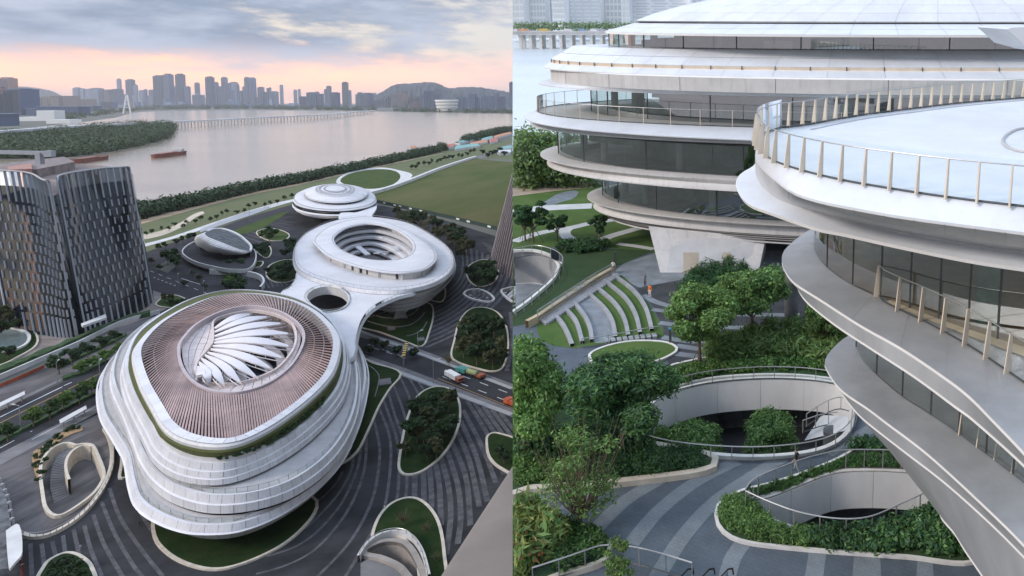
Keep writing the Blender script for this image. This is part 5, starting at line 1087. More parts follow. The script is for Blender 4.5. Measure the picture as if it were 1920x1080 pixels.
for i, (x0, x1, y0, y1) in enumerate(((88, 155, 200, 216), (160, 182, 199, 208), (62, 90, 203, 216), (0, 12, 214, 236))):
    Y = 130 * 1400 / (y1 - 190); a, b = LD(x0, y0, Y), LD(x1, y0, Y); o = thing('waterfront_hall', f'{ORD[i]} long grey low hall on the far left waterfront', 'building', ((a.x + b.x) / 2, Y, 0), 'low halls of the far left waterfront'); mb = MB(); mb.box(((a.x + b.x) / 2, Y, a.z / 2), (b.x - a.x, 150, a.z), .1); mb.build('wall', M['ctslate'], o); mb = MB(); mb.box(((a.x + b.x) / 2, Y, a.z + 2), (b.x - a.x + 20, 160, 4), .1); mb.build('roof', M['ctpale'], o)
# =================================================================== GARDEN TERRACE (second part of the place): buildings
CUR[0] = MR
M['rglass'] = glassmat('curtain_glass', (.74, .84, .79), .26)
M['rroom'] = mat('room_wall', (.11, .14, .125), .8, .6, .12); M['rfloor'] = mat('room_floor', (.24, .23, .20), .6, .2, .3); M['rjoint'] = mat('open_joint', (.50, .51, .52), .7, .05); M['timber'] = mat('gold_glow_timber', (.36, .19, .085), .5, .15, .6); LEFT_NAMES = {o.name for o in COL.objects}  # green of the room wall stands in for trees reflected in the glass
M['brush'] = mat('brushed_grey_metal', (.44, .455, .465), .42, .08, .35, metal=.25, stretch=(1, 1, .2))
M['edge'] = mat('white_edge_trim', (.78, .77, .74), .4, .02)
M['post'] = mat('cream_post', (.70, .61, .49), .5, .05)  # cream, with some golden light mixed into the tone
M['mull'] = mat('dark_mullion', (.06, .065, .065), .4, .05)
M['blind'] = mat('roller_blind', (.45, .46, .44), .8, .05); M['blind2'] = mat('green_screen', (.14, .20, .14), .8, .3, .8); M['walk'] = mat('gold_lit_cream', (.60, .50, .36), .6, .08, .5)  # the walkway cream has golden sunlight painted into it
BX, BY = 26.0, 105.0
def bring(xt, yt, xf, yf, n=150, z=None):
    z = z if z is not None else HR - (yt - 20) * BY / F
    a = BX - (xt - CX) / F * BY; p = R(xf, yf, z); s = 1 - ((p.x - BX) / a) ** 2; b = max(3, (BY - p.y) / math.sqrt(max(.05, s)))
    return [Vector((BX + a * math.cos(2 * math.pi * k / n), BY + b * math.sin(2 * math.pi * k / n), z)) for k in range(n)]
bb_ = thing('stacked_disc_hall', 'large white stacked disc building with ribbon glazing beside the hazy water', 'building', (BX, BY, 0))
vf = lambda i: 70 <= (i % 150) <= 150          # the half that faces the terrace
g = {}
g['d0'] = bring(1500, -60, 1750, -75); g['d1'] = bring(1195, 38, 1700, 41); g['e1'] = bring(1140, 57, 1700, 66)
g['t2'] = bring(1078, 84, 1700, 95); g['gu'] = bring(1038, 107, 1700, 127); g['r2'] = bring(1024, 121, 1700, 147); g['f2'] = bring(1037, 145, 1700, 178); g['fl'] = bring(1013, 150, 1420, 178)
g['rb'] = bring(1008, 203, 1415, 239); g['s1'] = bring(985, 212, 1415, 262); g['s2'] = bring(994, 225, 1415, 268)
g['r3'] = bring(1010, 283, 1380, 338); g['l3'] = bring(1022, 299, 1380, 357); g['r4'] = bring(1094, 367, 1420, 419); g['m4'] = bring(1105, 386, 1430, 437); g['b4'] = bring(1128, 400, 1430, 452)
def surf(nm, rs, m, par=bb_, smooth=True, ang=40): mb = MB(); mb.loft(rs); return mb.build(nm, M[m], par, smooth=smooth, ang=ang)
def scale_ring(r, k, z=None): return [Vector((BX + (p.x - BX) * k, BY + (p.y - BY) * k, p.z if z is None else z)) for p in r]
# domed roof: rows of separate panels over a backing
top = scale_ring(g['d1'], .28, 36.0); rows = [g['d1'], scale_ring(g['d1'], .93, 31.7), scale_ring(g['d1'], .84, 32.7), scale_ring(g['d1'], .73, 33.7), scale_ring(g['d1'], .60, 34.6), scale_ring(g['d1'], .45, 35.4), top]
surf('roof_backing', [scale_ring(r, 1, r[0].z - .12) for r in rows], 'rjoint'); mb = MB(); mb.poly(top); mb.build('roof_cap', M['rwhite'], bb_)
for k in range(6): panels('roof_panel', rows[k], mixr(rows[k], rows[k + 1], .985), 3, bb_, M['rwhite'], .018, .03, True, vf)
surf('roof_groove', [scale_ring(g['d1'], 1, g['d1'][0].z), scale_ring(g['d1'], .985, g['d1'][0].z - .25), scale_ring(g['d1'], 1.0, g['d1'][0].z - .3)], 'mull')
e1t = scale_ring(g['d1'], 1.0, g['d1'][0].z - .3); surf('eave_backing', [scale_ring(e1t, .99, e1t[0].z - .1), scale_ring(g['e1'], .995, g['e1'][0].z - .1)], 'rjoint')
for a, b in ((0, .48), (.5, 1)): panels('eave_panel', mixr(e1t, g['e1'], a), mixr(e1t, g['e1'], b), 3, bb_, M['rwhite'], .018, .03, True, vf)
surf('eave_soffit', [g['e1'], scale_ring(g['e1'], 1, g['e1'][0].z - .25), scale_ring(g['e1'], .93, g['e1'][0].z - .3)], 'edge')
def glazing(name, base, ztop, per, k=1.0, room=.80, zr=None):
    b0 = scale_ring(base, k); t0 = atz(b0, ztop); P = panels('pane', t0, b0, per, bb_, M['rglass'], .02, .02, True, vf)
    for i in range(72, 150, per): mb = MB(); mb.box((b0[i].x, b0[i].y, (ztop + b0[i].z) / 2), (.14, .14, ztop - b0[i].z)); mb.build('mullion', M['mull'], bb_)
    r0 = scale_ring(b0, room); surf('room_wall', [atz(r0, b0[0].z), atz(r0, ztop)], 'rroom'); surf('room_floor', [b0, r0], 'rfloor'); surf('room_ceiling', [atz(b0, ztop), atz(r0, ztop)], 'floor')
    for i in range(76, 150, 9): p = scale_ring(b0, .93)[i]; mb = MB(); mb.tube([p, Vector((p.x, p.y, ztop))], .5, 10); mb.build('column', M['floor'], bb_)
    q = random.Random(per)
    for i in range(72, 150 - per, per):
        if q.random() < .38:
            s_ = scale_ring(b0, .985)[i:i + per]; zz_ = ztop - (ztop - b0[0].z) * q.choice([.25, .4, .6, 1.0]); mb = MB(); mb.loft([atz(s_, ztop - .05), atz(s_, zz_ + .05)], False); mb.build('blind', M[q.choice(['blind', 'blind2'])], bb_)
    for i in range(74, 150, 5):
        if q.random() < .5: p = scale_ring(b0, q.uniform(.86, .91))[i]; mb = MB(); hh = q.uniform(.6, ztop - b0[0].z - .5); mb.box((p.x, p.y, p.z + hh / 2), (q.uniform(1, 4), .6, hh), q.uniform(0, 3)); mb.build('partition', M[q.choice(['floor', 'rfloor', 'fascia', 'rroom', 'hedge'])], bb_)
z1 = g['t2'][0].z; glazing('upper', scale_ring(g['t2'], .90, z1), g['e1'][0].z - .28, 5)
surf('terrace_wall', [scale_ring(g['t2'], .90, z1 - .02), scale_ring(g['t2'], .99, z1), g['t2']], 'rwhite')
surf('shoulder_backing', [scale_ring(g['t2'], .997, z1 - .1), scale_ring(g['gu'], .997, g['gu'][0].z - .1)], 'rjoint')
for a, b in ((0, .49), (.51, 1)): panels('shoulder_panel', mixr(g['t2'], g['gu'], a), mixr(g['t2'], g['gu'], b), 3, bb_, M['rwhite'], .018, .03, True, vf)
zg = g['gu'][0].z; surf('gutter', [g['gu'], scale_ring(g['gu'], .995, zg - .35), scale_ring(g['gu'], 1.003, zg - .45)], 'post', ang=20)
for i in range(72, 150, 2): p = scale_ring(g['gu'], 1.0)[i]; mb = MB(); mb.box((p.x, p.y, zg - .2), (.1, .1, .5)); mb.build('gutter_post', M['mull'], bb_)
panels('brim_panel', scale_ring(g['gu'], 1.003, zg - .45), g['r2'], 3, bb_, M['rwhite'], .018, .03, True, vf); surf('brim_backing', [scale_ring(g['gu'], 1, zg - .55), scale_ring(g['r2'], .997, g['r2'][0].z - .08)], 'rjoint')
zr2 = g['r2'][0].z; surf('brim_edge', [g['r2'], scale_ring(g['r2'], 1, zr2 - .12), scale_ring(g['f2'], 1.0, zr2 - .15)], 'edge')
f2t = scale_ring(g['f2'], 1.0, zr2 - .15); panels('fascia_panel', f2t, g['f2'], 6, bb_, M['fascia'], .03, .05, True, vf); surf('fascia_backing', [scale_ring(f2t, .995), scale_ring(g['f2'], .995)], 'rjoint')
zf = g['fl'][0].z; surf('flare', [g['f2'], mixr(g['f2'], g['fl'], .5), g['fl'], scale_ring(g['fl'], 1, zf - .15), scale_ring(g['fl'], .92, zf - .4)], 'rwhite', ang=60)
zb = g['rb'][0].z; glazing('balcony', scale_ring(g['rb'], .865, zb), zf - .35, 6)
surf('balcony_floor', [scale_ring(g['rb'], .86, zb - .02), scale_ring(g['rb'], 1.005, zb - .02)], 'fascia')
surf('slab_edge', [scale_ring(g['rb'], 1.004, zb), g['s1'], scale_ring(g['s1'], 1, g['s1'][0].z - .12), scale_ring(g['s2'], .985, g['s1'][0].z - .5), g['s2'], scale_ring(g['s2'], 1, g['s2'][0].z - .15), scale_ring(g['s2'], .94, g['s2'][0].z - .5)], 'rwhite', ang=35)
z3 = g['r3'][0].z; glazing('middle', scale_ring(g['r3'], .955, z3 + .25), g['s2'][0].z - .45, 7)
surf('slab_edge', [scale_ring(g['r3'], .95, z3 + .25), scale_ring(g['r3'], .97, z3 + .25), g['r3'], scale_ring(g['r3'], 1, z3 - .12), scale_ring(g['l3'], .985, z3 - .6), g['l3'], scale_ring(g['l3'], 1, g['l3'][0].z - .15), scale_ring(g['l3'], .9, g['l3'][0].z - .5)], 'fascia', ang=35)
z4 = g['r4'][0].z; glazing('lower', scale_ring(g['r4'], .955, z4 + .3), g['l3'][0].z - .45, 6)
surf('slab_edge', [scale_ring(g['r4'], .95, z4 + .3), g['r4'], scale_ring(g['r4'], 1, z4 - .15), scale_ring(g['m4'], .985, z4 - .7), g['m4'], scale_ring(g['m4'], 1, g['m4'][0].z - .15)], 'fascia', ang=35)
for k in range(4):
    t = k / 4; surf('louvre_band', [mixr(scale_ring(g['m4'], .99), scale_ring(g['b4'], .985), t), mixr(scale_ring(g['m4'], 1.0), scale_ring(g['b4'], .998), t + .06), mixr(scale_ring(g['m4'], .985), scale_ring(g['b4'], .975), t + .2)], 'soffit', ang=20)
surf('underside', [g['b4'], scale_ring(g['b4'], 1, g['b4'][0].z - .2), scale_ring(g['b4'], .55, g['b4'][0].z - .9), scale_ring(g['b4'], .3, 0)], 'fascia', ang=20)
# balcony railing
def trail(par, ring, h, every, closed=False, pm='steel', rr=.035, pw=(.10, .05), glass=True, base=True, top_glass=0.0):
    n = len(ring); up = Vector((0, 0, h))
    mb = MB(); mb.tube([p + up for p in ring], rr, 6, closed); mb.build('handrail', M['steel'], par)
    if base: mb = MB(); mb.tube([p + Vector((0, 0, .06)) for p in ring], .05, 4, closed); mb.build('base_channel', M['mull'], par)
    for i in range(0, n, every):
        a, b = ring[max(0, i - 1)], ring[min(n - 1, i + 1)]; t = (b - a).normalized(); nr = Vector((t.y, -t.x, 0)); p = ring[i]; mb = MB()
        w0, w1, th = pw[0], pw[1], .03; vs = []
        for z, w in ((0, w0), (h, w1)):
            for sa, sb in ((-1, 0), (1, 0), (1, 1), (-1, 1)): vs.append(p + Vector((0, 0, z)) + t * th * sa + nr * (-.03 + sb * w))
        mb.add(vs, [(0, 3, 2, 1), (4, 5, 6, 7), (0, 1, 5, 4), (1, 2, 6, 5), (2, 3, 7, 6), (3, 0, 4, 7)]); mb.build('post', M[pm], par)
    if glass:
        for i in range(0, n - 1, every):
            s = ring[i:i + every + 1]
            if len(s) > 1: mb = MB(); mb.loft([[p + Vector((0, 0, .08)) for p in s], [p + Vector((0, 0, h + top_glass)) for p in s]], False); mb.build('pane', M['glass'], par)
rl = thing('balcony_railing', 'glass railing with cream posts round the balcony of the stacked disc building', 'railing', (BX - 20, BY - 15, zb)); trail(rl, [scale_ring(g['rb'], 1.0)[i] for i in range(58, 128)], 1.95, 2, False, 'post', .03, (.12, .06))
# leaning pier under the discs
pr_ = thing('leaning_pier', 'leaning pale clad pier with two flush doors under the disc building', 'pier', R(1320, 511))
B0 = [R(1238, 511), R(1422, 511), R(1436, 470), R(1262, 470)]; T0 = [RD(1216, 424, 93), RD(1436, 446, 91), RD(1436, 440, 106), RD(1240, 424, 108)]
mb = MB(); mb.loft([B0, T0]); mb.build('wall', M['rjoint'], pr_)
for i in range(6):
    for j in range(2):
        def pp_(s, t): return (B0[0].lerp(B0[1], s)).lerp(T0[0].lerp(T0[1], s), t) + Vector((0, -.06, 0))
        s0, s1, t0, t1 = i / 6 + .002, (i + 1) / 6 - .002, j / 2 + .004, (j + 1) / 2 - .004; mb = MB(); mb.quad(pp_(s0, t0), pp_(s1, t0), pp_(s1, t1), pp_(s0, t1)); mb.build('panel', M['post'] if False else M['fascia'], pr_)
for x0, x1, y0 in ((1282, 1311, 469), (1356, 1371, 469)):
    a, b = R(x0, 511), R(x1, 511); d_ = mb = MB(); mb.loft([[a + Vector((0, -.35, 0)), b + Vector((0, -.35, 0))], [a + Vector((0, -.4, 2.75)), b + Vector((0, -.4, 2.75))]], False); dd = mb.build('door', M['post'], pr_); mb = MB(); mb.box(b + Vector((-.2, -.45, 1.1)), (.05, .08, .3)); mb.build('handle', M['steel'], dd)
# ------------------------------------------------------------------- near building with sweeping brims
fb = thing('brimmed_hall', 'near white building with sweeping curved metal brims on the right', 'building', R(1750, 1000))
n = 72
def C(pts, z, k=n): return RC(pts, z, k)
RB = [(1465, 240), (1440, 248), (1424, 257), (1419, 268), (1427, 284), (1447, 301), (1471, 311), (1506, 322), (1549, 333), (1601, 344), (1666, 355), (1742, 367), (1830, 379), (1925, 390), (1990, 398)]
E0 = [(1465, 252), (1440, 262), (1421, 274), (1416, 292), (1427, 312), (1455, 337), (1490, 361), (1540, 377), (1615, 392), (1690, 405), (1815, 422), (1925, 436), (1990, 445)]
F0 = [(1465, 275), (1440, 286), (1420, 302), (1416, 322), (1425, 345), (1445, 365), (1470, 379), (1525, 396), (1600, 417), (1700, 439), (1827, 461), (1925, 475), (1990, 484)]
EA = [(1465, 292), (1440, 300), (1410, 314), (1388, 328), (1381, 347), (1392, 370), (1410, 385), (1440, 396), (1527, 426), (1590, 439), (1690, 461), (1815, 486), (1925, 503), (1990, 512)]
GA = [(1580, 425), (1545, 435), (1529, 448), (1527, 462), (1535, 480), (1552, 500), (1590, 527), (1642, 552), (1700, 575), (1800, 612), (1925, 652), (1990, 672)]
EB = [(1560, 424), (1527, 427), (1497, 445), (1470, 470), (1466, 490), (1472, 507), (1490, 530), (1540, 562), (1615, 610), (1690, 652), (1765, 702), (1815, 740), (1865, 790), (1925, 853), (1990, 930)]
LB = [(1560, 440), (1520, 450), (1492, 478), (1482, 503), (1492, 530), (1510, 562), (1565, 607), (1630, 650), (1715, 705), (1790, 760), (1830, 790), (1925, 876), (1990, 950)]
GB = [(1650, 620), (1615, 628), (1604, 640), (1612, 664), (1635, 692), (1690, 740), (1740, 772), (1804, 816), (1925, 907), (1990, 965)]
EC = [(1640, 615), (1590, 630), (1560, 655), (1547, 675), (1550, 692), (1577, 730), (1627, 765), (1660, 790), (1745, 855), (1857, 958), (1925, 1026), (1990, 1100)]
LCc = [(1640, 640), (1590, 660), (1566, 690), (1577, 732), (1600, 765), (1625, 790), (1690, 841), (1773, 905), (1857, 980), (1925, 1048), (1990, 1120)]
ED = [(1830, 870), (1790, 875), (1764, 888), (1757, 915), (1758, 941), (1765, 969), (1790, 999), (1809, 1030), (1843, 1080), (1925, 1200), (1960, 1260)]
rb, e0, f0, ea, ga, eb, lb_, gb_, ec, lc_, ed = C(RB, 24.7), C(E0, 24.0), C(F0, 22.4), C(EA, 22.25), C(GA, 17.1), C(EB, 17.0), C(LB, 16.1), C(GB, 11.1), C(EC, 11.0), C(LCc, 10.0), C(ED, 5.0)
backr = RC([(1990, 178), (1895, 186), (1800, 194), (1722, 203), (1612, 217), (1510, 235), (1465, 240)], 24.7, 40)
def osurf(nm, rs, m, smooth=True, ang=40, par=None): mb = MB(); mb.loft(rs, False); return mb.build(nm, M[m], par or fb, smooth=smooth, ang=ang)
mb = MB(); mb.poly(atz(backr[:-1] + rb, 24.66)); mb.build('roof_deck', M['rwhite'], fb)
mb = MB(); rj = RC([(1985, 236), (1918, 241), (1892, 250), (1880, 263), (1890, 276), (1918, 285), (1985, 292)], 24.7, 40); mb.tube(rj, .10, 5); mb.build('roof_joint', M['soffit'], fb)
mb = MB(); mb.tube(RC([(1985, 182), (1895, 190), (1800, 199), (1722, 209), (1612, 224), (1520, 243)], 24.69, 40), .05, 4); mb.build('roof_joint', M['rjoint'], fb)
osurf('ledge', [rb, mixr(rb, e0, .5), e0, [p + Vector((0, 0, -.1)) for p in e0]], 'rwhite')
osurf('fascia_backing', [[p + Vector((0, .08, -.1)) for p in e0], [p + Vector((0, .08, 0)) for p in f0]], 'rjoint')
panels('fascia_panel', [p + Vector((0, 0, -.12)) for p in e0], f0, 6, fb, M['fascia'], .02, .04, False)
osurf('brim', [f0, mixr(f0, ea, .5), ea], 'rwhite'); osurf('brim_edge', [ea, offset(ea, .05, False), [p + Vector((0, 0, -.16)) for p in ea]], 'edge', ang=20)
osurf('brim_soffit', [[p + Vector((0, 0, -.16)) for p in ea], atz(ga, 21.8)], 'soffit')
qg = random.Random(4)
for i in range(7, n - 7, 7):
    if qg.random() < .6: s_ = [p + Vector((.35, .3, 0)) for p in ga[i:i + 7]]; mb = MB(); mb.loft([atz(s_, 21.7), atz(s_, qg.choice([20.4, 19.5, 17.3]))], False); mb.build('blind', M[qg.choice(['blind', 'blind2', 'walk'])], fb)
panels('pane', atz(ga, 21.8), ga, 7, fb, M['rglass'], .02, .02, False)
for i in range(0, n, 7): mb = MB(); mb.box((ga[i].x, ga[i].y, 19.45), (.1, .1, 4.7)); mb.build('mullion', M['mull'], fb)
gin = [p + Vector((9, 7, 0)) for p in ga]; osurf('room_wall', [gin, atz(gin, 21.8)], 'rroom'); osurf('room_floor', [ga, gin], 'timber'); osurf('room_ceiling', [atz(ga, 21.75), atz(gin, 21.75)], 'timber')  # timber tone on the ceiling stands in for golden reflected light
osurf('walkway', [[p + Vector((0, 0, .01)) for p in ga[30:]], [p + Vector((0, 0, .02)) for p in mixr(ga, eb, .12)[30:]]], 'walk')  # cream floor strip, golden light put into its colour
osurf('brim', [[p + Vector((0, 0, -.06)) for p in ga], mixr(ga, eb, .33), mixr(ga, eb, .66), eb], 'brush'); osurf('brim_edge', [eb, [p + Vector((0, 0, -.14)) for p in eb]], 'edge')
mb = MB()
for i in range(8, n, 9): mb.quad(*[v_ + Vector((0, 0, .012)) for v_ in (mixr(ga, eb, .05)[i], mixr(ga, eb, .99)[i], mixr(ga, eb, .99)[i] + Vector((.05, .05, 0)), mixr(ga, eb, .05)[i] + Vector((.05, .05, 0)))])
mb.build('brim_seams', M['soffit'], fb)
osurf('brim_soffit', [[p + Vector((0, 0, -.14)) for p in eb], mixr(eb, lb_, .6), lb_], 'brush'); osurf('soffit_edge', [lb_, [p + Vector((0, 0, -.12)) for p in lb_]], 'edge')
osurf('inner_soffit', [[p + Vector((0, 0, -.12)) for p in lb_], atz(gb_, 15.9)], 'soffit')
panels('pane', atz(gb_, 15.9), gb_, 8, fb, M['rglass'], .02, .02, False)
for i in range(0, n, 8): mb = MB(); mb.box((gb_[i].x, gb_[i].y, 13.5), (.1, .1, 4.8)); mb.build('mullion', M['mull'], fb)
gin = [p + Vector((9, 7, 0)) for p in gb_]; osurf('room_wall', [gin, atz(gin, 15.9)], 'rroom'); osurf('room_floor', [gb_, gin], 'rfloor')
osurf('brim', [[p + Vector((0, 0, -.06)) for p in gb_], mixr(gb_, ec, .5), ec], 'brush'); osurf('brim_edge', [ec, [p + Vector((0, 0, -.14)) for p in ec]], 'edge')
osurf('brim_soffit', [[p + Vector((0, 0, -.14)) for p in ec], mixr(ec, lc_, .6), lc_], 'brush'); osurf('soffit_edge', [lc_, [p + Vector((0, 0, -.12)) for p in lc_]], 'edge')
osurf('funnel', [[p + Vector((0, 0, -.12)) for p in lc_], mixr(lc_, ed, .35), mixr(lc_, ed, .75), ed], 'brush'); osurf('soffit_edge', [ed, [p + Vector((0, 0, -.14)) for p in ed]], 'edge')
osurf('foot', [[p + Vector((0, 0, -.14)) for p in ed], [p + Vector((1.5, 1.5, -2)) for p in ed], [p + Vector((3, 3, -5)) for p in ed]], 'brush')
rl = thing('roof_railing', 'glass railing with tapered cream posts round the near white roof terrace', 'railing', R(1447, 301, 24.7)); ring_ = backr[:-1] + rb
trail(rl, [p for p in cat([(p.x, p.y, p.z) for p in ring_], 96)], 1.6, 2, False, 'post', .03, (.34, .12), True, True, .22)
rl = thing('gallery_railing', 'glass railing with warm cream posts on the middle brim at right', 'railing', R(1656, 566, 17)); trail(rl, RC([(1648, 556), (1656, 566), (1695, 586), (1734, 604), (1773, 625), (1812, 647), (1850, 671), (1891, 699), (1925, 722), (1970, 755)], 17.05, 33), 1.75, 4, False, 'post', .03, (.32, .14), True, True, .1)
rl = thing('gallery_railing', 'short glass railing tucked under the lowest brim at right edge', 'railing', R(1804, 816, 11)); trail(rl, RC([(1804, 814), (1840, 838), (1880, 866), (1925, 899), (1970, 930)], 11.05, 21), 1.6, 4, False, 'post', .03, (.3, .12))
ct = thing('roof_fin', 'white pointed roof brim poking in at the top right edge', 'roof', RD(1925, 70, 46)); mb = MB(); P = [RD(x, y, 46) for x, y in ((1889, 55), (1897, 52), (1930, 50), (1970, 50), (1970, 100), (1925, 88))]; Q = [p + Vector((0, 6, 0)) for p in P]; mb.add(P, [tuple(range(6))]); mb.add(Q, [tuple(range(6))[::-1]]); mb.loft([P, Q]); mb.build('brim', M['rwhite'], ct)
# =================================================================== GARDEN TERRACE: ground, planting, water, people
SEAM = 961.0
M['blue'] = brickmat('blue_grey_setts', (.078, .098, .118), (.094, .115, .137), (.040, .050, .062), .6, .3, .7, .02, .5)
M['bluel'] = brickmat('pale_grey_setts', (.165, .19, .205), (.21, .235, .25), (.10, .115, .125), .5, .25, .75, .02, .5)
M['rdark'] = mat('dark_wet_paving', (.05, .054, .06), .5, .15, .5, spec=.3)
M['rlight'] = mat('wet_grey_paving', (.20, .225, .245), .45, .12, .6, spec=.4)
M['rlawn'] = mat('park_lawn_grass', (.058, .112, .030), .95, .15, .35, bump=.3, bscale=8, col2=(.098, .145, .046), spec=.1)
M['rdlawn'] = mat('dark_lawn_grass', (.036, .066, .030), .95, .15, .35, bump=.3, bscale=8, col2=(.052, .085, .04), spec=.1)  # darker green grass for the slope and the beds
M['path'] = mat('pale_garden_path', (.50, .51, .50), .8, .06, .4); M['dirt'] = mat('tan_dirt', (.36, .29, .22), .9, .12, .3)
M['conc'] = mat('fair_faced_concrete', (.68, .68, .67), .7, .05, .35, stretch=(1, 1, .3)); M['seat'] = mat('grey_stone_step', (.30, .31, .32), .8, .08, .8); M['tan'] = mat('tan_stone', (.48, .38, .24), .8, .1, .6)
HA = [(1265, 741), (1330, 724), (1420, 716), (1500, 717), (1560, 724), (1592, 742), (1600, 772), (1588, 810), (1555, 838), (1500, 853), (1420, 859), (1340, 855), (1260, 843), (1195, 828), (1180, 812), (1195, 788), (1228, 760)]
HB = [(1405, 945), (1440, 940), (1495, 919), (1559, 895), (1623, 889), (1700, 892), (1756, 899), (1778, 920), (1760, 942), (1720, 965), (1660, 992), (1590, 1003), (1520, 1000), (1470, 988), (1425, 965)]
HC = [(962, 472), (1000, 471), (1030, 479), (1047, 492), (1049, 508), (1038, 528), (1012, 552), (985, 574), (962, 590)]
hA, hB = RC(HA, 0, 70, True), RC(HB, 0, 60, True); hC = RC(HC, 0, 40); hC = hC[1:-1]
hC = [R(963, 472)] + hC + [R(963, 590)]
base = [R(SEAM, 1500), R(SEAM, 283), R(1150, 283), R(1400, 283), R(2050, 330), R(2050, 1500)]
mb = MB(); mb.poly(base, [hA, hB, hC]); bz = [p + Vector((0, 0, -2.2)) for p in base]; mb.loft([base, bz]); structure(mb, 'garden_terrace', M['blue'])
def rsheet(name, pts, z, m, n=None, holes=()):
    mb = MB(); mb.poly(RC(pts, z, n, True) if n else [R(x, y, z) for x, y in pts], [atz(h, z) for h in holes]); return structure(mb, name, M[m])
rsheet('park_lawn', [(SEAM, 352), (1110, 338), (1200, 380), (1300, 420), (1300, 470), (1226, 474), (1090, 458), (SEAM, 470)], .012, 'rlawn')
rsheet('dark_slope_lawn', [(SEAM, 470), (1000, 462), (1060, 470), (1150, 466), (1226, 470), (1160, 498), (1140, 515), (1080, 548), (1010, 602), (SEAM, 612)], .02, 'rdlawn', holes=[hC])
rsheet('dirt_path', [(SEAM, 352), (1040, 346), (1110, 342), (1112, 352), (1040, 358), (SEAM, 368)], .02, 'dirt')
rsheet('garden_road', [(1000, 395), (1022, 378), (1050, 362), (1084, 358), (1075, 372), (1048, 380), (1020, 392)], .024, 'rlight', 30)
def rribbon(name, pts, w, z, m, nn=40):
    c = RC(pts, z, nn); mb = MB(); mb.loft([offset(c, w / 2, False), offset(c, -w / 2, False)], False); return structure(mb, name, M[m])
for i, (p, w) in enumerate((([(SEAM + 3, 398), (1010, 391), (1060, 388), (1110, 386)], 3.4), ([(SEAM + 3, 453), (1000, 440), (1040, 431), (1070, 427), (1110, 418), (1160, 411)], 1.7), ([(1066, 428), (1058, 436), (1066, 446), (1088, 453), (1118, 453), (1150, 441), (1212, 424)], 1.7), ([(1158, 457), (1190, 461), (1226, 467)], 1.1))): rribbon('garden_path', p, w, .03 + .004 * i, 'path')
rsheet('wet_forecourt', [(1150, 512), (1170, 494), (1228, 474), (1300, 470), (1480, 470), (1480, 512), (1300, 522), (1215, 545), (1190, 535)], .016, 'rlight')
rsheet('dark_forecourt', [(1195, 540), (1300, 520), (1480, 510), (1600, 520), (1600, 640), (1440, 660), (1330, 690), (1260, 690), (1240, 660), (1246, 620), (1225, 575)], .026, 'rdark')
for i, p in enumerate(([(1205, 553), (1230, 566), (1262, 575)], [(1222, 580), (1300, 588), (1400, 590), (1500, 590)], [(1236, 605), (1300, 612), (1400, 614), (1520, 612)], [(1242, 632), (1300, 640), (1400, 638), (1520, 632)], [(1268, 648), (1330, 656), (1400, 655), (1460, 648)], [(1262, 662), (1310, 668), (1360, 668)])): rribbon('forecourt_band', p, .9, .034, 'rlight')
rb_ = thing('terrace_paving_bands', 'pale curved sett bands across the blue grey plaza', 'paving', R(1300, 980)); rb_['kind'] = 'structure'
for i, p in enumerate(([(1048, 914), (1020, 928), (985, 950), (966, 966)], [(1118, 908), (1085, 935), (1052, 965), (1030, 995)], [(1240, 898), (1177, 935), (1133, 975), (1105, 1006)], [(1382, 864), (1302, 905), (1233, 960), (1183, 1020)], [(1470, 858), (1435, 877), (1344, 938), (1288, 997), (1255, 1044), (1225, 1095)], [(1550, 850), (1600, 822), (1640, 800)], [(1398, 1012), (1374, 1047), (1360, 1095)], [(1534, 1030), (1524, 1095)])):
    c = RC(p, .01, 40); mb = MB(); mb.loft([offset(c, .52, False), offset(c, -.52, False)], False); mb.build('band', M['bluel'], rb_)
for x0, x1 in ((1602, 1650), (1722, 1748)): mb = MB(); mb.poly([R(x0, 1036, .01), R(x1, 1040, .01), R(x1 + 4, 1100, .01), R(x0 - 6, 1100, .01)]); mb.build('band', M['bluel'], rb_)
# sunken openings
def sunken(name, label, h, depth, wm, fm, closed=True, hang=2.6):
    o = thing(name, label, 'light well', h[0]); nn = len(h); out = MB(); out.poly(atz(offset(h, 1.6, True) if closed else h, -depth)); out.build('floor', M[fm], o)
    mb = MB(); mb.loft([atz(h, -hang), atz(h, .25)], closed); mb.build('wall', M['joint'], o); lo2 = offset(h, 1.6 if closed else 0, closed); mb = MB(); mb.loft([atz(h, -hang), atz(lo2, -hang), atz(lo2, -depth)], closed); mb.build('lower_wall', M['slate'] if closed else M[wm], o)  # recessed lower wall coloured dark to stand for the shaded void beneath
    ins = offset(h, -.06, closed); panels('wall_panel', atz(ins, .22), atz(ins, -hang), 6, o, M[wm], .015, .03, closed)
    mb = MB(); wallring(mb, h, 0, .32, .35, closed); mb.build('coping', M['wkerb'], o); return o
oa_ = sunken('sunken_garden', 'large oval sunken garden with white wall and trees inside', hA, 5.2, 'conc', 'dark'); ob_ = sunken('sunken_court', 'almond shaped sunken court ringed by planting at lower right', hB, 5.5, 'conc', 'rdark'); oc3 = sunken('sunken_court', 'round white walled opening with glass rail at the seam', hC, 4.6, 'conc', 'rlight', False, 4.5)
p = R(1567, 960, -5.5); mb = MB(); mb.tube([p + Vector((0, 3, 0)), p + Vector((0, 3, 5))], .75, 14); mb.build('column', M['slate'], ob_)
mb = MB(); mb.poly([R(x, y, z) for x, y, z in ((1508, 826, -1.5), (1590, 806, 0), (1590, 780, 0), (1540, 778, -2.2))]); mb.build('ramp', M['path'], oa_)
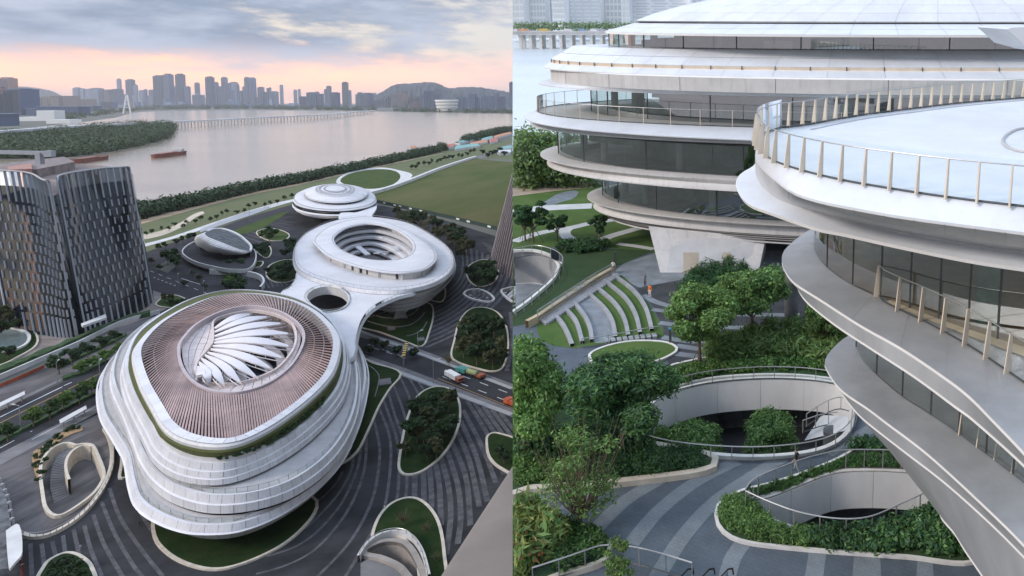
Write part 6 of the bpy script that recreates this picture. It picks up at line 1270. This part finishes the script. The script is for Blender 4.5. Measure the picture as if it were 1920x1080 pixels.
rl = thing('ramp_railing', 'steel stair railing inside the right end of the sunken garden', 'railing', R(1560, 780)); trail(rl, RC([(1512, 800), (1545, 778), (1572, 768), (1592, 772)], -.2, 12), 1.1, 3, False, 'steel', .04, (.05, .05), False); trail(rl, RC([(1505, 812), (1540, 800), (1570, 796)], -1.0, 9), 1.1, 3, False, 'steel', .04, (.05, .05), False)
def rrail(label, pts, z, h, nn, ev, m='steel'): rl = thing('glass_railing', label, 'railing', R(*pts[0], z)); trail(rl, RC(pts, z, nn), h, ev, False, m, .045, (.06, .05)); return rl
rrail('glass railing along the front rim of the large sunken garden', [(1178, 832), (1250, 852), (1330, 862), (1420, 865), (1510, 857), (1565, 840), (1596, 812), (1606, 775)], .3, 1.15, 49, 4)
rrail('glass railing along the back rim of the large sunken garden', [(1225, 752), (1262, 735), (1330, 719), (1420, 711), (1500, 712), (1568, 720)], .3, 1.15, 37, 4)
rrail('glass railing curving behind the almond shaped court', [(1398, 955), (1410, 938), (1440, 922), (1500, 898), (1555, 883), (1600, 878), (1700, 880), (1758, 886)], .3, 1.45, 45, 4)
rrail('glass railing in front of the almond shaped court', [(1398, 958), (1440, 978), (1500, 1000), (1570, 1012), (1630, 1008), (1690, 982), (1735, 960), (1766, 940)], .3, 1.45, 41, 5)
rrail('glass railing round the round opening at the seam', [(963, 486), (1000, 479), (1030, 484), (1052, 496), (1056, 510), (1044, 532), (1018, 557), (990, 580), (963, 598)], .3, 1.4, 41, 3)
rrail('glass railing at the bottom beside the flowering bed', [(1000, 1100), (1060, 1080), (1110, 1062), (1135, 1056), (1180, 1058), (1240, 1072), (1298, 1090)], .2, 1.2, 31, 5)
for i, x in enumerate((1290, 1330, 1365)):
    o = thing('escalator_handrail', f'{ORD[i]} black looped escalator handrail at the bottom edge', 'handrail', R(x, 1100)); mb = MB(); a, b = R(x - 40, 1135), R(x, 1098); mb.tube([a + Vector((0, 0, .2)), a.lerp(b, .6) + Vector((0, 0, .95)), b + Vector((0, 0, 1.05)), b + Vector((.25, .3, .85)), b + Vector((.3, .35, .45))], .05, 6); mb.build('handrail', M['tyre'], o); mb = MB(); mb.quad(a, b, b + Vector((0, 0, .95)), a + Vector((0, 0, .3))); mb.build('balustrade_glass', M['glass'], o)
# amphitheatre
am = thing('amphitheatre', 'curved stone seating rows with grass strips and a long stair', 'amphitheatre', R(1150, 560))
rsheet('amphitheatre_lawn', [(1152, 514), (1190, 540), (1220, 575), (1240, 612), (1243, 632), (1180, 636), (1110, 648), (1070, 652), (1020, 640), (1010, 604), (1080, 560)], .022, 'rlawn', 50)
rsheet('amphitheatre_landing', [(1106, 553), (1134, 578), (1150, 605), (1156, 634), (1114, 642), (1108, 615), (1096, 590), (1080, 572)], .034, 'rlight', 40)
for i, pts in enumerate(([(1150, 516), (1190, 546), (1214, 580), (1226, 622)], [(1136, 528), (1174, 559), (1195, 592), (1204, 628)], [(1122, 541), (1155, 570), (1174, 600), (1182, 633)], [(1107, 553), (1136, 580), (1152, 606), (1158, 636)], [(1081, 571), (1100, 596), (1110, 618), (1114, 642)], [(1064, 582), (1084, 606), (1096, 645)], [(1045, 594), (1062, 616), (1077, 650)])):
    c = RC(pts, 0, 25); o_ = offset(c, .40, False)
    for k in range(0, 24, 4): mb = MB(); a, b = c[k:k + 5], o_[k:k + 5]; b = [Vector(v_) for v_ in b]; mb.loft([atz(a, 0), atz(a, .36), atz(b, .36), atz(b, 0)], False); mb.build('seat_block', M['seat'], am)
for k in range(30):
    t = k / 30; a, b = R(1150 - 140 * t, 514 + 90 * t), R(1158 - 138 * t, 517 + 91 * t); mb = MB(); mb.beam(a + Vector((-.1, 0, .12)), b + Vector((.3, -.6, .12)), .45, .3); mb.build('step', M['seat'], am)
sw = RC([(1148, 511), (1110, 533), (1060, 566), (1010, 600), (985, 614)], 0, 30); mb = MB(); wallring(mb, sw, 0, .8, -.45, False); mb.build('flank_wall', M['tan'], am)
rrail('thin steel handrail beside the amphitheatre stair', [(1146, 509), (1108, 531), (1058, 564), (1008, 598)], .8, .9, 21, 4)
for k in range(9): mb = MB(); mb.beam(R(1135 + k * 11, 641 - k * 1.2, .15), R(1143 + k * 11, 640 - k * 1.2, .15), .8, .35); mb.build('step', M['seat'], am)
rrail('short steel handrail at the foot of the amphitheatre', [(1092, 652), (1140, 646), (1200, 634), (1238, 628)], .1, .95, 13, 4)
def rbed(label, pts, m, h=.3, kw=.25, nn=60, km='wkerb', name='planting_bed', holes=()):
    c = RC(pts, 0, nn, True); o = thing(name, label, 'planting bed', c[0]); mb = MB(); mb.prism(c, 0, h, holes); mb.build('soil', M[m], o); mb = MB(); wallring(mb, c, 0, h + .06, kw); mb.build('kerb', M[km], o); return o
rbed('oval lawn with white kerb at the foot of the amphitheatre', [(1108, 668), (1140, 652), (1190, 643), (1245, 645), (1267, 656), (1255, 668), (1225, 680), (1180, 688), (1125, 686)], 'rlawn', .15, .25)
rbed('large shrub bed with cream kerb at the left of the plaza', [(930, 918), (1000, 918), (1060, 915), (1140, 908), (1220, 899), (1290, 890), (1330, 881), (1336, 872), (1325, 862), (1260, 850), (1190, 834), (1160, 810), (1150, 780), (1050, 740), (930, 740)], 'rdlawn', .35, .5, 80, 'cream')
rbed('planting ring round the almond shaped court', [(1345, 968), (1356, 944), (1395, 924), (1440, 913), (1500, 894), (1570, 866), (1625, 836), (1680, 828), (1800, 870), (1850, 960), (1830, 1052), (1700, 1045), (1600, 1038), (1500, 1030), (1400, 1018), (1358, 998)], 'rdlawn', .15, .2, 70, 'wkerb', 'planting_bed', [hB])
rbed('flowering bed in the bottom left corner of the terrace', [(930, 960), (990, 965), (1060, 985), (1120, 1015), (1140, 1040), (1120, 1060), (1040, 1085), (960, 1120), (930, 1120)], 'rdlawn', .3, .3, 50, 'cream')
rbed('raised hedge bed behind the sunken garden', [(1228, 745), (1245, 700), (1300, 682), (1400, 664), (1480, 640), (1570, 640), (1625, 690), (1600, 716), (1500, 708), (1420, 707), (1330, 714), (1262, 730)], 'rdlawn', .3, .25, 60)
# --- foliage
def clumps_in(pts, nn, h, r, seed, z=.2):
    q = random.Random(seed); P = cat(pts, 40, True); xs = [p.x for p in P]; ys = [p.y for p in P]; out = []
    while len(out) < nn:
        x, y = q.uniform(min(xs), max(xs)), q.uniform(min(ys), max(ys)); c = False
        for i in range(40):
            a, b = P[i - 1], P[i]
            if (a.y > y) != (b.y > y) and x < (b.x - a.x) * (y - a.y) / (b.y - a.y) + a.x: c = not c
        if c: p = R(x, y); rr = r * q.uniform(.7, 1.2); out.append((p.x, p.y, z + h * .5 * q.uniform(.6, 1.1), rr, rr, h * .55))
    return out
def ground_cover(name, label, pts, nn, h, r, nl, size, m, seed, aspect=.4, z=.2, up=.35, droop=0.0):
    me = leafmesh(name, clumps_in(pts, nn, h, r, seed, z), nl, size, [M[k] for k in (m if isinstance(m, list) else [m])], aspect, seed, up, .5, droop); o = link(name, me, None); return set_props(o, label, 'planting', None, 'stuff')
M['gleaf'] = leafmat('haze_pale_grove_leaf', (.20, .29, .15), .3); M['sleaf2'] = leafmat('olive_strap_leaf', (.15, .215, .07), .4); M['hleaf'] = leafmat('hedge_leaf', (.052, .125, .038), .4); M['hleaf2'] = leafmat('fresh_hedge_leaf', (.085, .18, .045), .4); M['dkleaf'] = leafmat('deep_leaf', (.046, .108, .056), .4); M['mleaf'] = leafmat('mid_leaf', (.105, .20, .066), .4); M['lleaf'] = leafmat('light_leaf', (.18, .29, .09), .4); M['yleaf'] = leafmat('yellow_leaf', (.26, .28, .085), .4); M['wleaf'] = leafmat('warm_strap', (.13, .12, .05), .5)  # grove leaf lightened so its colour holds the haze
ground_cover('hedge_foliage', 'dense clipped dark hedge along the front of the left bed', [(1160, 872), (1220, 860), (1290, 858), (1325, 866), (1322, 876), (1280, 886), (1200, 896), (1110, 904), (1080, 902)], 160, 1.1, .55, 22000, .10, ['hleaf', 'dkleaf'], 101)
ground_cover('fern_cover', 'light green feathery ground cover at the left edge of the bed', [(SEAM + 4, 870), (1010, 860), (1080, 868), (1085, 900), (1020, 910), (SEAM + 4, 912)], 110, .8, .5, 12000, .13, ['hleaf2', 'lleaf'], 102)
ground_cover('shrub_mass', 'dark mixed shrubs filling the middle of the left bed', [(SEAM + 4, 830), (1060, 820), (1150, 825), (1220, 850), (1150, 872), (1060, 872), (SEAM + 4, 868)], 120, 1.6, .8, 20000, .16, ['hleaf', 'mleaf', 'dkleaf'], 103)
ground_cover('ring_grass', 'bright grassy planting on the left of the almond court ring', [(1352, 968), (1362, 945), (1398, 950), (1430, 975), (1470, 1000), (1520, 1012), (1520, 1026), (1420, 1016), (1365, 995)], 130, .8, .4, 16000, .15, ['hleaf2', 'lleaf', 'mleaf'], 104, .2)
ground_cover('ring_shrubs', 'dark broad leaved shrubs on the right of the almond court ring', [(1520, 1010), (1600, 1012), (1680, 1000), (1740, 970), (1775, 940), (1800, 980), (1815, 1040), (1700, 1040), (1600, 1034), (1530, 1028)], 190, 1.0, .6, 24000, .17, ['hleaf', 'dkleaf', 'mleaf'], 105)
ground_cover('ring_hedge', 'grassy hedge behind the almond court rail', [(1402, 934), (1440, 920), (1500, 902), (1560, 880), (1640, 860), (1750, 872), (1755, 888), (1640, 880), (1560, 888), (1500, 911), (1440, 932)], 150, .5, .32, 22000, .13, ['hleaf2', 'mleaf', 'hleaf'], 106, .25)
ground_cover('ring_hedge', 'dark hedge higher up behind the almond court', [(1600, 845), (1660, 832), (1720, 840), (1760, 866), (1640, 858)], 60, .9, .6, 9000, .15, ['hleaf', 'dkleaf'], 107)
ground_cover('strap_shrubs', 'tall strappy olive shrubs behind the sunken garden', [(1340, 660), (1400, 640), (1470, 622), (1560, 625), (1600, 660), (1590, 690), (1480, 680), (1400, 680), (1340, 686)], 120, 2.0, 1.0, 16000, .42, ['sleaf2', 'lleaf', 'mleaf'], 108, .16, .2, .4, .2)
ground_cover('low_hedge', 'bright low hedge along the back rim of the sunken garden', [(1235, 735), (1265, 705), (1330, 690), (1420, 684), (1500, 684), (1590, 694), (1585, 708), (1500, 700), (1420, 702), (1330, 710), (1265, 728)], 150, .9, .5, 18000, .13, ['hleaf2', 'lleaf', 'hleaf'], 109)
ground_cover('flower_bed', 'yellow green ginger plants with orange flowers at bottom left', [(SEAM + 4, 985), (1000, 985), (1040, 1005), (1045, 1045), (1000, 1075), (SEAM + 4, 1085)], 70, 2.0, .8, 5200, .42, ['yleaf', 'lleaf', 'mleaf', 'sleaf'], 110, .22, .2, .2, .4)
ground_cover('bed_cover', 'dark green cover beside the ginger plants', [(1040, 1000), (1080, 1000), (1125, 1020), (1125, 1050), (1060, 1075), (1040, 1060)], 70, .9, .5, 9000, .14, ['hleaf', 'mleaf', 'hleaf2'], 111)
q = random.Random(9); mb = MB()
for k in range(16): x, y = q.uniform(966, 1042), q.uniform(985, 1060); p_ = R(x, y, 1.7); mb.add([p_ + Vector((-.08, 0, 0)), p_ + Vector((.1, 0, .04)), p_ + Vector((0, -.06, .3))], [(0, 1, 2)])
set_props(mb.build('orange_flowers', M['orange']), 'scattered orange ginger flowers at bottom left', 'flowers', None, 'stuff')
ground_cover('park_shrubs', 'low shrubs beside the park path near the round opening', [(1050, 466), (1080, 458), (1140, 462), (1110, 472), (1060, 476)], 50, .9, .8, 7000, .2, ['hleaf', 'dkleaf'], 112)
ground_cover('pier_plants', 'dark spiky plants at the foot of the leaning pier', [(1285, 545), (1320, 518), (1380, 515), (1400, 530), (1340, 560), (1290, 560)], 40, 2.4, 1.0, 7000, .4, ['dkleaf', 'hleaf'], 113, .12)
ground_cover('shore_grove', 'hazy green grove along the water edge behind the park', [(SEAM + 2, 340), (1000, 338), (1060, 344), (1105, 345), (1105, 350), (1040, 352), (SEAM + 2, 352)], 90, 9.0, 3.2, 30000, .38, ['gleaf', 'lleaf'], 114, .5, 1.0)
# --- trees
RT = {}
RT['round'] = treemeshes(8.5, 4.0, 26000, .17, [M['lleaf'], M['mleaf'], M['bleaf']], 51, trunk=.42, clump=26, flat=.6, tr=.17)
RT['dark'] = treemeshes(8.5, 4.0, 24000, .18, [M['mleaf'], M['hleaf'], M['lleaf']], 52, trunk=.40, clump=26, flat=.6, tr=.17)
RT['deep'] = treemeshes(8.8, 4.4, 28000, .22, [M['dkleaf'], M['hleaf'], M['mleaf']], 53, trunk=.34, clump=26, flat=.62, tr=.16, aspect=.3)
RT['fresh'] = treemeshes(9, 4.2, 28000, .18, [M['lleaf'], M['mleaf'], M['hleaf2']], 54, trunk=.2, clump=28, flat=.62, tr=.17)
RT['thin'] = treemeshes(6.5, 2.7, 3000, .12, [M['mleaf'], M['lleaf']], 55, bare=40, trunk=.16, clump=24, flat=.5, tr=.10, aspect=.35)
RT['park'] = treemeshes(6, 1.9, 2600, .26, [M['dkleaf'], M['hleaf']], 56, trunk=.3, clump=12, flat=.6, tr=.12)
RT['sapling'] = treemeshes(5, 1.7, 3800, .10, [M['lleaf'], M['bleaf']], 57, trunk=.2, clump=18, flat=.45, tr=.05)
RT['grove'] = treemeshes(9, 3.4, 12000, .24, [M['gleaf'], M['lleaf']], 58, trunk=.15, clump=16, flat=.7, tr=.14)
def rt(kind, label, base, hpx, z=0.0, rz=None, sxy=1.0, props=True, name='garden_tree', group=None):
    p = R(*base, z); h0 = {'round': 8.5, 'dark': 8.5, 'deep': 8.8, 'fresh': 9, 'thin': 6.5, 'park': 6, 'sapling': 5, 'grove': 9}[kind]; s = hpx * (p.y / F) / h0 * .97
    o = tree(name, label, p, RT[kind], s, rz if rz is not None else rnd.uniform(0, 6.28), group, 'tree', sxy)
    if props:
        for k in range(3):
            an = k * 2.1 + .4; mb = MB(); mb.tube([Vector((math.cos(an) * 1.3, math.sin(an) * 1.3, 0)), Vector((0, 0, 2.3))], .04, 4); me = bpy.data.meshes.new('support_stake'); me.from_pydata(mb.v, [], mb.f); me.materials.append(M['mull']); c = bpy.data.objects.new('support_stake', me); COL.objects.link(c); c.parent = o
    return o
rt('round', 'round bright green tree in the centre of the terrace', (1312, 692), 178, 0, 1.0, .98)
rt('dark', 'green tree beside the leaning pier right of the round tree', (1410, 640), 165, 0, 2.0, 1.0)
rt('deep', 'large dark green tree in front of the amphitheatre', (1168, 858), 228, .3, 2.6, 1.08)
rt('fresh', 'broad light green tree at the seam left of the dark tree', (985, 860), 285, .3, .5, .80, False)
rt('fresh', 'light green tree low at the seam partly behind the left one', (962, 800), 150, 0, 2.5, .9, False)
rt('thin', 'thin open branched tree leaning over the left kerb', (1090, 1000), 255, 0, 1.2, .95)
rt('sapling', 'small pale green sapling at the bottom railing', (1162, 1110), 130, 0, .3, .9, False)
rt('dark', 'leafy tree standing inside the sunken garden at right', (1442, 890), 138, -5.2, 3.1, 1.05, False)
rt('dark', 'leafy tree standing inside the sunken garden at left', (1305, 890), 112, -5.2, 4.1, 1.25, False)
rt('round', 'low tree inside the sunken garden near the left end', (1240, 872), 82, -5.2, .4, 1.1, False)
rt('dark', 'small tree tucked below the middle brim at the shrub bed', (1545, 660), 110, 0, .7, .9, False)
for i, (x, y, h) in enumerate(((985, 452, 82), (1045, 452, 66), (1124, 458, 72), (1000, 455, 95))): rt('park', ('dark park tree nearest the seam beside the garden path', 'small round park tree right of the taller pair', 'dark park tree under the edge of the disc building', 'tall airy park tree in front of the grove')[i], (x, y), h, 0, i * 1.3, 1.0)
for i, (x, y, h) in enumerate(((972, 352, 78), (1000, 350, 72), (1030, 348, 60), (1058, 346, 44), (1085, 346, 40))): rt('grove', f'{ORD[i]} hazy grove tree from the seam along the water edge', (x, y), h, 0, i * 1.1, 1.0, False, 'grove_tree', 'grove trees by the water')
# --- posts and people
for lab, x, y, h in (('dark bollard lamp beside the amphitheatre top', 1154, 497, 27), ('black sign post with blue cap beside the plaza', 1257, 645, 34)):
    p = R(x, y); s = h * p.y / F; o = thing('bollard_lamp', lab, 'post', p); mb = MB(); mb.box(p + Vector((0, 0, s * .46)), (.22, .22, s * .92)); mb.build('post', M['mull'], o); mb = MB(); mb.box(p + Vector((0, 0, s * .96)), (.3, .3, s * .08)); mb.build('cap', mat('blue_cap', (.05, .30, .55), .5) if 'blue' in lab else M['mull'], o)
col = thing('dark_column', 'round dark column under the near building behind the tree', 'column', R(1483, 600)); mb = MB(); c0 = R(1483, 600); mb.tube([c0, c0 + Vector((0, 0, 5.5))], .7, 14); mb.build('shaft', M['slate'], col)
person('person in black top and grey trousers walking across the plaza', R(1493, 884), (.012, .012, .014), (.36, .37, .38), 1.2, 'walk')
person('person in orange top and white trousers standing by the amphitheatre', R(1219, 559), (.75, .20, .03), (.70, .68, .64), 2.6)
person('person in grey blue clothes near the leaning pier', R(1210, 537), (.10, .14, .18), (.05, .06, .08), 2.2)
person('person in white top climbing the amphitheatre stair', R(1150, 513), (.65, .63, .58), (.06, .07, .10), 0.2, 'walk')
# ------------------------------------------------------------------- hazy water, bridge and city beyond
M['mist'] = watermat('haze_pale_water', (.60, .66, .68), .30, 1.2, .25, (1, .4, 1), .5)  # water base lightened, distant haze put into the colour
WZ = -3.0
mb = MB(); P = [R(SEAM, 292, WZ), R(SEAM, 68, WZ), R(2100, 68, WZ), R(2100, 292, WZ)]; mb.poly(P); structure(mb, 'haze_pale_water', M['mist'])
BRY = 700.0
vb = thing('viaduct', 'long pale viaduct on paired piers crossing the hazy water', 'bridge', RD(1050, 90, BRY))
a, b = RD(SEAM, 60, BRY), RD(1400, 60, BRY); zd = a.z; mb = MB(); mb.box(((a.x + b.x) / 2, BRY + 9, zd - 1.6), (b.x - a.x, 18, 2.2)); mb.build('deck', M['pale'], vb)
mb = MB(); mb.box(((a.x + b.x) / 2, BRY - .4, zd + .2), (b.x - a.x, .3, 1.2)); mb.build('parapet', M['pale'], vb)
for k in range(14):
    x = RD(975 + 19 * k, 90, BRY).x
    for dy in (3, 15): mb = MB(); mb.box((x, BRY + dy, (zd - 2.7 + WZ) / 2), (2.6, 2.6, zd - 2.7 - WZ)); mb.build('pier', M['wkerb'], vb)
    mb = MB(); mb.box((x, BRY + 9, zd - 3.2), (3.4, 17, 1.2)); mb.build('crosshead', M['wkerb'], vb)
vc_ = [(970, 'white', 5, (.7, .7, .7)), (979, 'orange', 9, (.6, .35, .2)), (1018, 'yellow', 9, (.62, .45, .15)), (1064, 'white', 6, (.7, .7, .7)), (1090, 'blue', 5, (.25, .35, .5)), (1112, 'white', 5, (.75, .75, .75)), (1128, 'grey', 5, (.4, .42, .45)), (1146, 'white', 5, (.7, .7, .7))]
for i, (x, cn_, ln, c) in enumerate(vc_):
    p = RD(x, 58, BRY + 5); o = thing('viaduct_vehicle', f'{ORD[i]} vehicle from the left on the viaduct, {cn_} bodied', 'vehicle', (p.x, p.y, zd)); mm = mat('vehicle_' + cn_, c, .5)
    mb = MB(); mb.box((p.x, p.y, zd + 1.6), (ln, 2.4, 2.4)); mb.build('body', mm, o); mb = MB(); mb.box((p.x + ln * .62, p.y, zd + 1.2), (ln * .25, 2.2, 1.8)); mb.build('cab', mm, o)
    for s in (-.35, .35, .6): mb = MB(); wheel(mb, (p.x + s * ln, p.y - 1.2, zd - .0), .5, .3, 0); mb.build('wheel', M['tyre'], o)
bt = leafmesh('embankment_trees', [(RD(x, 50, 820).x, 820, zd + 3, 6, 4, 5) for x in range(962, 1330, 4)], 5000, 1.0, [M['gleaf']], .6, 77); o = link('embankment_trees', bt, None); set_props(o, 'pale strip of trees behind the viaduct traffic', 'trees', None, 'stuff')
M['hz1'] = mat('haze_pale_facade', (.78, .80, .81), .7, .04, .02); M['hz2'] = mat('haze_white_facade', (.86, .86, .85), .7, .03, .02); M['hz3'] = mat('haze_grey_facade', (.70, .73, .75), .7, .04, .02); M['hzw'] = mat('haze_pale_window', (.62, .66, .68), .4, .05, .02)  # facade and window tones lightened so the colours carry distant haze
fc_ = [(940, 984, 'hz1', 5, 5, 'grid'), (985, 1024, 'hz2', 7, 5, 'grid'), (1025, 1036, 'hz2', 2, 6, 'grid'), (1037, 1060, 'hz1', 5, 6, 'grid'), (1062, 1128, 'hz3', 4, 9, 'bars'), (1130, 1166, 'hz2', 5, 5, 'grid'), (1167, 1182, 'hz3', 2, 5, 'grid'), (1184, 1296, 'hz2', 3, 12, 'bars'), (1298, 1380, 'hz1', 8, 5, 'grid')]
nm_ = ['pale grey gridded', 'white gridded', 'slim white', 'pale narrow windowed', 'grey block with white bars', 'white offset windowed', 'slim grey', 'white louvred', 'pale far']
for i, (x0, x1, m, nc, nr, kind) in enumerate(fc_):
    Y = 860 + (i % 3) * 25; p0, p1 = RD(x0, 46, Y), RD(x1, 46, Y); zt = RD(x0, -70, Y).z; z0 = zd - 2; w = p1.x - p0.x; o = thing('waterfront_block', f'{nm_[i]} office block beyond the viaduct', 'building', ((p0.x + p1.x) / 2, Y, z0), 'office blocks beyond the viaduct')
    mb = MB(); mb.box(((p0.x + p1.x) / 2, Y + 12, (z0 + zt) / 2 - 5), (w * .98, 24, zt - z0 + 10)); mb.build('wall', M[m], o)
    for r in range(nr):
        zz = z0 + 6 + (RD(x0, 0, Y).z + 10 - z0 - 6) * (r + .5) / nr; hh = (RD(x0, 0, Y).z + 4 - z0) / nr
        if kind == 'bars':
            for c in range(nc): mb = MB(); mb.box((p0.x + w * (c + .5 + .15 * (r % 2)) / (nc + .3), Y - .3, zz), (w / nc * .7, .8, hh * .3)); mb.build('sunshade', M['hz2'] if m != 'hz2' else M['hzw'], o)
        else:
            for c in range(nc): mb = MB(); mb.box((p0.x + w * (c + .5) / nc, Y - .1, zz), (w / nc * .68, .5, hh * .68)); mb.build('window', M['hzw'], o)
CUR[0] = ML
RIGHT = {o.name for o in COL.objects} - LEFT_NAMES
# =================================================================== the garden terrace ends at its western boundary line
def cut_at_boundary():
    pn = Vector((math.cos(0), 0, 0)); d0 = _ray(SEAM + .2, 100, TL); d1 = _ray(SEAM + .2, 1000, TL); nrm = d0.cross(d1).normalized()
    if nrm.x < 0: nrm = -nrm
    co = Vector((0, 0, HL)); bpy.context.view_layer.update()
    for o in list(COL.objects):
        if o.type != 'MESH': continue
        r = o
        while r.parent: r = r.parent
        if r.name not in RIGHT: continue
        mw = o.matrix_world; ds = [(mw @ Vector(c) - co).dot(nrm) for c in o.bound_box]
        if min(ds) >= 0: continue
        if max(ds) <= 0: bpy.data.objects.remove(o); continue
        if o.data.users > 1: o.data = o.data.copy()
        inv = mw.inverted(); me = o.data
        if len(me.polygons) > 4000:
            nv = len(me.vertices); c = np.empty(nv * 3, np.float32); me.vertices.foreach_get('co', c); c = c.reshape(-1, 3); m3 = np.array(mw); w = c @ m3[:3, :3].T + m3[:3, 3]; dd = (w - np.array(co)) @ np.array(nrm)
            bm = bmesh.new(); bm.from_mesh(me); bm.verts.ensure_lookup_table(); bmesh.ops.delete(bm, geom=[bm.verts[i] for i in np.nonzero(dd < 0)[0]], context='VERTS'); bm.to_mesh(me); bm.free()
        else:
            bm = bmesh.new(); bm.from_mesh(me); bmesh.ops.bisect_plane(bm, geom=bm.verts[:] + bm.edges[:] + bm.faces[:], plane_co=inv @ co, plane_no=(mw.transposed().to_3x3() @ nrm), clear_inner=True, dist=1e-5); bm.to_mesh(me); bm.free()
cut_at_boundary()
# =================================================================== haze
bpy.context.view_layer.update()
mb = MB(); mb.box((0, 22850, 349), (91600, 46500, 702)); hz = mb.build('haze', None); hz.data.materials.clear()
hm = bpy.data.materials.new('haze_air'); hm.use_nodes = True; hn = hm.node_tree.nodes; hn.clear(); pv = hn.new('ShaderNodeVolumePrincipled'); ho = hn.new('ShaderNodeOutputMaterial'); hm.node_tree.links.new(pv.outputs[0], ho.inputs['Volume'])
pv.inputs['Density'].default_value = HAZE; pv.inputs['Color'].default_value = (.95, .94, .97, 1); pv.inputs['Anisotropy'].default_value = .2
hz.data.materials.append(hm); hz['kind'] = 'stuff'; hz['label'] = 'thin pale haze over the whole bay'; hz['category'] = 'haze'
